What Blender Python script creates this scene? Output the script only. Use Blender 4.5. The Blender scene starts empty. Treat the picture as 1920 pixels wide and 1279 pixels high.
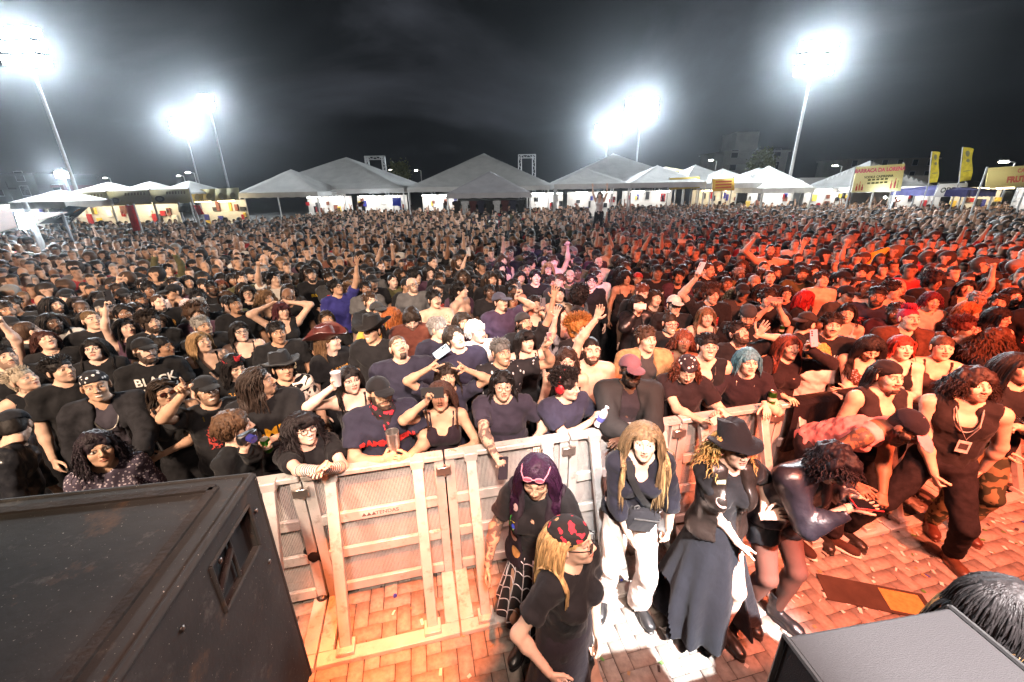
import bpy, bmesh, math, random
import numpy as np
from mathutils import Vector, Matrix
from mathutils.bvhtree import BVHTree
random.seed(7)
RNG = np.random.default_rng(11)
SC = bpy.context.scene
COL = SC.collection
R = math.radians

# ------------------------------------------------------------------ camera
CAM_F, CAM_PITCH, CAM_ROLL, CAM_H = 775.0, R(20.5), R(1.0), 3.05
_F = np.array([0, math.cos(CAM_PITCH), -math.sin(CAM_PITCH)]); _X = np.array([1., 0, 0]); _U = np.cross(_X, _F)
_r = _X * math.cos(CAM_ROLL) - _U * math.sin(CAM_ROLL)
_u = _U * math.cos(CAM_ROLL) + _X * math.sin(CAM_ROLL)
EYE = np.array([0, 0, CAM_H])
def ray(a, b, z=None, y=None):
    """Where the line of sight through a spot of the photograph (1920 px wide) meets height z or distance y."""
    d = _F + (a - 960) / CAM_F * _r - (b - 639.5) / CAM_F * _u
    t = (z - CAM_H) / d[2] if z is not None else y / d[1]
    return EYE + t * d
def proj(p):
    q = np.asarray(p, float) - EYE
    c = q @ _F
    return 960 + CAM_F * (q @ _r) / c, 639.5 - CAM_F * (q @ _u) / c, c
cam_data = bpy.data.cameras.new("camera")
cam = bpy.data.objects.new("camera", cam_data); COL.objects.link(cam)
cam_data.sensor_width = 36.0; cam_data.lens = 36.0 * CAM_F / 1920
cam_data.clip_start = 0.05; cam_data.clip_end = 1200
m3 = Matrix(((_r[0], _u[0], -_F[0]), (_r[1], _u[1], -_F[1]), (_r[2], _u[2], -_F[2])))
cam.matrix_world = Matrix.Translation(EYE) @ m3.to_4x4()
SC.camera = cam

# ------------------------------------------------------------------ render, sky, exposure
SC.render.engine = 'CYCLES'
SC.cycles.use_denoising = True
try: SC.cycles.denoiser = 'OPENIMAGEDENOISE'
except Exception: pass
SC.cycles.max_bounces = 4; SC.cycles.diffuse_bounces = 2; SC.cycles.glossy_bounces = 2
SC.cycles.transmission_bounces = 3; SC.cycles.transparent_max_bounces = 8; SC.cycles.volume_bounces = 0
SC.cycles.caustics_reflective = False; SC.cycles.caustics_refractive = False
SC.cycles.sample_clamp_indirect = 6.0
SC.view_settings.view_transform = 'Standard'; SC.view_settings.look = 'None'
SC.view_settings.exposure = 0.25; SC.view_settings.gamma = 1.0
W = bpy.data.worlds.new("World"); SC.world = W; W.use_nodes = True
nt = W.node_tree; N = nt.nodes; L = nt.links
bg = N['Background']
tc = N.new('ShaderNodeTexCoord'); mp = N.new('ShaderNodeMapping'); mp.inputs['Scale'].default_value = (1.0, 1.0, 2.6)
nz = N.new('ShaderNodeTexNoise'); nz.inputs['Scale'].default_value = 1.7; nz.inputs['Detail'].default_value = 7; nz.inputs['Roughness'].default_value = .55
nz.inputs['Distortion'].default_value = .5
cr = N.new('ShaderNodeValToRGB')
cr.color_ramp.elements[0].position = .40; cr.color_ramp.elements[0].color = (.0035, .0042, .0052, 1)
cr.color_ramp.elements[1].position = .72; cr.color_ramp.elements[1].color = (.075, .082, .10, 1)
e = cr.color_ramp.elements.new(.55); e.color = (.014, .016, .019, 1)
L.new(tc.outputs['Generated'], mp.inputs[0]); L.new(mp.outputs[0], nz.inputs['Vector']); L.new(nz.outputs['Fac'], cr.inputs[0]); L.new(cr.outputs[0], bg.inputs[0])
bg.inputs[1].default_value = 0.38

# ------------------------------------------------------------------ stage lighting (rigs hang above the stage, behind the camera; a few beams are added)
def spot(name, loc, target, watts, col, deg, blend=.5, size=.15):
    d = bpy.data.lights.new(name, 'SPOT'); d.energy = watts; d.color = col; d.spot_size = R(deg); d.spot_blend = blend; d.shadow_soft_size = size
    o = bpy.data.objects.new(name, d); COL.objects.link(o); o.location = loc
    o.rotation_euler = (Vector(target) - Vector(loc)).to_track_quat('-Z', 'Y').to_euler()
    return o
spot('stage_wash_white', (-4.0, -2.2, 6.2), (-3.6, 4.2, 1.4), 5400, (1.0, .73, .52), 62, .9, .4)
spot('stage_wash_white', (-7.0, -1.5, 6.2), (-8.0, 5.6, 1.4), 4400, (1.0, .74, .54), 58, .9, .4)
spot('stage_wash_centre', (.4, -2.2, 6.2), (-.2, 4.0, 1.3), 4900, (1.0, .75, .60), 44, .9, .3)
spot('stage_wash_amber', (3.0, -2.0, 6.3), (2.6, 4.6, 1.3), 6500, (1.0, .25, .13), 42, .9, .3)
spot('stage_wash_amber', (5.8, -1.8, 6.3), (5.6, 4.6, 1.3), 9500, (1.0, .14, .06), 46, .9, .3)
spot('stage_wash_amber', (9.0, -1.4, 6.3), (9.3, 5.2, 1.3), 10500, (1.0, .135, .055), 48, .9, .3)
spot('stage_wash_red', (7.5, -2.0, 5.8), (7.4, 7.4, 1.4), 4500, (1.0, .12, .05), 46, .9, .35)
spot('floor_orange', (-.15, .75, 5.6), (-.88, 2.28, .0), 5200, (1.0, .17, .03), 17, .4, .04)
spot('floor_orange', (-.1, 1.0, 5.6), (-.95, 1.75, .0), 3600, (1.0, .2, .045), 12, .5, .04)
spot('floor_amber', (3.4, -1.0, 5.6), (3.4, 2.5, .2), 6000, (1.0, .18, .08), 46, .7, .15)
spot('moving_head_white', (2.4, -1.6, 6.0), (1.08, 1.86, .0), 19000, (1.0, .97, .96), 19, .8, .05)
spot('moving_head_white', (-.2, -1.6, 6.0), (.62, 2.72, .95), 3600, (1.0, .95, .92), 12, .8, .05)
spot('pit_fill', (1.6, -.4, 6.8), (1.4, 2.2, .2), 2000, (1.0, .46, .36), 66, .6, .3)  # added fill light, lifts the pit floor and barrier
spot('moving_head_white', (1.2, -2.4, 6.4), (-.42, 4.35, 1.55), 5200, (1.0, .97, .94), 7, .8, .05)  # added beam, burns out one head in the crowd
spot('moving_head_violet', (2.0, -2.4, 6.4), (.75, 8.2, 1.5), 5200, (.34, .28, 1.0), 13, .9, .05)  # added beam that tints part of the mid crowd violet
spot('audience_light', (0.0, -4.0, 7.5), (-3.0, 30.0, 15.0), 16000, (1.0, .97, .93), 64, .45, .5)
spot('audience_light', (6.0, -4.0, 7.5), (20.0, 28.0, 13.0), 15000, (1.0, .97, .95), 56, .45, .5)
# ------------------------------------------------------------------ materials
MATS = {}
def mat(name, rough=.7, metal=0., col=None, spec=.35, vary=.12, vscale=9., bump=.0, bscale=40., objcol=True, sheen=0., emis=None, bdist=.01):
    """A procedural material: base colour from the object (or COL), broken up by noise, with a noise bump."""
    if name in MATS: return MATS[name]
    m = bpy.data.materials.new(name); m.use_nodes = True; MATS[name] = m
    t = m.node_tree; N = t.nodes; Lk = t.links; b = N['Principled BSDF']
    b.inputs['Roughness'].default_value = rough; b.inputs['Metallic'].default_value = metal
    b.inputs['Specular IOR Level'].default_value = spec
    if sheen: b.inputs['Sheen Weight'].default_value = sheen
    c = N.new('ShaderNodeTexCoord')
    n = N.new('ShaderNodeTexNoise'); n.inputs['Scale'].default_value = vscale; n.inputs['Detail'].default_value = 4
    Lk.new(c.outputs['Object'], n.inputs['Vector'])
    mr = N.new('ShaderNodeMapRange'); mr.inputs['From Min'].default_value = .3; mr.inputs['From Max'].default_value = .7
    mr.inputs['To Min'].default_value = 1 - vary; mr.inputs['To Max'].default_value = 1 + vary
    Lk.new(n.outputs['Fac'], mr.inputs['Value'])
    mx = N.new('ShaderNodeVectorMath'); mx.operation = 'SCALE'
    if objcol and col is None:
        oi = N.new('ShaderNodeObjectInfo'); Lk.new(oi.outputs['Color'], mx.inputs[0])
    else: mx.inputs[0].default_value = col[:3]
    Lk.new(mr.outputs[0], mx.inputs['Scale']); Lk.new(mx.outputs[0], b.inputs['Base Color'])
    m['base'] = mx.name
    if bump:
        n2 = N.new('ShaderNodeTexNoise'); n2.inputs['Scale'].default_value = bscale; n2.inputs['Detail'].default_value = 3
        Lk.new(c.outputs['Object'], n2.inputs['Vector'])
        bp = N.new('ShaderNodeBump'); bp.inputs['Strength'].default_value = bump; bp.inputs['Distance'].default_value = bdist
        Lk.new(n2.outputs['Fac'], bp.inputs['Height']); Lk.new(bp.outputs[0], b.inputs['Normal'])
    if emis:
        b.inputs['Emission Color'].default_value = (*emis[:3], 1); b.inputs['Emission Strength'].default_value = emis[3]
    return m
def mixin(m, fac_out, colour, to='Base Color'):
    """Lay COLOUR over what feeds the base colour, where fac_out is 1."""
    t = m.node_tree; b = t.nodes['Principled BSDF']; src = b.inputs[to].links[0].from_socket
    x = t.nodes.new('ShaderNodeMix'); x.data_type = 'RGBA'
    t.links.new(fac_out, x.inputs[0]); t.links.new(src, x.inputs[6])
    if isinstance(colour, tuple): x.inputs[7].default_value = (*colour[:3], 1)
    else: t.links.new(colour, x.inputs[7])
    t.links.new(x.outputs[2], b.inputs[to]); return x
def node(m, kind, **kw):
    n = m.node_tree.nodes.new(kind)
    for k, v in kw.items():
        if k in n.inputs.keys(): n.inputs[k].default_value = v
        else: setattr(n, k, v)
    return n
def math_n(m, op, a, b=None, clamp=False):
    n = node(m, 'ShaderNodeMath', operation=op, use_clamp=clamp)
    for i, v in enumerate((a, b)):
        if v is None: continue
        if isinstance(v, (int, float)): n.inputs[i].default_value = v
        else: m.node_tree.links.new(v, n.inputs[i])
    return n.outputs[0]
def coord(m, which='Object'):
    for n in m.node_tree.nodes:
        if n.type == 'TEX_COORD': return n.outputs[which]
    return node(m, 'ShaderNodeTexCoord').outputs[which]
def tex(m, kind, scale, which='Object', out=None, vscale=None, **kw):
    n = node(m, kind, Scale=scale, **kw); c = coord(m, which)
    if vscale:
        mp = node(m, 'ShaderNodeMapping', Scale=vscale); m.node_tree.links.new(c, mp.inputs[0]); c = mp.outputs[0]
    m.node_tree.links.new(c, n.inputs['Vector'])
    return n.outputs[out] if out else n.outputs[0]

SKIN = mat('skin', .56, spec=.34, vary=.15, vscale=17, bump=.18, bscale=260, bdist=.002)
_a = node(SKIN, 'ShaderNodeAttribute', attribute_name='mask')
_s = node(SKIN, 'ShaderNodeSeparateColor'); SKIN.node_tree.links.new(_a.outputs['Color'], _s.inputs[0])
_oi = node(SKIN, 'ShaderNodeObjectInfo')
_lp = node(SKIN, 'ShaderNodeVectorMath', operation='MULTIPLY'); SKIN.node_tree.links.new(_oi.outputs['Color'], _lp.inputs[0]); _lp.inputs[1].default_value = (.84, .52, .49)
mixin(SKIN, _s.outputs['Green'], _lp.outputs[0])
_tn = tex(SKIN, 'ShaderNodeTexNoise', 30, out='Fac', Detail=3.0)
_tt = math_n(SKIN, 'MULTIPLY', math_n(SKIN, 'MULTIPLY', math_n(SKIN, 'SUBTRACT', _tn, .47), 30, True), _a.outputs['Alpha'])
mixin(SKIN, math_n(SKIN, 'MULTIPLY', _tt, .75), (.035, .04, .05))
mixin(SKIN, _s.outputs['Red'], (.012, .009, .008))
mixin(SKIN, _s.outputs['Blue'], (.62, .60, .57))
COTTON = mat('cotton', .85, spec=.15, vary=.2, vscale=7, bump=.4, bscale=13, sheen=.06, bdist=.025)
DENIM = mat('denim', .9, spec=.12, vary=.3, vscale=22, bump=.4, bscale=32, bdist=.012)
LEATHER = mat('leather', .36, spec=.5, vary=.2, vscale=12, bump=.5, bscale=18, bdist=.015)
HAIR = mat('hair', .55, spec=.22, vary=.35, vscale=60, bump=.6, bscale=140, bdist=.004)
_hn = tex(HAIR, 'ShaderNodeTexNoise', 75, out='Fac', vscale=(1, 1, .14), Detail=2.0)
_hm = node(HAIR, 'ShaderNodeMapRange'); HAIR.node_tree.links.new(_hn, _hm.inputs['Value']); _hm.inputs['From Min'].default_value = .32; _hm.inputs['From Max'].default_value = .68; _hm.inputs['To Min'].default_value = .62; _hm.inputs['To Max'].default_value = 1.45
_hb = HAIR.node_tree.nodes[HAIR['base']]; HAIR.node_tree.links.new(_hm.outputs[0], _hb.inputs['Scale'])
KNIT = mat('knit', .8, spec=.2, vary=.1, bump=.3, bscale=40)
PAISLEY = mat('paisley', .85, spec=.15)
_v = tex(PAISLEY, 'ShaderNodeTexVoronoi', 26, out='Distance'); mixin(PAISLEY, math_n(PAISLEY, 'LESS_THAN', _v, .27), (.62, .6, .6))
FLORAL = mat('floral', .85, spec=.15, col=(.72, .62, .55))
_v = tex(FLORAL, 'ShaderNodeTexNoise', 11, out='Fac', Detail=1.5, Distortion=1.3); mixin(FLORAL, math_n(FLORAL, 'GREATER_THAN', _v, .53), (.012, .012, .014))
STRIPE = mat('stripe', .85, spec=.15, col=(.7, .7, .7))
LACE = mat('lace', .8, spec=.2)
_v = tex(LACE, 'ShaderNodeTexVoronoi', 55, out='Distance'); mixin(LACE, math_n(LACE, 'LESS_THAN', _v, .33), (.33, .29, .33))
PATTERN = mat('pattern_shirt', .8, spec=.2)
_v = tex(PATTERN, 'ShaderNodeTexVoronoi', 24, out='Distance', vscale=(1, 1, .5)); mixin(PATTERN, math_n(PATTERN, 'LESS_THAN', _v, .25), (.5, .5, .52))
CAMO = mat('camouflage', .9, col=(.16, .12, .06))
_v = tex(CAMO, 'ShaderNodeTexNoise', 14, out='Fac', Detail=1.0); mixin(CAMO, math_n(CAMO, 'GREATER_THAN', _v, .5), (.03, .035, .018))
SCARF = mat('scarf', .85)
_v = tex(SCARF, 'ShaderNodeTexNoise', 26, out='Fac', Detail=1.0); mixin(SCARF, math_n(SCARF, 'GREATER_THAN', _v, .60), (.5, .03, .05))
WEB = mat('web_skirt', .75)
TIGHTS = mat('tights', .45, spec=.3, vary=.1)
PRINT = mat('print', .75, spec=.2, vary=.2, vscale=40)
BAND = mat('band_print', .8, spec=.15)
_v = tex(BAND, 'ShaderNodeTexNoise', 34, out='Fac', Detail=3.0, Distortion=1.2); mixin(BAND, math_n(BAND, 'LESS_THAN', _v, .52), (.013, .013, .015))
PLASTIC = mat('plastic', .35, spec=.45, vary=.04)
METAL = mat('metal', .28, metal=.9, vary=.08)
LENS = mat('dark_lens', .08, spec=.7, vary=0)
GLASSY = mat('glossy', .12, spec=.6, vary=.03)
def emissive(name, col, strength):
    return mat(name, .5, col=(.8, .8, .8), emis=(*col, strength), vary=0)

# ------------------------------------------------------------------ distance fields -> one smooth surface
def unit(v):
    v = np.asarray(v, float); n = np.linalg.norm(v); return v / n if n > 1e-9 else v
def rot(ax, a):
    c, s = math.cos(a), math.sin(a)
    return np.array({'x': [[1, 0, 0], [0, c, -s], [0, s, c]], 'y': [[c, 0, s], [0, 1, 0], [-s, 0, c]], 'z': [[c, -s, 0], [s, c, 0], [0, 0, 1]]}[ax])
I3 = np.eye(3)
class Field:
    def __init__(s, lo, hi, h):
        s.h = h; s.lo = np.asarray(lo, float); s.n = np.ceil((np.asarray(hi) - s.lo) / h).astype(int) + 1
        s.d = np.full(s.n, .5, np.float32)
        s.ax = [(s.lo[i] + h * np.arange(s.n[i])).astype(np.float32) for i in range(3)]
    def _win(s, lo, hi):
        a = np.maximum(np.floor((lo - s.lo) / s.h).astype(int), 0); b = np.minimum(np.ceil((hi - s.lo) / s.h).astype(int) + 1, s.n)
        if (b <= a).any(): return None, None
        sl = tuple(slice(a[i], b[i]) for i in range(3))
        return sl, (s.ax[0][sl[0]][:, None, None], s.ax[1][sl[1]][None, :, None], s.ax[2][sl[2]][None, None, :])
    def _put(s, sl, e, k, op):
        d = s.d[sl]
        if op == 'u':
            h = np.clip(.5 + .5 * (d - e) / k, 0, 1); s.d[sl] = d + (e - d) * h - k * h * (1 - h)
        elif op == 's':
            h = np.clip(.5 - .5 * (d + e) / k, 0, 1); s.d[sl] = d + (-e - d) * h + k * h * (1 - h)
        else: s.d[sl] = np.maximum(d, e)
    def cone(s, a, b, ra, rb, k=.02, op='u', cap=False, rm=None, ry=1.):
        a = np.asarray(a, float); b = np.asarray(b, float); p = max(ra, rb) + k + 2 * s.h
        sl, g = s._win(np.minimum(a, b) - p, np.maximum(a, b) + p)
        if sl is None: return
        x, y, z = g[0] - a[0], g[1] - a[1], g[2] - a[2]; v = b - a
        if rm is not None:
            x, y, z = (x * rm[0, i] + y * rm[1, i] + z * rm[2, i] for i in range(3)); v = rm.T @ v
            y = y / ry; v = v * np.array([1, 1 / ry, 1])
        l2 = max(v @ v, 1e-9); q = (x * v[0] + y * v[1] + z * v[2]) / l2; t = np.clip(q, 0, 1)
        e = np.sqrt((x - t * v[0]) ** 2 + (y - t * v[1]) ** 2 + (z - t * v[2]) ** 2) - (ra + (rb - ra) * t)
        if rm is not None: e = e * min(1., .5 + .5 * ry)
        if cap: e = np.maximum(e, (q - 1) * math.sqrt(l2))
        s._put(sl, e, k, op)
    def ell(s, c, r, k=.02, op='u', rm=None):
        c = np.asarray(c, float); r = np.asarray(r, float) * np.ones(3); p = r.max() + k + 2 * s.h
        if rm is None: pp = r + k + 2 * s.h
        else: pp = np.ones(3) * p
        sl, g = s._win(c - pp, c + pp)
        if sl is None: return
        x, y, z = g[0] - c[0], g[1] - c[1], g[2] - c[2]
        if rm is not None: x, y, z = (x * rm[0, i] + y * rm[1, i] + z * rm[2, i] for i in range(3))
        k0 = np.sqrt((x / r[0]) ** 2 + (y / r[1]) ** 2 + (z / r[2]) ** 2)
        k1 = np.sqrt((x / r[0] ** 2) ** 2 + (y / r[1] ** 2) ** 2 + (z / r[2] ** 2) ** 2) + 1e-6
        s._put(sl, (k0 * (k0 - 1) / k1).astype(np.float32), k, op)
    def plane(s, p, n):
        """Keep what lies on the side n points away from."""
        n = unit(n); c = np.asarray(p, float) @ n
        e = s.ax[0][:, None, None] * n[0] + s.ax[1][None, :, None] * n[1] + s.ax[2][None, None, :] * n[2] - c
        s.d = np.maximum(s.d, e.astype(np.float32))
    def mesh(s):
        d = s.d; sg = d < 0
        n = np.array(d.shape) - 1; cnt = np.zeros(n, np.int8); off = [(i, j, k) for i in (0, 1) for j in (0, 1) for k in (0, 1)]
        for o in off: cnt += sg[o[0]:o[0] + n[0], o[1]:o[1] + n[1], o[2]:o[2] + n[2]]
        ijk = np.argwhere((cnt > 0) & (cnt < 8))
        if not len(ijk): return np.zeros((0, 3)), np.zeros((0, 4), int)
        val = np.stack([d[ijk[:, 0] + o[0], ijk[:, 1] + o[1], ijk[:, 2] + o[2]] for o in off], 1)
        acc = np.zeros((len(ijk), 3)); num = np.zeros(len(ijk)); of = np.array(off, float)
        for a in range(8):
            for b in range(a + 1, 8):
                if np.abs(of[a] - of[b]).sum() != 1: continue
                x = (val[:, a] < 0) != (val[:, b] < 0)
                if not x.any(): continue
                t = val[x, a] / (val[x, a] - val[x, b]); acc[x] += of[a] + t[:, None] * (of[b] - of[a]); num[x] += 1
        V = s.lo + s.h * (ijk + acc / num[:, None])
        idx = np.full(n, -1, np.int64); idx[tuple(ijk.T)] = np.arange(len(ijk)); Q = []
        for ax in range(3):
            b, c = (ax + 1) % 3, (ax + 2) % 3
            sm = np.moveaxis(sg, (ax, b, c), (0, 1, 2)); im = np.moveaxis(idx, (ax, b, c), (0, 1, 2))
            A, B = sm[:-1, 1:-1, 1:-1], sm[1:, 1:-1, 1:-1]; w = np.argwhere(A != B)
            if not len(w): continue
            i, j, k = w[:, 0], w[:, 1] + 1, w[:, 2] + 1
            q = np.stack([im[i, j - 1, k - 1], im[i, j, k - 1], im[i, j, k], im[i, j - 1, k]], 1)
            flip = ~A[w[:, 0], w[:, 1], w[:, 2]]; q[flip] = q[flip][:, ::-1]; Q.append(q)
        Q = np.concatenate(Q); Q = Q[(Q >= 0).all(1)]
        return V, Q
def normals(V, Q):
    fn = np.cross(V[Q[:, 2]] - V[Q[:, 0]], V[Q[:, 3]] - V[Q[:, 1]])
    n = np.stack([sum(np.bincount(Q[:, c], weights=fn[:, i], minlength=len(V)) for c in range(4)) for i in range(3)], 1)
    return n / (np.linalg.norm(n, axis=1, keepdims=True) + 1e-12)
_ND = RNG.normal(size=(7, 3)); _ND /= np.linalg.norm(_ND, axis=1, keepdims=True); _NP = RNG.uniform(0, 6.28, 7)
def wob(P, f, ph=0.):
    return sum(np.sin((P @ _ND[i]) * f * (1 + .27 * i) + _NP[i] + ph * (i + 1)) for i in range(7)) / 3.2
def wrinkle(V, Q, amp, f=26., ph=0.):
    return V + normals(V, Q) * (amp * wob(V, f, ph) + .4 * amp * wob(V, f * 2.4, ph + 1))[:, None]
class Mesh:
    """Gathers pieces (vertices, quads, mask colour) of ONE mesh."""
    def __init__(s): s.V = []; s.Q = []; s.T = []; s.M = []; s.n = 0
    def add(s, V, Q=None, M=None, T=None):
        V = np.asarray(V, float)
        if Q is not None and len(Q): s.Q.append(np.asarray(Q) + s.n)
        if T is not None and len(T): s.T.append(np.asarray(T) + s.n)
        s.V.append(V); s.M.append(np.zeros((len(V), 4)) if M is None else M); s.n += len(V); return s
    def build(s, name, material, parent=None, color=None, mask=False, smooth=True, uselink=True):
        V = np.concatenate(s.V); me = bpy.data.meshes.new(name)
        Q = np.concatenate(s.Q) if s.Q else np.zeros((0, 4), int); T = np.concatenate(s.T) if s.T else np.zeros((0, 3), int)
        me.vertices.add(len(V)); me.vertices.foreach_set('co', V.astype(np.float32).ravel())
        me.loops.add(Q.size + T.size); me.loops.foreach_set('vertex_index', np.concatenate([Q.ravel(), T.ravel()]).astype(np.int32))
        me.polygons.add(len(Q) + len(T))
        me.polygons.foreach_set('loop_start', np.concatenate([np.arange(len(Q)) * 4, Q.size + np.arange(len(T)) * 3]).astype(np.int32))
        if mask:
            a = me.color_attributes.new('mask', 'FLOAT_COLOR', 'POINT'); a.data.foreach_set('color', np.concatenate(s.M).astype(np.float32).ravel())
        me.update(calc_edges=True)
        if smooth:
            me.shade_smooth()
            if len(V) < 2500: me.set_sharp_from_angle(angle=R(44.5))
        me.materials.append(material)
        return link(name, me, parent, color)
def link(name, me, parent=None, color=None):
    o = bpy.data.objects.new(name, me); COL.objects.link(o)
    if parent is not None: o.parent = parent
    if color is not None: o.color = (*color[:3], 1)
    return o
def tag(o, label=None, cat=None, group=None, kind=None):
    for k, v in (('label', label), ('category', cat), ('group', group), ('kind', kind)):
        if v: o[k] = v
    return o
def empty(name, loc=(0, 0, 0), rz=0., label=None, cat=None, group=None):
    o = bpy.data.objects.new(name, None); COL.objects.link(o); o.location = loc; o.rotation_euler = (0, 0, rz); o.empty_display_size = .1
    return tag(o, label, cat, group)
def tubes(P, r, sides=5, flat=1., ref=(0, .3, 1)):
    """Tapered tubes along n polylines P (n, s, 3), radii r (s,) or (n, s)."""
    P = np.asarray(P, float); n, s, _ = P.shape; r = np.broadcast_to(np.asarray(r, float), (n, s))
    T = np.gradient(P, axis=1); T /= np.linalg.norm(T, axis=2, keepdims=True) + 1e-9
    A = np.cross(T, np.asarray(ref, float)); bad = np.linalg.norm(A, axis=2) < .15
    A[bad] = np.cross(T[bad], np.array([1., 0, 0])); A /= np.linalg.norm(A, axis=2, keepdims=True) + 1e-9; B = np.cross(T, A)
    ang = np.arange(sides) * 2 * math.pi / sides
    V = P[:, :, None] + r[:, :, None, None] * (np.cos(ang)[:, None] * A[:, :, None] * flat + np.sin(ang)[:, None] * B[:, :, None])
    i = np.arange(n)[:, None, None] * s * sides + np.arange(s - 1)[None, :, None] * sides; j = np.arange(sides)[None, None, :]; j2 = (j + 1) % sides
    Q = np.stack([i + j, i + j2, i + sides + j2, i + sides + j], -1).reshape(-1, 4)
    if sides == 4:
        b = np.arange(n) * s * sides; Q = np.concatenate([Q, np.stack([b + 3, b + 2, b + 1, b], 1), np.stack([b, b + 1, b + 2, b + 3], 1) + (s - 1) * sides])
    return V.reshape(-1, 3), Q
def box(lo, hi, rm=None, c=None, bev=0.):
    """A box; with BEV its edges are chamfered."""
    lo = np.asarray(lo, float); hi = np.asarray(hi, float)
    if not bev:
        V = np.array([[(lo, hi)[i][0], (lo, hi)[j][1], (lo, hi)[k][2]] for k in (0, 1) for j in (0, 1) for i in (0, 1)])
        Q = np.array([[0, 2, 3, 1], [4, 5, 7, 6], [0, 1, 5, 4], [2, 6, 7, 3], [0, 4, 6, 2], [1, 3, 7, 5]])
    else:
        bm = bmesh.new(); bmesh.ops.create_cube(bm, size=1)
        for v in bm.verts: v.co = Vector([(lo[i] + hi[i]) / 2 + v.co[i] * (hi[i] - lo[i]) for i in range(3)])
        bmesh.ops.bevel(bm, geom=bm.edges[:], offset=bev, segments=1, affect='EDGES')
        bm.verts.ensure_lookup_table(); V = np.array([v.co[:] for v in bm.verts])
        Qs = [[v.index for v in f.verts] for f in bm.faces]; bm.free()
        V2 = V if rm is None else V @ np.asarray(rm).T
        if c is not None: V2 = V2 + np.asarray(c)
        return V2, [q for q in Qs if len(q) == 4], [q for q in Qs if len(q) == 3]
    if rm is not None: V = V @ np.asarray(rm).T
    if c is not None: V = V + np.asarray(c)
    return V, Q
def addbox(M, lo, hi, rm=None, c=None, bev=0.):
    b = box(lo, hi, rm, c, bev)
    M.add(b[0], b[1], T=b[2] if len(b) > 2 else None); return M
def bar(M, a, b, w, d=None, up=(0, 0, 1), bev=0.):
    """A square bar from a to b."""
    a = np.asarray(a, float); b = np.asarray(b, float); z = unit(b - a); l = np.linalg.norm(b - a); d = d or w
    x = np.cross(up, z)
    if np.linalg.norm(x) < 1e-3: x = np.array([1., 0, 0])
    x = unit(x); y = np.cross(z, x); return addbox(M, (-w / 2, -d / 2, 0), (w / 2, d / 2, l), np.stack([x, y, z], 1), a, bev)
def tube(M, a, b, r, sides=10, r2=None):
    V, Q = tubes(np.array([[a, b]], float), np.array([r, r2 or r]), sides); n = len(V) // 2
    M.add(V, Q); c = np.array([a, b], float); i = np.arange(sides)
    M.add(np.concatenate([V, c]), T=np.concatenate([np.stack([(i + 1) % sides, i, 0 * i + 2 * sides], 1), np.stack([sides + i, sides + (i + 1) % sides, 0 * i + 2 * sides + 1], 1)])); return M
def lathe(prof, seg=24, fn=None):
    """Surface of revolution of [(r, z)]; FN may bend each (x, y, z)."""
    p = np.array(prof, float); a = np.arange(seg) * 2 * math.pi / seg
    V = np.stack([p[:, 0:1] * np.cos(a), p[:, 0:1] * np.sin(a), np.repeat(p[:, 1:2], seg, 1)], -1).reshape(-1, 3)
    if fn is not None: V = fn(V)
    i = np.arange(len(p) - 1)[:, None] * seg; j = np.arange(seg)[None]; j2 = (j + 1) % seg
    return V, np.stack([i + j, i + j2, i + seg + j2, i + seg + j], -1).reshape(-1, 4)
def grid_sheet(fn, nu, nv):
    u = np.linspace(0, 1, nu); v = np.linspace(0, 1, nv); U, Vv = np.meshgrid(u, v, indexing='ij')
    P = fn(U.ravel(), Vv.ravel()); i = np.arange(nu - 1)[:, None] * nv; j = np.arange(nv - 1)[None]
    return P, np.stack([i + j, i + nv + j, i + nv + j + 1, i + j + 1], -1).reshape(-1, 4)
def text_mesh(s, size=.1, bold=0., extrude=.0, sub=0.):
    """Lettering in the x-y plane, centred; returns (V, T)."""
    cu = bpy.data.curves.new('lettering', 'FONT'); cu.body = s; cu.size = size; cu.align_x = 'CENTER'; cu.align_y = 'CENTER'; cu.offset = bold; cu.extrude = extrude
    cu.resolution_u = 3
    o = bpy.data.objects.new('lettering', cu); COL.objects.link(o)
    me = bpy.data.meshes.new_from_object(o.evaluated_get(bpy.context.evaluated_depsgraph_get()))
    bpy.data.objects.remove(o); bm = bmesh.new(); bm.from_mesh(me); bpy.data.meshes.remove(me)
    bmesh.ops.triangulate(bm, faces=bm.faces[:])
    if sub:
        for _ in range(3):
            es = [e for e in bm.edges if e.calc_length() > sub]
            if not es: break
            bmesh.ops.subdivide_edges(bm, edges=es, cuts=1)
            bmesh.ops.triangulate(bm, faces=bm.faces[:])
    bm.verts.ensure_lookup_table(); V = np.array([v.co[:] for v in bm.verts]); T = np.array([[v.index for v in f.verts] for f in bm.faces]); bm.free()
    bpy.data.curves.remove(cu)
    return V, T
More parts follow.
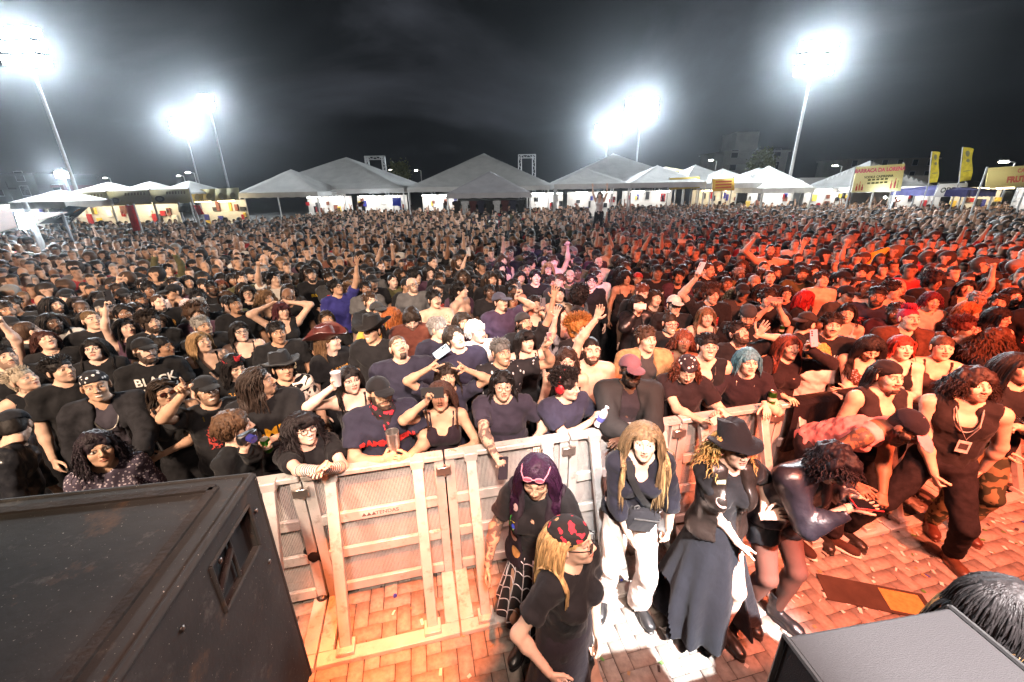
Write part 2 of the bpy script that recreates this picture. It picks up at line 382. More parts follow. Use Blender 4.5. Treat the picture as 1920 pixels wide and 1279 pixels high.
# ------------------------------------------------------------------ people
TONE = {'pale': (.66, .45, .36), 'light': (.58, .38, .285), 'mid': (.46, .28, .19), 'tan': (.36, .205, .13), 'brown': (.22, .115, .07), 'dark': (.10, .052, .032)}
HCOL = {'black': (.010, .008, .008), 'dark': (.022, .014, .010), 'brown': (.055, .030, .018), 'lbrown': (.13, .075, .04), 'auburn': (.12, .035, .018), 'red': (.35, .022, .02),
        'ginger': (.28, .085, .025), 'blond': (.42, .27, .12), 'dblond': (.25, .155, .075), 'gray': (.22, .21, .20), 'white': (.6, .58, .55), 'blue': (.045, .15, .21), 'purple': (.13, .02, .10), 'pink': (.4, .06, .1)}
TCOL = {'black': (.012, .012, .014), 'navy': (.024, .024, .042), 'gray': (.10, .10, .105), 'charcoal': (.04, .04, .043), 'white': (.62, .60, .58), 'brown': (.17, .065, .045), 'red': (.30, .02, .025),
        'blue': (.035, .04, .20), 'tan': (.34, .20, .10), 'green': (.05, .075, .04), 'pink': (.50, .16, .19), 'plum': (.06, .03, .05), 'olive': (.09, .085, .04), 'yellow': (.6, .42, .08), 'lilac': (.25, .24, .42)}

_HEADS = {}
def head_mesh(fem, jaw, h, beard, expr, shut, makeup, ph):
    """A head round its own centre, facing -y: (V, Q, mask)."""
    key = (fem, round(jaw, 2), h, beard, expr, shut, makeup, ph)
    if key in _HEADS: return _HEADS[key]
    F = Field((-.105, -.14, -.145), (.105, .125, .135), h)
    F.ell((0, .014, .036), (.074, .094, .080))
    F.ell((0, -.026, -.026), (.060 * jaw, .062, .083), .03)
    F.ell((0, -.034, -.072), (.049 * jaw, .046, .040), .03)
    F.ell((0, -.070, -.098), (.020 * jaw, .018, .016), .025)
    F.cone((0, .012, -.05), (0, .03, -.14), .05, .052, .02)
    for s in (-1, 1):
        F.ell((s * .040, -.060, -.026), .021, .025)
        F.ell((s * .034, -.089, .001), (.019, .013, .012), .012, 's')
        F.ell((s * .031, -.073, .002), (.0155, .0135, .0115), .003)
        F.cone((s * .012, -.083, .022), (s * .048, -.070, .020), .0085 if fem else .0105, .006, .012)
        F.ell((s * .0785, .012, -.006), (.009, .021, .032), .006, rm=rot('z', s * .35))
        F.ell((s * .0135, -.098, -.034), (.0095, .0095, .0075), .006)
    nw = .0085 if fem else .0105
    F.cone((0, -.084, .014), (0, -.109, -.029), .0075, nw, .010)
    F.ell((0, -.0895, -.0560), (.022, .0085, .0055), .005); F.ell((0, -.0885, -.0690), (.019, .0095, .0065), .005)
    F.ell((0, -.0985, -.0625), (.022, .006, .0016), .003, 's')
    V, Q = F.mesh(); M = np.zeros((len(V), 4)); x, y, z = np.abs(V[:, 0]), V[:, 1], V[:, 2]; fr = y < -.035
    br = (np.abs(x - .034) < .021) & (np.abs(z - (.0275 - .18 * np.abs(x - .030) + (.002 if fem else 0))) < (.0042 if fem else .0058)) & fr; M[br, 0] = .62 if fem else .78
    ev = ((x - .0315) / .0150) ** 2 + ((z - .002) / (.0064 if expr != 'wide' else .0085)) ** 2
    if shut: M[fr & (ev < 1.2) & (z < .001), 0] = .8
    else:
        M[fr & (ev < 1), 2] = 1.; ir = fr & ((x - .0315) ** 2 + (z - .003) ** 2 < (.0072 if fem else .0068) ** 2); M[ir, 2] = 0; M[ir, 0] = 1
        M[fr & (ev >= 1) & (ev < 1.75) & (z > .003), 0] = .75 if fem else .45
    if makeup: k = fr & (ev >= 1) & (((x - .036) / .026) ** 2 + ((z - .004) / .015) ** 2 < 1); M[k, 0] = np.maximum(M[k, 0], .72)
    lv = (x / .0235) ** 2 + ((z + .0625) / .0115) ** 2; M[fr & (lv < 1) & (y < -.07), 1] = 1. if fem else .6
    ml = fr & (x < .023) & (np.abs(z + .0627) < .0030)
    if expr in ('smile', 'open'):
        t = fr & (x < .019) & (np.abs(z + .0630) < .0052); M[t] = 0; M[t, 2 if expr == 'smile' else 0] = .9
    else: M[ml, 0] = .7
    if beard:
        lw = (z < -.038 - .35 * np.clip(-y - .02, 0, .2) + .02) & (z > -.135) & (y < .012) & (z < -.02)
        bm = np.zeros(len(V))
        if beard in ('full', 'stubble', 'long'):
            bm = ((z < -.050) & (x + .0 > -.1) & (y < .02) & ((z < -.076) | (x > .028) | (z > -.054))) | ((x > .052) & (z < .0) & (y > -.075) & (y < -.002) & (z > -.12))
            bm &= ~((lv < 1.05) & fr) & ~((z > -.048) & (x < .05)); bm = bm.astype(float)
        if beard in ('goatee', 'full', 'long'): bm = np.maximum(bm, ((x < .024) & (z < -.078) & (y < -.04)).astype(float))
        if beard in ('goatee', 'full', 'mous', 'long', 'stubble'): bm = np.maximum(bm, ((x < .030) & (np.abs(z + .0485) < .0055) & (y < -.07)).astype(float))
        nn = normals(V, Q); amt = {'full': .008, 'long': .013, 'goatee': .008, 'mous': .005, 'stubble': .001}[beard]
        V = V + nn * (bm * amt * (1 + .5 * wob(V, 120)))[:, None]
        if beard == 'long': V[:, 2] -= bm * np.clip(-(z + .07), 0, .05) * .9
        M[:, 0] = np.maximum(M[:, 0], bm * (.55 if beard == 'stubble' else .92))
    _HEADS[key] = (V, Q, M); return _HEADS[key]

_HANDS = {}
def hand_mesh(kind, h):
    """A right hand at its wrist: fingers +z, palm -y, thumb +x."""
    if (kind, h) in _HANDS: return _HANDS[kind, h]
    F = Field((-.075, -.11, -.03), (.11, .04, .20), h)
    F.cone((0, 0, -.03), (0, 0, .012), .027, .025, .01, rm=I3, ry=.72)
    F.cone((.004, 0, .02), (.012, -.002, .080), .024, .021, .012, rm=I3, ry=.55); F.cone((-.006, 0, .02), (-.020, -.002, .076), .022, .020, .012, rm=I3, ry=.55)
    cur = {'relax': (.30, .42, .46, .5), 'grip': (.95, 1.0, 1.05, 1.1), 'horns': (.05, 1.55, 1.6, .08), 'open': (.08, .05, .08, .14), 'point': (.05, 1.45, 1.5, 1.55), 'fist': (1.5, 1.55, 1.55, 1.6), 'flat': (.2, .2, .22, .25), 'peace': (.04, .06, 1.5, 1.6)}[kind]
    for i, (mx, ln) in enumerate(((.031, .074), (.0105, .083), (-.0105, .077), (-.030, .060))):
        p = np.array([mx, -.001, .083 - .004 * abs(i - 1)]); a = 0.; sp = (.5 - i) * (.11 if kind in ('open', 'horns', 'peace') else .035) + .03
        for j, (fr, w) in enumerate(((.46, 1.), (.30, 1.05), (.24, .7))):
            a += cur[i] * w; d = unit((math.sin(sp), -math.sin(a), math.cos(a))); q = p + d * ln * fr
            F.cone(p, q, .0092 - .0009 * j - (.0008 if i == 3 else 0), .0086 - .001 * j, .0035); p = q
    tuck = kind in ('horns', 'fist', 'point', 'peace'); p = np.array([.024, -.006, .022])
    for d, l, r0 in (((.62, -.40, .62), .044, .0125), ((.2, -.75, .62) if tuck else ((.30, -.62, .72) if kind == 'grip' else (.55, -.2, .8)), .030, .0105), ((-.75, -.5, .3) if tuck else ((-.05, -.65, .7) if kind == 'grip' else (.35, -.15, .9)), .024, .0092)):
        q = p + unit(d) * l; F.cone(p, q, r0, r0 - .001, .006); p = q
    _HANDS[kind, h] = F.mesh(); return _HANDS[kind, h]

_SHOES = {}
def shoe_mesh(kind):
    """A right shoe: ankle joint over the origin at z 0.09, toe towards -y."""
    if kind in _SHOES: return _SHOES[kind]
    F = Field((-.075, -.23, -.005), (.075, .12, .36), .008)
    F.cone((0, .035, .045), (0, -.10, .04), .040, .038, .03); F.ell((-.004, -.135, .036), (.046, .055, .036), .03)
    top = {'boot': .21, 'tall': .34, 'sneaker': .095, 'shoe': .085}[kind]; F.cone((0, .03, .06), (0, .035, top), .044, .050 if kind != 'tall' else .058, .03, cap=True)
    F.ell((0, -.05, .008), (.052, .150, .022), .004); F.plane((0, 0, 0), (0, 0, -1))
    _SHOES[kind] = F.mesh(); return _SHOES[kind]

def ik(S, T, l1, l2, hint):
    d = T - S; D = np.linalg.norm(d); D2 = min(max(D, abs(l1 - l2) + .03), l1 + l2 - .008); u = d / max(D, 1e-6); T = S + u * D2
    a = (l1 * l1 - l2 * l2 + D2 * D2) / (2 * D2); hh = math.sqrt(max(l1 * l1 - a * a, 0)); hv = np.asarray(hint, float); hv = hv - u * (hv @ u)
    return S + u * a + unit(hv) * hh, T

def core(sp):
    """Joints of trunk and head in the person's own frame (feet at 0, facing -y)."""
    s = sp.get('ht', 1.72) / 1.72; f = sp['sex'] == 'f'; w = sp.get('w', 1.); L = R(sp.get('lean', 3)); J = {'s': s, 'f': f, 'w': w}
    Rp = rot('x', .25 * L); Rc = rot('z', R(sp.get('twist', 0))) @ rot('y', R(sp.get('tilt', 0))) @ rot('x', L)
    P = np.array([0, .02 + .25 * math.sin(L), .93 * s - sp.get('squat', 0)]); J['P'] = P; J['Rp'] = Rp; J['Rc'] = Rc
    up = unit(Rp[:, 2] + Rc[:, 2]); J['W'] = P + up * .13 * s; J['C'] = J['W'] + Rc @ np.array([0, 0, .19]) * s; J['N'] = J['W'] + Rc @ np.array([0, .012, .375]) * s
    sh = (.158 if f else .179) * s * (1 + .5 * (w - 1)); J['sh'] = sh
    for k, g in (('R', -1), ('L', 1)): J['S' + k] = J['W'] + Rc @ np.array([g * sh, .005, .325 * s])
    Rh = rot('z', R(sp.get('hy', 0))) @ rot('x', R(-sp.get('hp', 0))) @ rot('y', R(sp.get('hr', 0))); J['Rh'] = Rh
    hs = sp.get('hs', 1.01 if not f else .98); J['hs'] = hs
    J['H'] = J['N'] + Rc @ np.array([0, -.012, .05]) * s + Rh @ np.array([0, -.012, .092]) * hs
    return J

ARM = {'down': ((.27, -.05, .80), 'relax', (.3, .8, -.2)), 'rail': ((.15, -.42, 1.25), 'relax', (.9, .2, -.6)), 'railc': ((-.06, -.36, 1.25), 'flat', (1, .0, -.4)),
       'chest': ((-.02, -.25, 1.22), 'flat', (.8, .3, -.8)), 'face': ((.05, -.36, 1.56), 'grip', (.6, .1, -1)), 'up': ((.30, -.18, 1.98), 'open', (.8, .3, -.3)), 'high': ((.14, -.22, 2.06), 'grip', (.8, .2, -.4)),
       'horns': ((.26, -.24, 1.72), 'horns', (.6, .3, -1)), 'cup': ((.16, -.34, 1.30), 'grip', (.7, .3, -.8)), 'fist': ((.26, -.2, 1.95), 'fist', (.8, .3, -.3)), 'point': ((.22, -.28, 1.85), 'point', (.7, .3, -.6)),
       'head': ((.13, .07, 1.66), 'relax', (1, -.25, .25)), 'clap': ((.03, -.30, 1.36), 'open', (.8, .2, -.8)), 'fold': ((-.13, -.21, 1.13), 'flat', (.9, .1, -.7)), 'hip': ((.24, -.03, .99), 'fist', (1, .6, 0))}
def limbs(sp, J, toloc=None):
    s = J['s']; J['hands'] = {}
    for k, g in (('R', -1), ('L', 1)):
        a = sp.get(k, 'down')
        if isinstance(a, tuple) and a[0] == 'px':
            T = toloc(a[1], a[2], a[3]); kind, hint = a[4], np.array([g * .7, .3, -.8]); pn = a[5] if len(a) > 5 else None; fd = a[6] if len(a) > 6 else None
        else:
            t, kind, h = ARM[a]; T = np.array([g * t[0], t[1], t[2]]) * s; hint = np.array([g * h[0], h[1], h[2]]); pn = fd = None
            if a in ('rail', 'railc'): T[2] = 1.235; pn = (0, 0, -1)
            if a in ('chest', 'fold'): pn = (0, 1, .2)
            if a in ('face', 'high'): pn = (-g * .6, -.5, 0); fd = (-g * .25, -.25, 1)
            if a == 'head': pn = (-g, -.3, 0)
        E, Wr = ik(J['S' + k], np.asarray(T, float), .295 * s, .255 * s, hint); J['E' + k] = E; J['Wr' + k] = Wr
        f = unit(fd) if fd is not None else unit(Wr - E)
        if pn is None: pn = (0, -1, 0) if f[2] > .4 else ((-g, .3, 0) if f[2] < -.5 else (-g * .4, .0, -1))
        pn = np.asarray(pn, float); pn = unit(pn - f * (pn @ f)); tx = np.cross(-pn, f); J['hands'][k] = (kind, np.stack([tx, -pn, f], 1), Wr)
    lg = sp.get('legs', ((-.11, .0), (.11, .02)))
    for k, g, q in (('R', -1, lg[0]), ('L', 1, lg[1])):
        hp = J['P'] + np.array([g * .085 * s * J['w'] ** .5, 0, -.03]); an = np.array([q[0] * s, q[1] + .02, .085]); kn, an = ik(hp, an, .435 * s, .43 * s, (g * .1, -1, 0)); J['hip' + k], J['kn' + k], J['an' + k] = hp, kn, an
        J['toe' + k] = q[2] if len(q) > 2 else g * 12.

def trunk(F, J, g=0., arms=None, neck=True, legs=False, bust=True, k=.04):
    s, f, w = J['s'], J['f'], J['w']; Rc, Rp = J['Rc'], J['Rp']; c = lambda x, y, z: J['W'] + Rc @ (np.array([x, y, z]) * s); A = lambda *v: np.array(v) * s + g
    wd = w ** .6
    F.ell(J['P'] + np.array([0, .005, 0]), A(.170 * wd if f else .160 * wd, .112 * w, .125), k, rm=Rp)
    F.ell(c(0, -.012 * w, .03), A((.128 if f else .145) * w, .098 * w, .15), k, rm=Rc)
    if w > 1.12: F.ell(c(0, -.055, .0), A(.13 * w, .095 * w, .12), .05, rm=Rc)
    F.ell(c(0, 0, .19), A((.142 if f else .163) * wd, .105 * wd, .16), k, rm=Rc)
    F.cone(J['SR'] + (J['SL'] - J['SR']) * .1, J['SL'] + (J['SR'] - J['SL']) * .1, .053 * s + g, .053 * s + g, k)
    for q in 'RL':
        F.cone(J['N'] + (J['S' + q] - J['N']) * .2 - Rc[:, 2] * .0, J['S' + q], .045 * s + g, .05 * s + g, .05)
    if f and bust:
        b = sp_b(J)
        for q in (-1, 1): F.ell(c(q * .072, -.088, .185), A(.060 * b, .058 * b, .062 * b), .03, rm=Rc)
    elif not f:
        for q in (-1, 1): F.ell(c(q * .075, -.065, .235), A(.075, .048, .06), .04, rm=Rc)
    if neck: F.cone(J['N'] - Rc[:, 2] * .03, J['H'] + J['Rh'] @ np.array([0, .014, -.05]), (.056 if f else .066) * s * w ** .3, (.045 if f else .054) * J['hs'], .03)
    if legs:
        for q in 'RL':
            F.cone(J['hip' + q], J['kn' + q], (.088 if f else .085) * s * wd + g, .054 * s * wd + g, .04); F.cone(J['kn' + q], J['an' + q], .054 * s * wd + g, .034 * s + g, .02)
            F.ell(J['kn' + q] + (J['an' + q] - J['kn' + q]) * .3 + np.array([0, .02, 0]), A(.05, .052, .10), .03)
def sp_b(J): return J.get('bust', 1.)
def arm(F, J, q, g, t0, t1, k=.03, cap=True, flare=0.):
    """Arm q between t0 and t1 (0 shoulder, 1 elbow, 2 wrist)."""
    s, w = J['s'], J['w'] ** .55 * (.9 if J['f'] else 1.); S, E, Wr = J['S' + q], J['E' + q], J['Wr' + q]
    r0, r1, r2 = .052 * s * w, .041 * s * w, .0265 * s * w ** .5
    if t0 < 1:
        te = min(t1, 1.); b = S + (E - S) * te; F.cone(S, b, r0 + g, r0 + (r1 - r0) * te + g + flare, k, cap=cap and t1 <= 1)
    if t1 > 1:
        te = min(t1, 2.) - 1; F.cone(E, E + (Wr - E) * te, r1 + g, r1 + (r2 - r1) * te + g + flare, k, cap=cap); F.ell(E + (Wr - E) * .28, np.array([1, 1, 1]) * (r1 * 1.04 + g), .03)

def bounds(J, legs=False, pad=.14):
    keys = ['P', 'W', 'C', 'N', 'SR', 'SL', 'ER', 'EL', 'WrR', 'WrL'] + (['knR', 'knL', 'anR', 'anL'] if legs else [])
    p = np.array([J[k] for k in keys]); lo, hi = p.min(0) - pad, p.max(0) + pad; lo[:2] = np.minimum(lo[:2], J['P'][:2] - .28); hi[:2] = np.maximum(hi[:2], J['P'][:2] + .28); return lo, hi

def hairshell(J, t=.012, line=.0, back=-.07, h=.008, noise=.006, f=90, vol=(1, 1, 1), side=.02, fringe=0.):
    F = Field((-.16, -.17, -.16), (.16, .19, .2), h)
    F.ell((0, .016, .036), (np.array([.074, .094, .080]) + t) * np.array(vol)); F.ell((0, .05, -.02), (np.array([.062, .05, .07]) + t * .7), .03)
    F.ell((0, -.125 + line, -.05 - fringe), (.070, .085, .098), .012, 's')
    for q in (-1, 1): F.ell((q * .10, -.03, -.055), (.06, side + .035, .06), .012, 's')
    F.plane((0, .06, back), (0, -.5, -1))
    V, Q = F.mesh(); return V + normals(V, Q) * (noise * (wob(V * np.array([1, 1, .6]), f) + .5 * wob(V, f * 2.3, 2)))[:, None], Q
def locks(J, rg, n=90, length=.45, wave=0., wf=30., r=.006, part=0., bangs=False, steps=13, puff=.0, back_only=False, front=.0, thick=1., under=False, tail=0):
    """Locks of hair growing from the scalp, falling past face, neck and shoulders; head frame in, person frame out."""
    u = rg.uniform(size=n); a = rg.uniform(-math.pi, math.pi, n); el = np.arcsin(np.clip(u * 1.05 - .12, -1, 1))
    d = np.stack([np.sin(a) * np.cos(el), np.cos(a) * np.cos(el), np.sin(el)], 1)
    keep = ~((d[:, 1] < -.35) & (d[:, 2] < .42)) & ~((np.abs(d[:, 0]) > .8) & (d[:, 1] < -.1) & (d[:, 2] < .1)); d = d[keep]
    if under: d = d[d[:, 2] < .42]
    n = len(d)
    rad = np.array([.078, .098, .084]); c0 = np.array([0, .014, .036]); p = c0 + d * rad
    sx = np.sign(p[:, 0] - part + 1e-4); out = np.stack([sx * .62, np.where(d[:, 1] < 0, .55, .35), np.full(n, .05)], 1)
    if back_only: out[:, 0] *= .3; out[:, 1] = 1.
    Rh, H, hs = J['Rh'], J['H'], J['hs']; tp = lambda q: H + (q * hs) @ Rh.T
    P = tp(p); D = (0.55 * d + out * .6) @ Rh.T; D /= np.linalg.norm(D, axis=1, keepdims=True)
    caps = [(J['SR'], J['SL'], .078), (J['N'], J['C'], .12), (J['C'], J['W'], .135)]
    for q in 'RL': caps.append((J['S' + q], J['E' + q], .062))
    ln = length * rg.uniform(.72, 1.08, n); st = ln / steps; path = [P.copy()]; ph = rg.uniform(0, 6.28, n); wd = rg.normal(size=(n, 3)) * .5; wd[:, 2] *= .3
    drop = np.array([0, .06, -1.])
    for i in range(steps):
        D = D * .5 + drop * .5 * (1 - puff); D += (np.stack([np.cos(ph + i * wf * .05), np.sin(ph + i * wf * .05), np.zeros(n)], 1) + wd * .3) * wave
        if puff: D += (P - H) / (np.linalg.norm(P - H, axis=1, keepdims=True) + 1e-6) * puff * .5
        D /= np.linalg.norm(D, axis=1, keepdims=True); P = P + D * st[:, None]
        q = (P - H) @ Rh / hs; e = (q - c0) / (rad + .008); m = np.linalg.norm(e, axis=1); ins = m < 1; q[ins] = c0 + e[ins] / m[ins, None] * (rad + .008)
        fc = (q[:, 1] < -.042) & (q[:, 2] < .07) & (q[:, 2] > -.17); q[fc, 0] = np.sign(q[fc, 0] + 1e-5) * np.maximum(np.abs(q[fc, 0]), .072); q[fc, 1] = np.maximum(q[fc, 1], -.062 if front == 0 else -.2)
        P = tp(q)
        for a_, b_, rr in caps:
            ab = b_ - a_; t = np.clip(((P - a_) @ ab) / (ab @ ab), 0, 1); v = P - (a_ + t[:, None] * ab); m = np.linalg.norm(v, axis=1); ins = m < rr + .012
            P[ins] = (a_ + t[:, None] * ab)[ins] + v[ins] / (m[ins, None] + 1e-6) * (rr + .012)
        path.append(P.copy())
    P = np.stack(path, 1)[:, tail:]; tt = np.linspace(0, 1, steps + 1 - tail); rr = r * thick * (1 - .75 * tt ** 2.2) * rg.uniform(.6, 1.25, n)[:, None]
    return tubes(P, rr, 4, 1.7, ref=(0, .15, 1))
def hair_mesh(sp, J, rg, q=1.):
    """The hair in the person's frame, or None."""
    st = sp['hair'][0]; Rh, H, hs = J['Rh'], J['H'], J['hs']; M = Mesh(); tp = lambda V: H + (V * hs) @ Rh.T; h = .007 if q >= .9 else .010
    hat = sp.get('hat') and sp['hat'][0] not in ('headband', 'headphone'); n = lambda k: int(k * sp.get('hn', 1.) * (2.6 if q >= .9 else .8) * (.7 if hat else 1)); hn = sp.get('hn', 1.); tk = (1. if q >= .9 else 1.75) / hn ** .5
    def shell(t=.012, **kw):
        if q < .9 and st != 'afro': t *= .75
        if hat: t = min(t, .006); kw['noise'] = .001; kw.pop('vol', 0)
        V, Q = hairshell(J, t=t, h=h, **kw); M.add(tp(V), Q)
    def lk(k, length, wave=0., wf=20., r=.005, **kw):
        if q < .9: kw['puff'] = kw.get('puff', 0.) * .7; length *= .9
        if hat and length < .12: return
        M.add(*locks(J, rg, n(k), length, wave, wf, r * tk, under=bool(hat), **kw))
    hl = sp.get('hl')
    if st == 'bald': return None
    if st == 'buzz': shell(t=.003, noise=.0008, line=-.004, back=-.05)
    elif st == 'short': shell(t=.012, noise=.004, f=80); lk(150, .042, .35, 20, .0045, steps=4, puff=.72)
    elif st == 'crop': shell(t=.009, noise=.002, f=120, line=.002); lk(120, .028, .3, 20, .004, steps=3, puff=.8)
    elif st == 'mop': shell(t=.020, noise=.006, f=60, fringe=-.012); lk(220, .095, .22, 20, .0055, steps=6, part=.02)
    elif st == 'long': shell(t=.010, noise=.002); lk(420, hl or .50, .045, 22, .0042)
    elif st == 'wavy': shell(t=.012, noise=.003); lk(520, hl or .48, .10, 26, .0038)
    elif st == 'curly': shell(t=.018, noise=.007, f=55); lk(560, hl or .42, .50, 28, .0036, puff=.12, steps=18)
    elif st == 'big': shell(t=.03, noise=.010, f=45); lk(620, hl or .34, .65, 30, .0037, puff=.25, steps=16)
    elif st == 'bob': shell(t=.016, noise=.003); lk(420, hl or .22, .09, 20, .0045, steps=9, puff=.06)
    elif st == 'afro': shell(t=.048, noise=.007, f=60, vol=(1.05, 1, 1.05), back=-.10); lk(480, .125, .7, 40, .0045, steps=6, puff=.97)
    elif st == 'curlytop': shell(t=.022, noise=.008, f=60); lk(340, .08, .9, 40, .005, steps=6, puff=.85)
    elif st in ('bun', 'tied'):
        shell(t=.006, noise=.0015, line=-.004)
        if st == 'bun':
            F = Field((-.07, .02, .03), (.07, .16, .18), h); F.ell((0, .085, .105), .042); V, Q = F.mesh(); M.add(tp(V + normals(V, Q) * (.006 * wob(V, 90))[:, None]), Q)
        else: lk(50, .3, .1, 20, .006, back_only=True)
    elif st == 'pony': shell(t=.007, noise=.002, line=sp.get('recede', -.004)); lk(110, .45, .12, 20, .006, back_only=True)
    elif st == 'bangs':
        shell(t=.012, noise=.002); lk(420, hl or .42, sp.get('wave', .06), 22, .0042)
        x = np.linspace(-.055, .055, 21); P = np.stack([np.stack([x * (.75 + .25 * t), -.045 - .055 * np.sin(t * 1.45) + 0 * x, .112 - .088 * t ** 1.5 + 0 * x], 1) for t in np.linspace(0, 1, 6)], 1)
        V, Q = tubes(P, .006 * np.linspace(1, .6, 6), 4, 1.3); M.add(tp(V), Q)
    elif st == 'mohawk':
        shell(t=.003, noise=.0006, line=-.004, back=-.05); x = rg.normal(size=160) * .012; th = rg.uniform(-.75, 1.7, 160)
        P = np.stack([np.stack([x * (1 + .5 * t), .016 + np.sin(th) * (.09 + .045 * t), .036 + np.cos(th) * (.078 + .055 * t)], 1) for t in np.linspace(0, 1, 4)], 1)
        V, Q = tubes(P, .006 * np.array([1, 1, .8, .3]), 4, 1.2); M.add(tp(V), Q)
    return M
def cap_mesh(kind, h=.007):
    F = Field((-.12, -.24, -.02), (.12, .24, .16), h); s = 1 if kind == 'capback' else -1
    F.ell((0, .014, .04), (.087, .107, .088)); F.ell((0, .014, .02), (.080, .099, .083), .004, 's'); F.plane((0, 0, .036), (0, s * .18, -1))
    if kind == 'brim': F.d[:] = .5
    if kind not in ('beanie', 'dome'): F.ell((0, s * .125, .032), (.072, .082, .010), .008, rm=rot('x', -s * .22)); F.ell((0, .014, .128), .007, .004)
    V, Q = F.mesh(); return V, Q
def bandana_mesh(h=.007):
    F = Field((-.13, -.14, -.13), (.13, .24, .16), h); F.ell((0, .014, .038), (.083, .104, .089)); F.plane((0, -.05, .036), (0, -.25, -1))
    F.ell((0, .118, .0), (.026, .020, .02), .015); F.cone((.01, .125, -.005), (.045, .155, -.09), .018, .010, .012); F.cone((-.01, .125, -.005), (-.03, .16, -.10), .018, .010, .012)
    V, Q = F.mesh(); return V + normals(V, Q) * (.0035 * wob(V * np.array([1, .5, 1.6]), 60))[:, None], Q
def hat_mesh(brim=.20, crown=.115, curl=.05, droop=0., pinch=.02, slouch=0.):
    prof = [(.002, crown * .93), (.05, crown), (.075, crown * .93), (.086, crown * .5), (.094, .004), (.11, -.002), (brim * .75, 0), (brim, .004), (brim + .003, -.002), (brim, -.007), (brim * .75, -.009), (.10, -.010), (.088, -.02), (.083, .03)]
    def fn(V):
        r = np.hypot(V[:, 0], V[:, 1]); b = np.clip((r - .09) / (brim - .09), 0, 1); x = V[:, 0] / np.maximum(r, 1e-6); V[:, 2] += b ** 1.5 * (curl * x ** 2 * 1.6 - droop) + .006 * wob(V, 30)
        t = np.clip(V[:, 2] / crown, 0, 1) * (r < .09); V[:, 2] -= pinch * t * np.exp(-(V[:, 0] / .03) ** 2); V[:, 1] *= 1.15; V[:, 1] += slouch * t ** 1.5; return V
    return lathe(prof, 32, fn)
def glasses_mesh(M, tp, sun=False, up=0., r=.0028):
    """Frames before the eyes (or pushed up on the hair); returns the lens mesh piece."""
    a = np.linspace(0, 2 * math.pi, 19)
    for g in (-1, 1):
        c = np.stack([g * .033 + .024 * np.cos(a), -.103 + .06 * up + 0 * a + .012 * np.abs(np.cos(a)) * 0, .0 + up + .0185 * np.sin(a)], 1); V, Q = tubes(c[None], r, 5); M.add(tp(V), Q)
        V, Q = tubes(np.array([[(g * .056, -.101 + .06 * up, .005 + up), (g * .074, -.06 + .05 * up, .008 + up), (g * .080, .01, .006 + up * .8)]]), r, 5); M.add(tp(V), Q)
    V, Q = tubes(np.array([[(-.010, -.104 + .06 * up, .003 + up), (0, -.108 + .06 * up, .006 + up), (.010, -.104 + .06 * up, .003 + up)]]), r, 5); M.add(tp(V), Q)
    LM = Mesh()
    for g in (-1, 1):
        F = Field((g * .033 - .03, -.115 + .06 * up, -.025 + up), (g * .033 + .03, -.09 + .06 * up, .025 + up), .004); F.ell((g * .033, -.1025 + .06 * up, up), (.0235, .004, .018)); V, Q = F.mesh(); LM.add(tp(V), Q)
    return LM

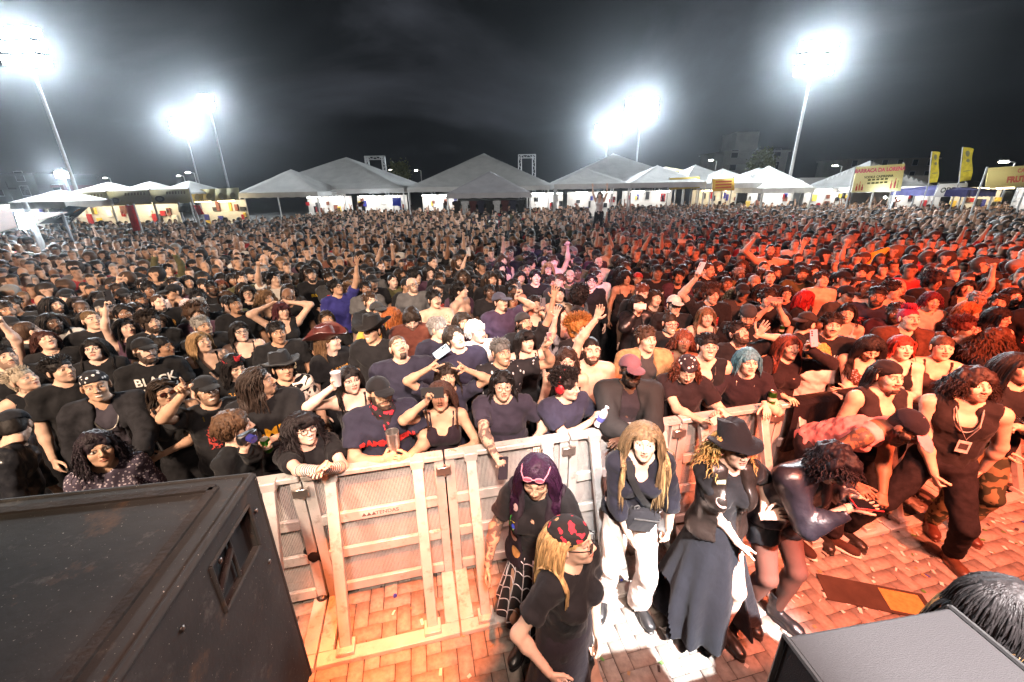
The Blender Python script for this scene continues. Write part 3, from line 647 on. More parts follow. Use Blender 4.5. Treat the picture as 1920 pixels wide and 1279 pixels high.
def make_person(sp, pos=None, toloc=None, J=None, q=1.):
    """One person: the body is one surface; hair and clothes are its children. Returns the body."""
    rg = np.random.default_rng(sp.get('seed', 1)); J = J or core(sp); J['bust'] = sp.get('bust', 1.); limbs(sp, J, toloc)
    h = .0125 if q >= .9 else .017; s = J['s']; tops = sp['top']; tk, tc = tops[0], tops[1]; bk = sp.get('bot', ('trousers', 'black')); ph = sp.get('seed', 1) * .7
    bare = bk[0] in ('skirt', 'shorts', 'tights'); lo, hi = bounds(J, bare); lo[2] = J['P'][2] - .15 if not bare else 0.06
    F = Field(lo, hi, h); trunk(F, J, legs=bare)
    for a in 'RL': arm(F, J, a, 0., 0, 2, cap=False)
    V, Q = F.mesh(); B = Mesh(); M = np.zeros((len(V), 4))
    if sp.get('tattoo'):
        for a in sp['tattoo']:
            d1 = seg_d(V, J['S' + a], J['E' + a]); d2 = seg_d(V, J['E' + a], J['Wr' + a]); M[(np.minimum(d1, d2) < .075), 3] = 1
    B.add(V, Q, M)
    hv, hq, hm = head_mesh(J['f'], sp.get('jaw', 1.), .0044 if q >= .9 else .0066, sp.get('beard'), sp.get('expr'), sp.get('shut', False), sp.get('makeup', False), 0)
    tp = lambda V: J['H'] + (V * J['hs']) @ J['Rh'].T
    hw = hv * np.array([sp.get('fw', 1.), 1, sp.get('fh', 1.)]); B.add(tp(hw), hq, hm)
    for a in 'RL':
        kind, Rm, Wr = J['hands'][a]; hV, hQ = hand_mesh(kind, .0045 if q >= .9 else .0062); m = np.zeros((len(hV), 4))
        if sp.get('tattoo') and a in sp['tattoo']: m[:, 3] = .4
        if a == 'L': hV = hV * np.array([-1, 1, 1]); hQ = hQ[:, ::-1]
        B.add(Wr + (hV * (.98 if not J['f'] else .9) * s) @ Rm.T, hQ, m)
    skin = SKIN
    body = B.build('person', skin, None, TONE[sp.get('skin', 'light')], mask=True)
    J['body'] = body; sp['J'] = J
    C = lambda x, y, z: J['W'] + J['Rc'] @ (np.array([x, y, z]) * s)
    def cloth(name, fn, material, col, wr=.006, f=34., hh=None):
        l2, h2 = bounds(J, True); l2[2] = .03; F = Field(l2, h2, hh or h * 1.05); fn(F); V, Q = F.mesh()
        if not len(V): return None
        V = wrinkle(V, Q, wr, f, ph); return Mesh().add(V, Q).build(name, material, body, col), V, Q
    def cutneck(F, r=.072, deep=0., wide=0.):
        F.cone(J['N'] - J['Rc'][:, 2] * .005, J['N'] + J['Rc'][:, 2] * .2, r, r + .03, .012, 's')
        if deep: F.ell(C(0, -.13, .345 - deep * .3), (.062 + wide, .09, .06 + deep), .012, 's', rm=J['Rc'])
    def upper(F, g, sl, hem, flare=.012, loose=.0):
        trunk(F, J, g, neck=False, k=.045)
        if loose: F.cone(J['C'], J['P'] - np.array([0, 0, .03]), .150 * s * J['w'] + loose, .155 * s * J['w'] + loose, .05, rm=J['Rc'], ry=.74)
        if loose or not sl == 0: F.ell(J['P'] + np.array([0, 0, -.02]), np.array([.172 * J['w'] ** .6, .118 * J['w'], .14]) * s + .018, .05, rm=J['Rp'])
        for a in 'RL':
            if sl: arm(F, J, a, g + .004, 0, sl, cap=True, flare=flare)
        F.plane((0, 0, hem), (0, 0, -1))
    cm = {'denimjacket': DENIM, 'vest': DENIM, 'jacket': LEATHER, 'leathervest': LEATHER, 'lace': LACE, 'floral': FLORAL, 'patterned': PATTERN}.get(tk, COTTON)
    if len(tops) > 2: cm = tops[2]
    col = TCOL[tc] if isinstance(tc, str) else tc; hem = sp.get('hem', J['P'][2] - .06)
    res = None
    if tk in ('tee', 'floral', 'patterned'):
        res = cloth('t_shirt' if tk == 'tee' else 'shirt', lambda F: (upper(F, .013 if J['f'] else .016, .62, hem, .012 if J['f'] else .020, .006 if J['f'] else .026), cutneck(F)), cm, col)
    elif tk in ('long', 'lace', 'sweater'):
        res = cloth('top' if tk != 'sweater' else 'sweater', lambda F: (upper(F, .012 if tk != 'sweater' else .02, 1.93 if tk != 'lace' else 1.9, hem, .004), cutneck(F, .07, sp.get('deep', 0.))), cm, col)
    elif tk == 'q3':
        res = cloth('top', lambda F: (upper(F, .012, 1.45, hem, .004), cutneck(F, .075, .03)), cm, col)
    elif tk in ('tank', 'jersey'):
        def fn(F):
            upper(F, .014, 0, hem)
            for a in 'RL': F.ell(J['S' + a] + J['Rc'] @ np.array([(.045 if a == 'L' else -.045), 0, .0]), (.075, .16, .115), .01, 's', rm=J['Rc'])
            cutneck(F, .085, .045, .01)
        res = cloth('tank_top', fn, cm, col)
    elif tk in ('strap', 'bra'):
        def fn(F):
            upper(F, .009, 0, hem if tk == 'strap' else J['C'][2] - .08)
            F.plane(C(0, 0, .255), J['Rc'] @ np.array([0, .25, 1.]))
            for g in (-1, 1):
                a, m, b = C(g * .085, -.115, .24), C(g * .098, -.03, .385), C(g * .085, .09, .26); F.cone(a, m, .011, .011, .01); F.cone(m, b, .011, .011, .01)
            cutneck(F, .08, .05, .0)
        res = cloth('strap_top', fn, cm, col, .003)
    if tk in ('denimjacket', 'jacket', 'cardigan', 'vest', 'leathervest'):
        inner = sp.get('inner', 'gray'); vest = tk in ('vest', 'leathervest')
        cloth('t_shirt', lambda F: (upper(F, .010, .6 if vest else 0, hem + .02, .012), cutneck(F)), COTTON, TCOL[inner] if isinstance(inner, str) else inner)
        def fn(F):
            upper(F, .026, 0 if vest else 1.9, hem - (.02 if not vest else -.03), .004, .01)
            if vest:
                for a in 'RL': F.ell(J['S' + a] + J['Rc'] @ np.array([(.05 if a == 'L' else -.05), 0, -.01]), (.07, .16, .10), .01, 's', rm=J['Rc'])
            ow = sp.get('open', .05)
            F.cone(C(0, -.165, -.4), C(0, -.15, .42), ow * 1.1, ow * 1.1, .01, 's', rm=J['Rc'], ry=1.7)
            for g in (-1, 1):
                F.cone(C(g * (ow + .012), -.125, .20), C(g * .075, -.02, .395), .016, .020, .012); F.cone(C(g * .075, -.02, .395), C(g * .03, .075, .40), .020, .018, .012)
            cutneck(F, .068)
        res = cloth('vest' if vest else ('cardigan' if tk == 'cardigan' else 'jacket'), fn, cm, col, .006, 18.)
    J['shirt'] = res
    # below the waist
    bcol = TCOL[bk[1]] if isinstance(bk[1], str) else bk[1]; bm_ = bk[2] if len(bk) > 2 else DENIM
    if bk[0] in ('trousers', 'flare'):
        def fn(F):
            J2 = dict(J); A = .014; s_ = s; wd = J['w'] ** .6
            F.ell(J['P'], np.array([.172 * wd, .118 * J['w'], .13]) * s + .008, .04, rm=J['Rp'])
            for a in 'RL':
                fl = .05 if bk[0] == 'flare' else .024; F.cone(J['hip' + a], J['kn' + a], .092 * s * wd + .01, .06 * s * wd + .010, .03); F.cone(J['kn' + a], J['an' + a] + (J['an' + a] - J['kn' + a]) * (.06 if bk[0] == 'flare' else -.02), .06 * s * wd + .010, .040 * s + fl, .03, cap=True)
            F.plane(J['P'] + np.array([0, 0, .10]), (0, 0, 1))
        cloth('trousers', fn, bm_, bcol, .007, 20., .016 if q < 1.2 else .0125)
    elif bk[0] == 'shorts':
        def fn(F):
            wd = J['w'] ** .6; F.ell(J['P'], np.array([.172 * wd, .118 * J['w'], .13]) * s + .010, .04, rm=J['Rp'])
            for a in 'RL': F.cone(J['hip' + a], J['hip' + a] + (J['kn' + a] - J['hip' + a]) * .42, .092 * s * wd + .016, .08 * s * wd + .022, .03, cap=True)
            F.plane(J['P'] + np.array([0, 0, .10]), (0, 0, 1))
        cloth('shorts', fn, bm_, bcol, .005)
        tg = lambda F: [(F.cone(J['hip' + a], J['kn' + a], .088 * s * J['w'] ** .6 + .007, .054 * s * J['w'] ** .6 + .007, .04), F.cone(J['kn' + a], J['an' + a], .054 * s * J['w'] ** .6 + .007, .034 * s + .007, .02), F.ell(J['kn' + a] + (J['an' + a] - J['kn' + a]) * .3 + np.array([0, .02, 0]), np.array([.057, .059, .107]), .03)) for a in 'RL']
        if sp.get('tights'): cloth('tights', tg, TIGHTS, sp['tights'], .0003, hh=.0125)
    elif bk[0] == 'skirt':
        hz = sp.get('skz', .55); rr = sp.get('skr', .27)
        def fn(F):
            F.ell(J['P'], np.array([.178, .122 * J['w'], .13]) * s + .008, .04, rm=J['Rp']); F.cone(J['P'], np.array([J['P'][0] * .5 + sp.get('skx', 0), J['P'][1], hz]), .165 * s, rr, .05, cap=True, rm=I3, ry=.8)
            F.plane((0, 0, hz), (0, 0, -1)); F.plane(J['P'] + np.array([0, 0, .11]), (0, 0, 1))
            if sp.get('slit'): F.ell((sp['slit'], -.22, hz + .05), (.07, .2, .30), .02, 's')
        r_ = cloth('skirt', fn, sp.get('skm', COTTON), bcol, .0)
        if r_:
            o, V, Q = r_; t = np.clip((J['P'][2] - V[:, 2]) / (J['P'][2] - hz), 0, 1); an = np.arctan2(V[:, 1] - J['P'][1], V[:, 0] - J['P'][0]); k = 1 + .10 * t * np.sin(an * 11 + 1.3 * np.sin(an * 3 + V[:, 2] * 4))
            V[:, 0] = J['P'][0] + (V[:, 0] - J['P'][0]) * k; V[:, 1] = J['P'][1] + (V[:, 1] - J['P'][1]) * k; o.data.vertices.foreach_set('co', V.astype(np.float32).ravel()); o.data.update(); J['skirt'] = (o, V, Q)
    sh = sp.get('shoes', ('boot', (.02, .016, .014)) if q >= .9 else None)
    if sh:
        for a, g in (('R', -1), ('L', 1)):
            V, Q = shoe_mesh(sh[0]); V = V * np.array([-g, 1, 1]); Q = Q if g < 0 else Q[:, ::-1]; Rz = rot('z', R(J['toe' + a]))
            an = J['an' + a].copy(); an[2] = sp.get('lift', {}).get(a, 0.); Mesh().add(V @ Rz.T + np.array([an[0], an[1] - .02, an[2]]), Q).build('shoe', LEATHER if sh[0] in ('boot', 'tall', 'shoe') else COTTON, body, sh[1])
            if sh[0] == 'sneaker':
                S_ = body.children[-1]; Fs = Field((-.08, -.24, -.01), (.08, .14, .05), .007); Fs.ell((0, -.05, .014), (.057, .158, .022), .004); Fs.plane((0, 0, .001), (0, 0, -1)); Fs.plane((0, 0, .026), (0, 0, 1)); V, Q = Fs.mesh(); Mesh().add(V @ Rz.T + np.array([an[0], an[1] - .02, an[2]]), Q).build('sole', PLASTIC, S_, (.6, .55, .5))
    # head: hair, hats, glasses
    hm_ = hair_mesh(sp, J, rg, q)
    if hm_ is not None: hcol = HCOL[sp['hair'][1]] if isinstance(sp['hair'][1], str) else sp['hair'][1]; hb = hm_.build('hair', HAIR, body, hcol)
    if sp.get('tips') and hm_ is not None: V, Q = locks(J, np.random.default_rng(99), 420, sp.get('hl', .45) * 1.04, .10, 26, .0036, steps=13, tail=5); Mesh().add(V, Q).build('hair_streaks', HAIR, hb, sp['tips'])
    hat = sp.get('hat')
    if hat:
        k, c = hat[0], hat[1]; c = TCOL[c] if isinstance(c, str) else c; mm = hat[2] if len(hat) > 2 else COTTON
        if k == 'cap' and len(hat) > 3: V, Q = cap_mesh('dome'); cp = Mesh().add(tp(V), Q).build('cap', mm, body, c); V, Q = cap_mesh('brim'); Mesh().add(tp(V), Q).build('brim', mm, cp, hat[3])
        elif k in ('cap', 'capback', 'beanie'): V, Q = cap_mesh(k, .006 if q >= .9 else .009); Mesh().add(tp(V), Q).build('cap' if k != 'beanie' else 'beanie', mm, body, c)
        elif k == 'bandana': V, Q = bandana_mesh(); Mesh().add(tp(V), Q).build('bandana', mm, body, c)
        elif k == 'cowboy': V, Q = hat_mesh(.185, .125, .06, .0); Mesh().add(tp(V * np.array([1, 1, 1]) @ rot('x', R(6)).T + np.array([0, .012, .062])), Q).build('cowboy_hat', mm, body, c)
        elif k == 'fedora': V, Q = hat_mesh(.165, .11, .02, .01); Mesh().add(tp(V + np.array([0, .012, .062])), Q).build('brimmed_hat', mm, body, c)
        elif k == 'witch': V, Q = hat_mesh(.148, .115, .01, .03, .03, .05); Mesh().add(tp(V @ rot('x', R(-6)).T + np.array([0, .012, .055])), Q).build('floppy_hat', mm, body, c)
        elif k == 'headband':
            F = Field((-.11, -.12, -.02), (.11, .13, .16), .007); F.ell((0, .014, .045), (.090, .108, .092)); F.ell((0, .014, .045), (.080, .1, .2), .004, 's'); F.plane((0, -.05, .055), (0, -.5, -1)); F.plane((0, 0, .095), (0, .2, 1)); F.cone((.0, -.07, .11), (.04, -.08, .15), .016, .006); F.cone((0, -.07, .11), (-.03, -.08, .155), .016, .006); V, Q = F.mesh(); Mesh().add(tp(V), Q).build('headband', mm, body, c)
        elif k == 'headphone':
            M = Mesh(); a = np.linspace(-1.5, 1.5, 15); V, Q = tubes(np.stack([.098 * np.sin(a), .012 + 0 * a, .02 + .108 * np.cos(a)], 1)[None], .009, 6); M.add(tp(V), Q); M.build('headphones', PLASTIC, body, c)
            for g in (-1, 1):
                F = Field((g * .095 - .05, -.05, -.06), (g * .095 + .05, .07, .06), .007); F.ell((g * .095, .01, -.002), (.022, .042, .046)); V, Q = F.mesh(); Mesh().add(tp(V), Q).build('ear_cup', PLASTIC, body, c)
    gl = sp.get('glasses')
    if gl:
        M = Mesh(); up = .098 if gl[0] == 'onhead' else 0.; LM = glasses_mesh(M, tp, gl[0] != 'clear', up, .0036 if gl[0] == 'onhead' else .0026); g_ = M.build('glasses', PLASTIC, body, gl[1])
        if gl[0] != 'clear': LM.build('lens', LENS, g_, gl[2] if len(gl) > 2 else (.02, .012, .01))
    if sp.get('choker'):
        a = np.linspace(0, 2 * math.pi, 25); c = J['N'] + (J['H'] - J['N']) * .32; r0 = (.056 if J['f'] else .066) * s + .003; V, Q = tubes(np.stack([c[0] + r0 * np.cos(a), c[1] + r0 * np.sin(a), c[2] + .008 * np.sin(a) + 0 * a], 1)[None], .007, 6); Mesh().add(V, Q).build('choker', LEATHER, body, (.012, .012, .012))
    if sp.get('chain'):
        t = np.linspace(-1, 1, 31); x = .075 * np.sin(t * 1.57); z = .36 - .15 * (1 - t ** 2); y = -.045 - .085 * (1 - t ** 2) ** .7; P = np.array([C(x[i], y[i] - .012, z[i]) for i in range(31)]); V, Q = tubes(P[None], .0042, 5); Mesh().add(V, Q).build('necklace', METAL, body, sp['chain'] if isinstance(sp['chain'], tuple) else (.75, .72, .66))
    if sp.get('earrings'):
        for g in (-1, 1):
            a = np.linspace(0, 6.2832, 17); V, Q = tubes(np.stack([np.full(17, g * .083), .005 + .022 * np.cos(a), -.062 + .022 * np.sin(a)], 1)[None], .0025, 5); Mesh().add(tp(V), Q).build('earring', METAL, body, (.8, .76, .6))
    if sp.get('sling'):
        g = sp['sling']; P = np.array([C(-g * .09, -.02, .40), C(-g * .085, -.10, .33), C(-g * .03, -.135, .22), C(g * .04, -.135, .10), C(g * .13, -.09, -.04)]); t = np.linspace(0, 4, 17); P = np.stack([np.interp(t, range(5), P[:, i]) for i in range(3)], 1); V, Q = tubes(P[None], .0055, 4, 4.0, ref=J['Rc'][:, 1]); V = V + J['Rc'] @ np.array([0, -.022, 0]); Mesh().add(V, Q).build('strap', COTTON, body, (.015, .015, .016))
    for (s_, zz, size, c_, bold) in sp.get('text', ()):
        if res: shirt_text(body, J, res, s_, zz, size, c_, bold)
    if sp.get('print') and res: blotch(body, J, res, *sp['print'])
    return body
def seg_d(V, a, b):
    ab = b - a; t = np.clip(((V - a) @ ab) / (ab @ ab), 0, 1); return np.linalg.norm(V - a - t[:, None] * ab, axis=1)
def drape(V2, o, V, Q, origin, X, Y, Nn, off=.004):
    """Lay flat points V2 (x, y) onto cloth V, Q along -Nn from in front."""
    t = BVHTree.FromPolygons([tuple(v) for v in V], [tuple(int(i) for i in q) for q in Q]); out = []; last = None
    for p in V2:
        st = origin + X * p[0] + Y * p[1] + Nn * .4; hit = t.ray_cast(Vector(st), Vector(-Nn), .6)
        if hit[0] is None: w = (st - Nn * .4) if last is None else st - Nn * last
        else: last = hit[3]; w = np.array(hit[0]) + Nn * off
        out.append(w)
    return np.array(out)
def shirt_text(body, J, res, s_, zz, size, c_, bold=0.):
    o, V, Q = res; Rc = J['Rc']; T2, T = text_mesh(s_, size, bold, 0, .022); W2 = drape(T2[:, :2], o, V, Q, J['W'] + Rc @ np.array([0, 0, zz]) * J['s'], Rc[:, 0], Rc[:, 2], -Rc[:, 1], .009)
    Mesh().add(W2, T=T).build('lettering', PRINT, o, c_)
def blotch(body, J, res, col, w=.20, h=.22, z=.17):
    """A picture print on the chest."""
    o, V, Q = res; Rc = J['Rc']; u, v = np.meshgrid(np.linspace(-w / 2, w / 2, 9), np.linspace(-h / 2, h / 2, 9), indexing='ij'); W2 = drape(np.stack([u.ravel(), v.ravel()], 1), o, V, Q, J['W'] + Rc @ np.array([0, 0, z]) * J['s'], Rc[:, 0], Rc[:, 2], -Rc[:, 1], .004)
    i = (np.arange(8)[:, None] * 9 + np.arange(8)[None]).ravel(); Mesh().add(W2, np.stack([i, i + 9, i + 10, i + 1], 1)).build('print', BAND, o, col)
# ------------------------------------------------------------------ the people one can single out (u, v: where the face is in the photograph)
CROWD = 'concertgoers packed behind the barrier'
HEROES = []
PRC = [(.5, .48, .46), (.35, .33, .32), (.45, .06, .05), (.5, .42, .3), (.3, .32, .36), (.5, .25, .06)]
def P(u, v, tg, label, sex, hair, top, t=0, hp=6, **k):
    if top is B and 'text' not in k and k.get('seed', 0) % 3 != 1: k['print'] = (PRC[k['seed'] % 6], .17 + .05 * (k['seed'] % 2), .2, .17)
    k.update(u=u, v=v, tg=tg, label=label, sex=sex, hair=hair, top=top, t=t, hpw=hp); HEROES.append(k)
B = ('tee', 'black'); NV = ('tee', 'navy')
BLK = (.012, .012, .013)
# --- in the pit, in front of the barrier
P(1006, 893, 'purple-haired woman', 'woman with long purple hair, sunglasses on her head, patched denim vest and spiderweb skirt', 'f', ('long', (.022, .006, .020)), ('vest', (.022, .016, .022)), -8, -16, pit=1, inner='black', bot=('skirt', 'black'), skz=.40, skr=.27,
  shoes=('tall', BLK), glasses=('onhead', (.62, .22, .28), (.5, .12, .18)), tattoo='R', skin='mid', R=('px', 914, 1062, .0, 'relax'), L='cup', shut=True, makeup=True, ht=1.66, w=1.06, bt=-12, open=.075, seed=21, hn=1.6, legs=((-.10, .02), (.10, .04)))
P(1072, 1012, 'blond woman in bandana', 'blond woman in profile with red and black bandana, glasses and black patched shirt', 'f', ('long', (.38, .245, .11)), ('tee', 'black'), 78, 2, pit=1, hat=('bandana', (.015, .013, .014), SCARF), glasses=('clear', BLK), skin='light',
  R=('px', 1030, 1262, .22, 'relax'), L=('px', 1120, 1190, .0, 'grip'), bt=52, ht=1.62, seed=22, hn=1.4, hl=.42, bot=('skirt', (.014, .012, .016)), skz=.3, skr=.24, w=.86, shoes=('boot', BLK))
P(1207, 826, 'woman in white trousers', 'long-haired woman in black top and white flared trousers with a crossbody bag', 'f', ('long', (.14, .088, .046)), ('q3', (.014, .014, .022)), 8, 2, pit=1, bot=('flare', (.66, .55, .50), COTTON), shoes=('shoe', BLK), skin='light', R=('px', 1186, 1040, .10, 'relax'),
  L=('px', 1254, 990, .0, 'grip'), bt=16, lean=16, ht=1.70, seed=23, tips=(.34, .23, .11), hl=.62, hn=1.5, sling=1, legs=((-.16, .05), (.12, -.02)), hy0=0)
P(1378, 838, 'woman in floppy hat', 'woman in floppy black hat with curly blond hair, black vest and long black skirt', 'f', ('big', (.42, .26, .09)), ('leathervest', (.02, .014, .012)), 38, 0, pit=1, inner='black', hat=('witch', (.014, .014, .018)), skin='pale', bot=('skirt', (.008, .0085, .012)), skz=.10, skr=.40, slit=.14,
  R=('px', 1398, 1050, .14, 'horns', (.3, -.2, -1), (.75, -.4, -.45)), L=('px', 1432, 968, .05, 'open', (.2, -.7, .6), (.8, -.2, .3)), bt=30, ht=1.68, seed=24, hl=.34, hn=1.3, shoes=('boot', (.015, .014, .013)), open=.06, lean=5, legs=((-.1, .03), (.13, -.1)))
P(1562, 872, 'curly woman in leather jacket', 'woman with curly black hair bent over her phone in leather jacket, shorts and tights', 'f', ('big', (.012, .009, .012)), ('jacket', (.018, .016, .022)), 62, -38, pit=1, inner='black', bot=('shorts', 'black', LEATHER), tights=(.11, .048, .036), shoes=('boot', BLK), skin='light',
  R=('px', 1592, 952, .10, 'flat', (0, -.3, 1), (.9, -.3, .1)), L=('px', 1600, 935, .0, 'grip'), bt=52, lean=26, ht=1.70, seed=25, hl=.19, hn=1.2, w=1.12, legs=((-.11, .05), (.11, -.03)), hem=.90)
P(1700, 800, 'bending man in pink jersey', 'bearded man in pink basketball jersey and pink-brimmed cap bending down', 'm', ('buzz', 'black'), ('jersey', (.60, .24, .26)), 72, -38, pit=1, hat=('cap', (.014, .012, .018), COTTON, (.50, .22, .27)), skin='brown', beard='long', bot=('trousers', (.022, .019, .024)), R=('px', 1600, 905, .15, 'relax'), L=('px', 1655, 925, .05, 'grip'),
  bt=66, lean=56, ht=1.80, w=1.1, seed=26, shoes=('sneaker', (.05, .025, .02)), tattoo='R', legs=((-.13, .1), (.15, -.05)))
P(1826, 722, 'curly man in black tank top', 'muscular man with long dark curls, black tank top, silver chain and badge', 'm', ('big', (.02, .011, .009)), ('tank', (.016, .013, .014)), 40, 6, pit=1, skin='light', beard='stubble', chain=1, bot=('trousers', (.017, .014, .016)), R=('px', 1752, 898, .10, 'fist'), L=('px', 1828, 915, .0, 'relax'),
  bt=10, ht=1.82, w=1.08, seed=27, hl=.26, hn=1.4, shoes=('boot', (.10, .04, .022)), legs=((-.40, -.02, -35), (.26, .02, 20)), squat=.06)
P(1908, 690, 'long-haired man in dark coat', 'man with straight dark hair, dark open jacket and camouflage trousers', 'm', ('long', 'black'), ('jacket', (.02, .016, .018), DENIM), 55, 4, pit=1, inner='black', skin='light', beard='stubble', bot=('trousers', (.1, .1, .1), CAMO), R=('px', 1880, 850, .1, 'relax'), L=('px', 1906, 800, .25, 'grip'), bt=25, ht=1.80,
  seed=28, shoes=('boot', (.09, .03, .02)), text=(('NDA', .2, .075, (.6, .58, .55), .0),), open=.085)
P(1664, 705, 'man in skull bandana', 'man in black crossbones bandana and striped tank top standing by the barrier', 'm', ('long', 'black'), ('tank', (.02, .016, .018)), 48, 0, pit=1, hat=('bandana', (.016, .013, .014)), skin='light', beard='goatee', R='down', L='chest', bt=38, ht=1.78, seed=29, hl=.3, bot=('trousers', 'black'))
P(1893, 1146, 'dark wavy-haired woman', 'woman with dark wavy blond-tipped hair and grey top beside the stage monitor', 'f', ('wavy', (.010, .008, .008)), ('long', (.33, .33, .36)), 120, -12, pit=1, skin='light', R='down', L='face', bt=100, ht=1.75, seed=30, tips=(.30, .17, .06), hl=.42, hn=2.2, bot=('trousers', 'black'))
# --- first rows, at the barrier
P(180, 724, 'man in paisley bandana', 'smiling man in black paisley bandana and dark denim jacket', 'm', ('buzz', 'black'), ('denimjacket', (.02, .02, .024)), -4, 2, inner=(.05, .045, .06), hat=('bandana', (.018, .018, .022), PAISLEY), skin='mid', R='down', L=('px', 268, 868, .30, 'relax', (0, 0, -1)), chain=1, ht=1.80, seed=41, open=.07, expr='smile', lean=6)
P(184, 842, 'woman with winged eyeliner', 'woman with black wavy hair, winged eyeliner and lilac patterned long-sleeved top', 'f', ('curly', (.014, .009, .013)), ('lace', (.05, .04, .06)), 4, 6, skin='mid', makeup=True, earrings=1, R='down', L='down', ht=1.62, seed=42, hl=.30)
P(112, 694, 'man glancing aside', 'dark short-haired man in plain black t-shirt glancing aside behind the bandana man', 'm', ('short', 'black'), B, 32, 4, skin='light', ht=1.76, seed=43)
P(42, 712, 'person with hoop earring', 'person with cropped bleached hair and large hoop earring', 'f', ('crop', (.30, .25, .19)), ('tank', 'black'), 42, 10, skin='light', earrings=1, ht=1.68, seed=44)
P(8, 672, 'bearded man at frame edge', 'bearded man in dark jacket cut off by the picture edge', 'm', ('crop', 'black'), ('long', 'black'), 20, 12, beard='stubble', ht=1.76, seed=45)
P(28, 800, 'person in dark hood', 'person turned away in a dark hooded jacket beside the speaker', 'm', ('short', 'black'), ('long', (.016, .017, .022), LEATHER), 165, -40, ht=1.64, w=1.15, seed=46, lean=20, hat=('beanie', (.016, .017, .022)))
P(86, 640, 'auburn woman in striped collar', 'woman with auburn hair lifting her chin in a dark jacket with striped collar', 'f', ('bob', (.05, .018, .014)), ('long', 'black'), 18, 22, ht=1.70, seed=47, shut=True, w=1.1)
P(52, 622, 'buzz-cut man from behind', 'buzz-cut man in dark top facing away into the crowd', 'm', ('buzz', 'brown'), ('long', 'charcoal'), 118, 0, ht=1.78, seed=48)
P(178, 655, 'pale woman with dark curls', 'pale woman with long dark wavy hair beside the man in black cap', 'f', ('wavy', 'black'), B, -18, 12, skin='pale', ht=1.68, seed=49, makeup=True)
P(172, 600, 'buzz-cut man', 'broad buzz-cut man in black t-shirt looking towards the stage', 'm', ('buzz', (.10, .06, .03)), B, 20, 6, ht=1.82, w=1.15, seed=50, skin='light')
P(272, 657, 'bearded man in black cap', 'bearded man in black cap and black t-shirt with large white lettering', 'm', ('crop', 'brown'), B, 14, 4, hat=('cap', 'black'), beard='full', skin='pale', ht=1.80, w=1.08, seed=51, text=(('BLACK', .265, .10, (.62, .6, .58), .002), ('SABBATH', .175, .075, (.62, .6, .58), .002)))
P(305, 650, 'woman with hair tied up', 'woman with tied-up dark hair looking aside behind the capped man', 'f', ('bun', 'black'), B, 50, -4, skin='tan', ht=1.63, seed=52)
P(376, 642, 'dark blond singing woman', 'dark blond woman singing with a hand on her chest and crossbody strap', 'f', ('long', 'dblond'), ('strap', 'black'), 34, 8, skin='light', R='down', L='chest', tattoo='L', sling=1, expr='open', ht=1.70, w=1.08, seed=53, hl=.34)
P(282, 604, 'bearded man frowning', 'frowning bearded man with dark wavy hair in black shirt', 'm', ('curlytop', 'dark'), B, 22, 2, beard='full', ht=1.78, seed=54)
P(380, 612, 'grey-haired man', 'short grey-haired man with goatee behind the dark blond woman', 'm', ('crop', 'gray'), B, 25, 3, beard='goatee', skin='mid', ht=1.76, seed=55)
P(450, 622, 'woman in choker and glasses', 'woman with glasses, black choker and strap top showing bare shoulders', 'f', ('long', 'black'), ('strap', 'black'), 14, 6, glasses=('clear', (.1, .1, .1)), choker=1, makeup=True, skin='pale', ht=1.68, w=1.1, seed=56, hl=.3)
P(520, 624, 'young man with short hair', 'young man with short black hair and serious look in dark t-shirt', 'm', ('crop', 'black'), B, 10, 2, skin='tan', ht=1.76, seed=57)
P(530, 690, 'woman in black brimmed hat', 'woman in black brimmed hat and cream top with black flower print', 'f', ('tied', 'black'), ('floral', 'white'), 18, 4, hat=('fedora', (.013, .013, .015)), skin='mid', ht=1.70, seed=58)
P(440, 687, 'woman in red headband', 'dark-haired woman wearing a red knotted headband', 'f', ('wavy', 'black'), B, 22, -10, hat=('headband', (.38, .02, .03), SCARF), skin='light', makeup=True, ht=1.62, seed=59, hl=.26)
P(486, 716, 'balding ponytailed man', 'balding older man in profile with ponytail, goatee and comic lettering on his black t-shirt', 'm', ('pony', (.03, .02, .016)), B, 72, 4, beard='goatee', skin='mid', ht=1.80, w=1.12, recede=.045, R='down', L=('px', 516, 822, .30, 'grip'), bt=8, seed=60,
  text=(('X-MEN', .155, .125, (.62, .30, .02), .003),))
P(306, 736, 'woman in dark sunglasses', 'woman in dark sunglasses and black top with crossbody strap', 'f', ('tied', 'dark'), ('strap', 'black'), 16, 2, glasses=('sun', (.03, .02, .015), (.05, .012, .008)), skin='mid', sling=-1, ht=1.64, w=1.08, seed=61, L='fold')
P(388, 733, 'man raising pointing hand', 'man in black cap with white badge raising his hand with finger pointing', 'm', ('short', 'black'), B, 10, 8, hat=('cap', 'black'), beard='stubble', skin='mid', chain=(.6, .45, .1), R=('px', 346, 735, .30, 'point', (.2, -1, .2), (-.2, -.5, .9)), L='down', ht=1.70, seed=62, expr='smile')
P(440, 800, 'brown-haired teenager', 'brown-haired teenager in profile filming with a dark handheld camera', 'm', ('mop', (.075, .04, .022)), ('long', (.011, .012, .014)), 84, -6, skin='light', ht=1.62, R='down', L=('px', 458, 842, .24, 'grip', (-.5, -.3, .3), (.4, -.3, 1)), bt=58, seed=63, w=.9)
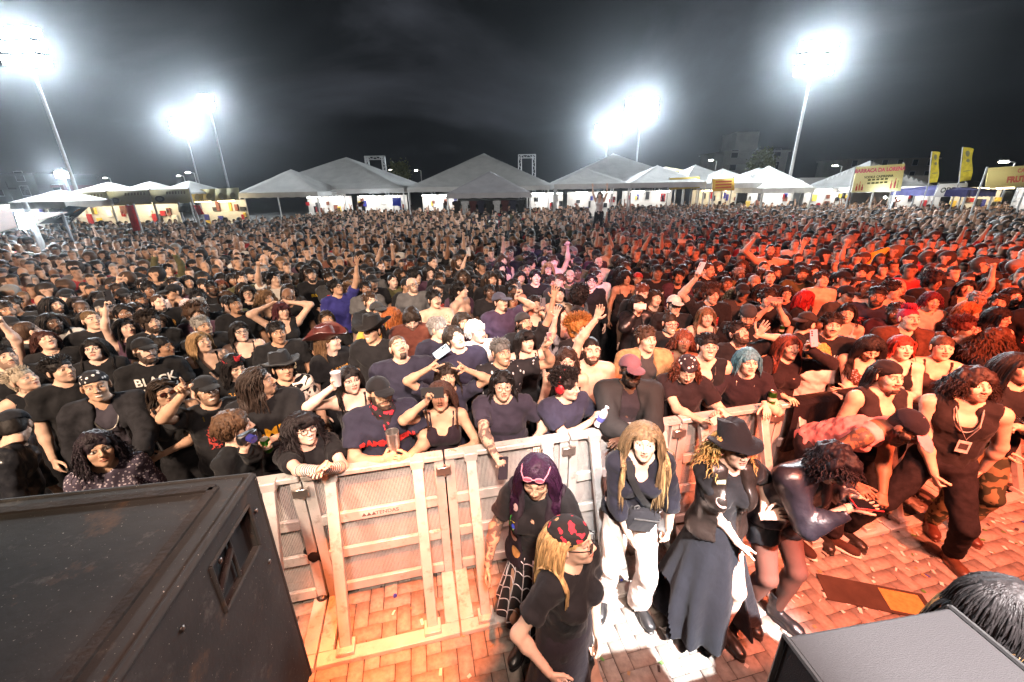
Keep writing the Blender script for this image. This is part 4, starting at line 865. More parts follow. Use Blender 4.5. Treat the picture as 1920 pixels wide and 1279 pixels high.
P(568, 803, 'girl in striped arm warmers', 'smiling young woman in glasses with pink sunglasses on her hair and striped arm warmers', 'f', ('bangs', (.012, .009, .010)), ('tee', 'black'), 20, 4, glasses=('clear', (.05, .04, .04)), choker=1, expr='smile', skin='pale', wave=.45, R=('px', 596, 882, .38, 'fist', (.5, -.3, -1), (.6, -.2, .5), (0, -1, -.6)), L=('px', 610, 880, .30, 'relax', (0, 0, -1)), ht=1.60, w=1.08, lean=10, seed=64, hl=.40)
P(616, 640, 'person in brown leather hat', 'person in profile in brown leather cowboy hat with goggles', 'm', ('long', (.09, .05, .025)), B, 76, 4, hat=('cowboy', (.085, .022, .02), LEATHER), skin='pale', ht=1.72, w=.9, hl=.24, seed=65)
P(656, 712, 'woman raising plastic cup', 'dark-haired woman in choker and black strap top raising a clear cup', 'f', ('long', 'black'), ('strap', (.012, .012, .015)), 16, 4, choker=1, skin='pale', R=('px', 626, 724, .22, 'grip', (.6, -.2, 0), (-.1, -.2, 1)), L='down', ht=1.68, seed=66, hl=.38, makeup=True)
P(712, 737, 'bearded man with steel tumbler', 'bearded man in black cap and red bandana scarf leaning on barrier holding steel tumbler', 'm', ('buzz', 'black'), NV, 16, 4, hat=('cap', (.012, .012, .014)), beard='full', skin='mid', R=('px', 718, 862, .26, 'grip', (.6, .2, 0), (.8, -.1, .2)), L=('px', 768, 855, .20, 'grip', (-.6, .2, 0), (-.7, -.3, .1)), ht=1.78, w=1.22, lean=13, seed=67, text=(('RAMMSTEIN', .20, .075, (.5, .03, .03), .005),), scarf=1)
P(748, 652, 'bald man with head tipped back', 'bald goateed man tipping his head back in dark t-shirt with necklace', 'm', ('buzz', (.10, .07, .05)), NV, 14, 30, beard='goatee', skin='light', chain=(.35, .3, .25), ht=1.84, w=1.22, seed=68, shut=True)
P(826, 742, 'woman filming with dark phone', 'woman with long brown hair and low-cut black top filming with phone before her face', 'f', ('long', (.05, .024, .018)), ('strap', (.016, .010, .016)), -6, 10, choker=1, skin='mid', R=('px', 800, 752, .26, 'grip', (.8, -.2, .1), (.2, -.2, 1)), L=('px', 862, 842, .24, 'relax', (0, 0, -1)), ht=1.64, seed=69, hl=.5, bust=1.15)
P(838, 706, 'curly woman making horns', 'curly-haired woman raising both hands in horn signs', 'f', ('wavy', 'dark'), NV, 8, 6, R=('px', 806, 690, .12, 'horns'), L=('px', 874, 693, .10, 'horns'), skin='mid', ht=1.62, seed=70, expr='smile', hl=.3)
P(853, 634, 'man tilting head back', 'young dark-haired man in navy t-shirt tilting his chin up', 'm', ('mop', (.03, .022, .018)), ('tee', (.028, .026, .05)), 22, 20, skin='pale', hr=-14, ht=1.84, seed=71, w=1.04)
P(822, 616, 'grey-haired man from behind', 'grey-haired man in dark t-shirt half hidden behind the chin-up man', 'm', ('crop', 'gray'), NV, 60, -8, ht=1.78, seed=72)
P(698, 620, 'smiling man in black cowboy hat', 'smiling man in black cowboy hat glancing down aside', 'm', ('tied', 'black'), B, -38, -2, hat=('cowboy', (.013, .012, .013)), skin='mid', ht=1.82, expr='smile', seed=73)
P(942, 722, 'broad woman in dark t-shirt', 'broad woman in glasses with tied-back hair and plain dark t-shirt leaning on the barrier', 'f', ('tied', 'black'), ('tee', (.032, .028, .045)), 6, 2, glasses=('clear', (.25, .2, .15)), chain=(.2, .15, .1), skin='light', tattoo='R', R=('px', 930, 858, .52, 'grip', (0, .2, -1), (.5, -.6, -.4), (-.9, -.3, .3)), L=('px', 1005, 822, .16, 'relax', (0, 0, -1), (0, -.8, -.5)), ht=1.72, w=1.26, lean=14, seed=74, bust=1.1)
P(940, 660, 'man with patterned shirt', 'grey-cropped man in black patterned shirt reaching out with a pink phone', 'm', ('crop', (.09, .085, .08)), ('patterned', (.016, .015, .018)), 28, 0, skin='mid', R='down', L=('px', 1020, 650, .10, 'grip', (.5, -.2, 0), (.1, -.2, 1)), expr='smile', ht=1.78, seed=75)
P(893, 622, 'white-haired person', 'person with flash-lit white hair among dark heads', 'm', ('mop', (.62, .60, .58)), ('tee', (.55, .53, .5)), 40, 4, skin='pale', ht=1.76, seed=76)  # flash glare is put into the pale hair and shirt colours
P(986, 640, 'woman with black fringe', 'woman with straight black fringe and choker looking aside', 'f', ('bangs', 'black'), ('strap', 'black'), 26, 6, choker=1, skin='pale', ht=1.66, seed=77, L='up')
P(1062, 676, 'curly woman with clear glasses', 'curly-haired woman in glasses and off-shoulder black top', 'f', ('curly', (.03, .016, .012)), ('strap', 'black'), 8, 4, glasses=('clear', (.4, .3, .25)), skin='light', ht=1.68, seed=78, hl=.26, w=1.06)
P(1062, 722, 'boy wearing red headphones', 'curly-haired boy with red headphones and printed navy t-shirt clutching a bottle', 'm', ('curlytop', (.018, .013, .012)), ('tee', (.03, .028, .05)), 62, -4, skin='light', hat=('headphone', (.40, .02, .025)), R=('px', 1108, 790, .16, 'grip', (.4, -.3, .1), (.3, -.3, .9)), L=('px', 1120, 800, .06, 'grip', (-.6, -.2, .1), (.0, -.3, .9)), bt=34, ht=1.66, seed=79, lean=10)
P(1108, 656, 'shirtless bearded man', 'shirtless bearded man raising one bare arm', 'm', ('buzz', 'black'), ('none', 'black'), 16, 2, beard='full', skin='light', R=('px', 1118, 598, .06, 'flat', (-.5, -.6, 0), (.3, -.2, 1)), ht=1.76, w=.96, seed=80)
P(772, 598, 'man in rust sweater', 'dark-haired man in rust brown sweater looking down', 'm', ('mop', 'dark'), ('sweater', (.15, .05, .035)), 2, -30, skin='pale', shut=True, ht=1.80, seed=81)
P(736, 592, 'woman with ginger hair', 'woman with long straight ginger hair seen from behind', 'f', ('long', 'ginger'), ('long', 'black'), 140, 0, ht=1.68, seed=82, hl=.45)
P(708, 584, 'man in gold badge cap', 'man in dark cap with gold badge and yellow shirt', 'm', ('crop', 'black'), ('tee', 'yellow'), 20, 4, hat=('cap', 'charcoal'), skin='tan', ht=1.74, seed=83)
P(815, 562, 'shirtless man with moustache', 'shirtless man with moustache clasping his hands', 'm', ('short', 'black'), ('none', 'black'), 22, 6, beard='mous', skin='light', R='clap', L='clap', expr='open', ht=1.80, seed=84, w=.95)
P(613, 600, 'tanned smiling woman', 'tanned woman with tied-back hair looking up past the leather hat', 'f', ('tied', 'dark'), B, 8, 14, skin='tan', ht=1.66, seed=85)
P(528, 583, 'woman with raised elbows', 'woman with dark red hair holding both hands behind her head', 'f', ('bangs', (.05, .012, .016)), ('tank', 'black'), 24, 0, skin='light', R='head', L='head', ht=1.70, w=1.1, seed=86, hl=.2)
P(862, 545, 'shirtless man in profile', 'lean shirtless dark-haired man in profile', 'm', ('short', 'black'), ('none', 'black'), 84, 2, skin='light', ht=1.80, w=.9, seed=87, bt=60)
P(938, 566, 'man filming in blue cap', 'man in grey-blue cap holding a glowing phone up', 'm', ('crop', 'dark'), ('tee', (.05, .035, .07)), 44, 6, hat=('cap', (.07, .075, .11)), skin='light', beard='goatee', L=('px', 968, 556, .15, 'grip', (.5, -.3, 0), (.1, -.2, 1)), ht=1.80, seed=88)
P(982, 606, 'bearded man in flat cap', 'bearded man in flat dark cap lifting his arm', 'm', ('crop', 'black'), B, 28, 10, hat=('beanie', 'charcoal'), beard='full', skin='mid', L='up', ht=1.74, seed=89)
P(1047, 588, 'woman with long black hair', 'woman in profile with very long straight black hair', 'f', ('long', 'black'), ('strap', (.35, .3, .33)), 74, 2, skin='pale', ht=1.68, seed=90, hl=.5)
P(1086, 618, 'person with amber afro', 'person with big amber afro laughing', 'f', ('afro', (.24, .10, .025)), B, 30, 6, skin='light', expr='smile', ht=1.70, seed=91, glasses=('clear', (.1, .05, .03)))
P(1002, 570, 'dark-haired phone holder', 'dark-haired woman aiming a grey phone at the stage', 'f', ('long', 'black'), ('strap', 'black'), 20, 4, skin='light', L=('px', 1014, 584, .2, 'grip', (.3, -.5, 0), (.0, -.2, 1)), ht=1.68, seed=92)
P(1182, 694, 'bearded man in mauve cap', 'dark-skinned bearded man in mauve cap and black cardigan with folded arms', 'm', ('buzz', 'black'), ('cardigan', (.022, .022, .023), KNIT), 20, 2, inner=(.025, .02, .025), hat=('cap', (.16, .075, .095)), beard='full', skin='dark', R='railc', L='railc', ht=1.80, w=1.08, lean=9, seed=93, open=.07)
P(1212, 636, 'young man in tan jacket', 'clean-shaven young man with cropped hair and tan jacket', 'm', ('crop', (.05, .03, .02)), ('jacket', 'tan', DENIM), 34, 4, inner='charcoal', skin='light', ht=1.82, seed=94, open=.08)
P(1288, 692, 'woman in spotted bandana', 'woman in spotted bandana with auburn curls looking down at banknotes', 'f', ('curly', 'auburn'), ('tee', (.018, .012, .014)), 14, -24, shut=True, hat=('bandana', (.03, .022, .026), PAISLEY), skin='light', chain=(.6, .5, .3), R=('px', 1318, 790, .34, 'flat', (0, .2, 1), (.8, -.5, .1)), L=('px', 1346, 778, .26, 'grip', (-.3, .3, .6), (-.3, -.8, .1)), ht=1.70, w=1.16, lean=13, seed=95, hl=.22)
P(1326, 650, 'smiling man in rimless glasses', 'smiling man with short hair, rimless glasses and dark vest', 'm', ('crop', 'black'), ('tank', 'black'), 22, 6, glasses=('clear', (.3, .3, .3)), expr='smile', skin='light', chain=(.4, .35, .3), ht=1.80, w=1.08, seed=96)
P(1402, 678, 'woman with teal hair', 'woman with teal blue bob, silver chain and black t-shirt leaning over the barrier', 'f', ('bob', (.06, .19, .26)), ('tee', (.016, .011, .015)), 24, 2, chain=1, skin='pale', makeup=True, R=('px', 1352, 770, .30, 'relax', (0, 0, -1), (.6, -.7, -.2)), L=('px', 1434, 758, .28, 'relax', (0, 0, -1), (.1, -.8, -.5)), ht=1.70, w=1.2, lean=16, seed=97)
P(1281, 640, 'dark girl with red curls', 'brown-skinned woman with reddish curls and bare shoulders', 'f', ('curly', 'auburn'), ('strap', 'red'), 10, 8, skin='brown', glasses=('clear', (.3, .1, .1)), ht=1.64, seed=98, hl=.22)
P(1256, 606, 'woman with hair bun and glasses', 'woman with hair pinned up, red glasses and studded collar', 'f', ('bun', 'dark'), ('long', 'black'), 26, -2, glasses=('clear', (.3, .05, .05)), choker=1, ht=1.70, seed=99, expr='smile')
P(1324, 594, 'woman with loose wavy hair', 'smiling woman with loose light wavy hair and bare shoulders', 'f', ('wavy', 'lbrown'), ('strap', 'black'), 18, 2, expr='smile', ht=1.70, seed=100, hl=.3)
P(1382, 625, 'man with head thrown back', 'bearded man throwing his head back with an open raised palm', 'm', ('crop', 'black'), B, 52, 24, beard='full', skin='light', L=('px', 1420, 628, .14, 'open', (-.4, -.4, .4), (.4, -.2, .9)), ht=1.76, seed=101)
P(1402, 592, 'man in backwards cap', 'bearded man in backwards cap looking down', 'm', ('buzz', 'black'), B, 8, -16, hat=('capback', 'charcoal'), beard='full', skin='mid', ht=1.80, seed=102)
P(1478, 650, 'woman filming with pink phone', 'woman with long auburn hair and black top holding a pink phone up', 'f', ('long', (.10, .03, .02)), ('long', (.016, .011, .013)), 40, 2, skin='light', R='rail', L=('px', 1512, 652, .20, 'grip', (.2, -.6, 0), (.1, -.2, 1)), ht=1.70, seed=103, hl=.42)
P(1534, 668, 'blond child', 'blond child bowing their head beside the pink phone', 'm', ('mop', (.42, .24, .07)), ('tee', (.5, .48, .46)), 10, -50, ht=1.50, seed=104, w=.85)
P(1512, 606, 'person in dark cap from behind', 'person in dark cap seen from behind with lettering on the strap', 'm', ('crop', 'black'), B, 150, -10, hat=('capback', (.03, .022, .02)), ht=1.76, seed=105)
P(1560, 610, 'man with moustache', 'moustached man in black t-shirt printed with town and motorcycle lettering', 'm', ('short', 'dark'), B, 14, 2, beard='mous', skin='light', ht=1.78, w=1.14, seed=106, text=(('SAQUA', .235, .06, (.62, .55, .5), .002), ('MOTO P', .165, .085, (.62, .55, .5), .004)))
P(1264, 572, 'man in white cap', 'man in white cap and dark-rimmed glasses', 'm', ('crop', 'black'), B, 20, 2, hat=('cap', (.60, .52, .50)), glasses=('clear', BLK), skin='light', ht=1.76, seed=107)
P(1632, 652, 'woman in lace corset', 'dark-haired woman in brown lace corset looking down smiling', 'f', ('wavy', 'black'), ('strap', (.07, .03, .02), LACE), 22, -26, skin='light', expr='smile', R='fold', L='fold', ht=1.68, seed=108, hl=.45, shut=True)
P(1690, 652, 'woman with bright red hair', 'woman with shoulder-length bright red hair resting her arms', 'f', ('wavy', (.20, .028, .018)), ('strap', 'black'), 32, 6, skin='pale', L='chest', ht=1.68, seed=109, hl=.24, w=1.1)
P(1766, 652, 'woman squinting with updo', 'squinting woman with pinned-up hair and black halter top', 'f', ('bun', 'brown'), ('strap', (.03, .02, .02)), 24, 2, skin='light', ht=1.70, seed=110, expr='open')
P(1704, 598, 'man with red mohawk', 'man with short red mohawk, moustache and brown jacket', 'm', ('mohawk', (.33, .015, .04)), ('jacket', (.07, .03, .02), DENIM), 36, 4, inner='black', beard='mous', skin='light', ht=1.82, w=1.12, seed=111, chain=(.5, .4, .2), open=.08)
P(1806, 618, 'curly woman in profile', 'woman with red curls and glasses looking aside', 'f', ('curlytop', (.08, .02, .015)), B, 62, 8, glasses=('clear', (.1, .05, .05)), skin='light', ht=1.72, seed=112)
P(1868, 640, 'head of shaggy hair', 'person with shaggy brown hair covering the face', 'f', ('big', (.07, .028, .014)), ('jacket', 'black', DENIM), 150, -8, ht=1.70, seed=113, hl=.34)
P(1872, 596, 'woman with dark curls in profile', 'woman with dark layered hair in profile looking down', 'f', ('wavy', 'black'), ('strap', 'black'), 66, -6, skin='pale', ht=1.72, seed=114, hl=.26, makeup=True)
P(1588, 588, 'bare-shouldered young woman', 'young woman with pulled-back hair and bare shoulders behind the moustached man', 'f', ('tied', 'black'), ('bra', 'white'), 4, 2, skin='light', ht=1.68, seed=115)
P(1334, 552, 'man with bushy hair', 'man with bushy wavy hair and dark t-shirt beside raised phones', 'm', ('curlytop', (.06, .03, .02)), B, 34, -4, skin='light', ht=1.84, w=1.1, seed=116, R=('px', 1305, 522, .15, 'grip', (.3, -.5, 0), (.05, -.2, 1)))
P(1444, 470, 'shirtless man held high', 'shirtless bearded man rising above the crowd with arms spread', 'm', ('buzz', 'black'), ('none', 'black'), 10, 4, beard='long', skin='light', R=('px', 1415, 447, .1, 'fist'), L=('px', 1505, 462, .0, 'relax'), ht=2.0, seed=117, q=.6)
P(325, 548, 'man in white undershirt', 'man in white undershirt and dark cap turned away', 'm', ('short', 'black'), ('tank', (.60, .52, .55)), -60, -4, hat=('cap', 'black'), skin='mid', ht=1.80, seed=118, q=.6)
P(440, 572, 'man in faded letter shirt', 'goateed man in black t-shirt with faded purple lettering', 'm', ('crop', 'black'), B, 20, 6, beard='goatee', skin='tan', ht=1.80, seed=119, q=.6, text=(('LEY', .2, .11, (.3, .22, .3), .004), ('OW', .09, .10, (.3, .22, .3), .004)))
P(514, 524, 'man in white t-shirt', 'man in white t-shirt pointing a finger up', 'm', ('short', 'black'), ('tee', (.58, .54, .5)), 30, 4, skin='light', R='point', ht=1.82, seed=120, q=.6)
P(540, 556, 'bald man in thin glasses', 'bald dark-skinned man in thin glasses with bowed head', 'm', ('bald', 'black'), B, -20, -8, glasses=('clear', BLK), skin='brown', ht=1.78, seed=121, q=.6)
P(584, 516, 'bearded man with yellow print', 'bearded man in black t-shirt with small yellow print', 'm', ('crop', 'dark'), B, 6, 2, beard='full', skin='light', ht=1.80, seed=122, q=.6, text=(('SUP', .2, .07, (.6, .4, .03), .004),))
P(316, 506, 'person holding lit phone', 'person in olive sleeves holding a bright phone screen overhead', 'm', ('short', 'black'), ('long', 'olive'), 20, 4, R='high', L='high', skin='light', ht=1.74, seed=123, q=.6)
P(630, 540, 'man in royal blue shirt', 'curly-haired man in glasses and royal blue shirt raising an arm', 'm', ('curlytop', 'black'), ('tee', (.03, .03, .16)), 40, 14, L='up', glasses=('clear', BLK), skin='mid', ht=1.78, seed=124, q=.6)
P(773, 535, 'smiling bald man in glasses', 'smiling bald man in round glasses and grey shirt', 'm', ('bald', 'black'), ('tee', 'gray'), 24, 6, glasses=('clear', BLK), expr='smile', skin='light', ht=1.80, seed=125, q=.6, beard='stubble')
P(1004, 520, 'young man with floppy fringe', 'young man with floppy dark fringe in black t-shirt lit violet', 'm', ('mop', 'black'), B, 14, 4, skin='pale', ht=1.82, seed=126, q=.6)
P(1050, 528, 'man with receding hair', 'man with receding hair behind a woman with neck strap', 'm', ('crop', 'brown'), ('long', 'charcoal'), -30, 2, skin='light', ht=1.82, seed=127, q=.6)
P(1048, 553, 'woman with neck strap', 'woman with tied-back hair in dark halter top with neck strap', 'f', ('tied', 'black'), ('strap', 'black'), 12, 8, skin='light', choker=1, ht=1.70, seed=128, q=.6)
P(1172, 522, 'woman with full black curls', 'woman with full black curls and black strap top', 'f', ('big', 'black'), ('strap', 'black'), 40, 0, skin='tan', ht=1.72, seed=129, q=.6, hl=.28)
P(1196, 524, 'woman in red headscarf', 'woman in red patterned headscarf looking on', 'f', ('tied', 'black'), B, 6, 2, hat=('bandana', (.35, .03, .025), SCARF), skin='tan', ht=1.66, seed=130, q=.6)
P(1204, 548, 'auburn man looking down', 'man with short auburn hair looking down', 'm', ('crop', (.11, .035, .02)), B, 40, -12, skin='pale', ht=1.80, seed=131, q=.6)
P(1108, 528, 'face-painted person', 'person with pale face paint, glasses and black mop of hair', 'm', ('mop', 'black'), ('long', 'black'), 10, 6, skin='pale', glasses=('clear', BLK), expr='open', makeup=True, ht=1.72, seed=132, q=.6)
P(1088, 555, 'person with big round afro', 'person with a big round black afro seen from behind', 'm', ('afro', 'black'), B, 150, 0, skin='brown', ht=1.78, seed=133, q=.6)
P(1272, 520, 'man in plum jacket', 'moustached man in plum jacket with stern look', 'm', ('short', 'black'), ('denimjacket', 'plum'), 10, 2, inner='black', beard='goatee', skin='tan', ht=1.80, seed=134, q=.6, open=.07)
P(1232, 512, 'tall man in violet shirt', 'tall man with long narrow face and violet-lit shirt', 'm', ('crop', 'black'), B, 12, 2, skin='brown', ht=1.86, w=.95, seed=135, q=.6)
P(1196, 570, 'woman holding white phone', 'woman in leather jacket filming with a large white phone', 'f', ('bob', 'black'), ('jacket', 'black'), 30, 2, R=('px', 1192, 588, .18, 'grip', (.3, -.4, 0), (.2, -.2, 1)), skin='light', ht=1.68, seed=136, q=.6, inner='black')
P(1228, 560, 'dark-haired woman in brown top', 'woman with long dark hair and brown t-shirt tilting her head', 'f', ('long', 'dark'), ('tee', (.06, .03, .02)), 30, 8, skin='light', hr=10, ht=1.72, seed=137, q=.6)
P(1540, 525, 'shirtless young man', 'shirtless young man with short hair lifting his chin', 'm', ('short', 'dark'), ('none', 'black'), 34, 10, skin='light', ht=1.80, w=.95, seed=138, q=.6)
P(1672, 545, 'shirtless man with curls', 'shirtless man with dark curls leaning ahead in profile', 'm', ('curlytop', 'dark'), ('none', 'black'), 62, 0, skin='light', ht=1.82, w=.95, seed=139, q=.6, lean=20)
P(1745, 565, 'woman with plum red hair', 'person with plum red wavy hair and pale shirt', 'f', ('curly', (.09, .012, .02)), ('tee', (.5, .45, .42)), 30, -4, skin='light', ht=1.74, seed=140, q=.6, hl=.2)
P(1750, 528, 'man with high afro', 'man with high rounded black afro', 'm', ('afro', (.02, .011, .01)), B, 50, -8, skin='brown', ht=1.80, seed=141, q=.6)
P(1812, 540, 'long-haired phone holder', 'person with long black hair raising a phone with braceleted arm', 'f', ('long', 'black'), ('tank', 'black'), 10, -2, skin='light', L='high', ht=1.72, seed=142, q=.6)
P(1815, 585, 'woman with copper bob', 'woman with copper blond bob turned aside', 'f', ('bob', (.30, .12, .04)), B, 80, -10, skin='light', ht=1.66, seed=143, q=.6)
P(1510, 560, 'woman with scarlet bob', 'woman with scarlet bob haircut seen from behind', 'f', ('bob', (.24, .014, .016)), B, 130, 0, skin='light', ht=1.66, seed=144, q=.6)
P(1440, 560, 'person filming with both hands', 'person with both arms up filming on a phone', 'm', ('curlytop', 'dark'), B, 14, 2, R='face', L='face', skin='light', ht=1.78, seed=145, q=.6)
# ------------------------------------------------------------------ putting the people in their places
def place(sp):
    sp.setdefault('ht', 1.72); x0 = ray(sp['u'], sp['v'], z=1.58 * sp['ht'] / 1.72)
    yc = math.degrees(math.atan2(-x0[0], x0[1])); t = sp.get('t', 0); fy = yc + t; by = yc * .85 + (sp['bt'] if 'bt' in sp else .5 * t)
    sp['hy'] = fy - by; sp['hp'] = sp['hpw'] + (7 if sp['hpw'] > -10 else 0)
    J = core(sp); hw = ray(sp['u'], sp['v'], z=J['H'][2]); Rz = rot('z', R(by)); h2 = Rz @ J['H']; root = np.array([hw[0] - h2[0], hw[1] - h2[1], 0.])
    toloc = lambda u, v, fw: Rz.T @ (ray(u, v, y=hw[1] - fw) - root)
    b = make_person(sp, J=J, toloc=toloc, q=sp.get('q', 1.)); b.location = root; b.rotation_euler = (0, 0, R(by))
    tag(b, sp['label'], 'person', CROWD if not sp.get('pit') else 'people in the pit before the barrier'); sp['obj'] = b; sp['root'] = root; sp['Rz'] = Rz; sp['hw'] = hw; sp['r'] = np.hypot(*hw[:2]); return b
for sp in HEROES: place(sp)
TAG = {sp['tg']: sp for sp in HEROES}
def hand(tg, k):
    """World frame of a person's hand: (wrist, thumb-side, away-from-palm, fingers)."""
    sp = TAG[tg]; _, Rm, Wr = sp['J']['hands'][k]; return sp['root'] + sp['Rz'] @ Wr, sp['Rz'] @ Rm
def held(tg, k, out=.035, along=.075):
    w, Rm = hand(tg, k); return w + Rm[:, 2] * along - Rm[:, 1] * out

# ------------------------------------------------------------------ fillers: one of each kind, then copies
KIND = [('f', 'long', 'tee', 'down', 'down', {}), ('m', 'short', 'tee', 'down', 'down', {}), ('m', 'crop', 'tee', 'fold', 'fold', {'beard': 'full'}), ('f', 'wavy', 'strap', 'down', 'chest', {}), ('m', 'curly', 'tank', 'down', 'down', {'beard': 'stubble'}),
        ('m', 'buzz', 'tee', 'down', 'down', {'beard': 'goatee', 'w': 1.15}), ('f', 'bangs', 'tee', 'down', 'down', {'glasses': ('clear', BLK)}), ('m', 'short', 'tee', 'down', 'up', {}), ('f', 'tied', 'strap', 'up', 'down', {}), ('m', 'crop', 'long', 'down', 'down', {'hat': ('cap', 'black')}),
        ('m', 'curlytop', 'tee', 'fold', 'fold', {}), ('f', 'curly', 'tee', 'down', 'down', {}), ('m', 'mop', 'tee', 'face', 'down', {}), ('f', 'bob', 'long', 'down', 'down', {}), ('m', 'bald', 'tee', 'down', 'down', {'beard': 'full', 'w': 1.12}), ('f', 'big', 'strap', 'down', 'down', {}),
        ('m', 'short', 'long', 'horns', 'down', {'beard': 'stubble'}), ('f', 'bun', 'tee', 'clap', 'clap', {'expr': 'smile'}), ('m', 'long', 'tee', 'down', 'down', {'beard': 'full'}), ('m', 'crop', 'none', 'down', 'fist', {}), ('m', 'short', 'tee', 'down', 'down', {'hat': ('cap', 'black'), 'beard': 'goatee'}), ('f', 'long', 'tank', 'high', 'down', {'expr': 'open'}),
        ('m', 'afro', 'tee', 'down', 'down', {}), ('f', 'wavy', 'long', 'fold', 'fold', {'glasses': ('clear', BLK)})]
KWT = np.array([.35 if 'high' in q[3:5] else .09 if 'up' in q[3:5] or 'fist' in q[3:5] or 'horns' in q[3:5] else (.8 if q[3] in ('face', 'clap') else 1.) for q in KIND]); KWT *= np.array([{'curly': .4, 'big': .3, 'afro': .4, 'wavy': .7, 'curlytop': .6, 'short': 1.6, 'crop': 1.7, 'long': 1.4, 'tied': 1.4, 'buzz': 1.3}.get(q[1], 1.) for q in KIND]); KWT /= KWT.sum()
HWORD = {'long': 'straight', 'short': 'short', 'crop': 'cropped', 'wavy': 'wavy', 'curly': 'curly', 'buzz': 'shaved', 'bangs': 'fringed', 'tied': 'tied-back', 'curlytop': 'curly', 'mop': 'floppy', 'bob': 'bobbed', 'big': 'bushy', 'bun': 'pinned-up', 'afro': 'afro', 'bald': ''}
TWORD = {'tee': 't-shirt', 'strap': 'strap top', 'tank': 'tank top', 'long': 'long-sleeved top', 'none': ''}
CW = {'black': 'black', 'dark': 'dark', 'brown': 'brown', 'lbrown': 'light brown', 'auburn': 'auburn', 'dblond': 'dark blond', 'red': 'red', 'gray': 'grey', 'ginger': 'ginger', 'navy': 'navy', 'charcoal': 'charcoal', 'white': 'white', 'plum': 'plum', 'olive': 'olive', 'green': 'dark green', 'blond': 'blond'}
PROTO = []
BAR = lambda x: 2.72 + .225 * x                       # the barrier's line on the ground
def spots():
    rg = np.random.default_rng(5); out = []; s = .425; y = 1.0; row = 0
    while y < 37:
        s2 = s * (1 + .012 * y); xs = np.arange(-62, 62, s2) + (row % 2) * s2 * .5
        for x in xs:
            px, py = x + rg.uniform(-.11, .11), y + rg.uniform(-.11, .11); r = math.hypot(px, py)
            if py < BAR(px) + .42 or r > 40: continue
            if px < -13 and py > 24.5 + .1 * px or px < -22.5: continue
            if px > 12 and py > 33 - .35 * (px - 12): continue
            if py > 31 and -17 < px < 12: continue
            u, v, c = proj((px, py, 1.6))
            if c < .3 or u < -330 or u > 2250 or v > 1120: continue
            out.append((r, px, py, u, v))
        y += s2 * .84; row += 1
    return sorted(out)
hp_ = [(sp['hw'][0], sp['hw'][1], sp['u'], sp['v'], sp['r'], sp) for sp in HEROES if not sp.get('pit')]
hx = np.array([(h[0], h[1], h[2], h[3], h[4]) for h in hp_])
TAKEN = [(sp['root'][0], sp['root'][1]) for sp in HEROES]
FILL, FAR = [], []
TK = np.array(TAKEN)
for r, px, py, u, v in spots():
    d = np.hypot(hx[:, 0] - px, hx[:, 1] - py)
    if d.min() < .33: continue
    rp = 150 / max(r, 2); rh = 120 / np.maximum(hx[:, 4], 2); pd = np.hypot((hx[:, 2] - u), (hx[:, 3] - v))
    near = (hx[:, 4] > r + .05)
    if (near & (pd < (rp + rh) * (.95 if r < 7 else .78))).any(): continue
    if (near & (np.abs(hx[:, 2] - u) < rp) & (v < hx[:, 3]) & (v > hx[:, 3] - rp * 1.4)).any(): continue
    if v > 668: continue
    if 1105 < u < 1145 and v < 412 and r > 15: continue
    (FILL if len(FILL) < 306 - len(HEROES) and -40 < u < 1960 else FAR).append((r, px, py, u, v))
used = {}
rgF = np.random.default_rng(77)
def copy_person(o, loc, rz, sc, skin, hc, tc):
    c = o.copy(); COL.objects.link(c); c.location = loc; c.rotation_euler = (0, 0, rz); c.scale = (sc,) * 3; c.color = (*skin, 1)
    for ch in o.children:
        d = ch.copy(); COL.objects.link(d); d.parent = c; n = ch.name.split('.')[0]
        if n == 'hair': d.color = (*hc, 1)
        elif n in ('t_shirt', 'top', 'tank_top', 'strap_top'): d.color = (*tc, 1)
        for g in ch.children: e = g.copy(); COL.objects.link(e); e.parent = d
    return c
LAB = set(sp['label'] for sp in HEROES)
REL = ['behind', 'beside', 'close behind', 'just past', 'a step behind', 'further back behind']
first = {}; firstJ = {}; UPHONE = []
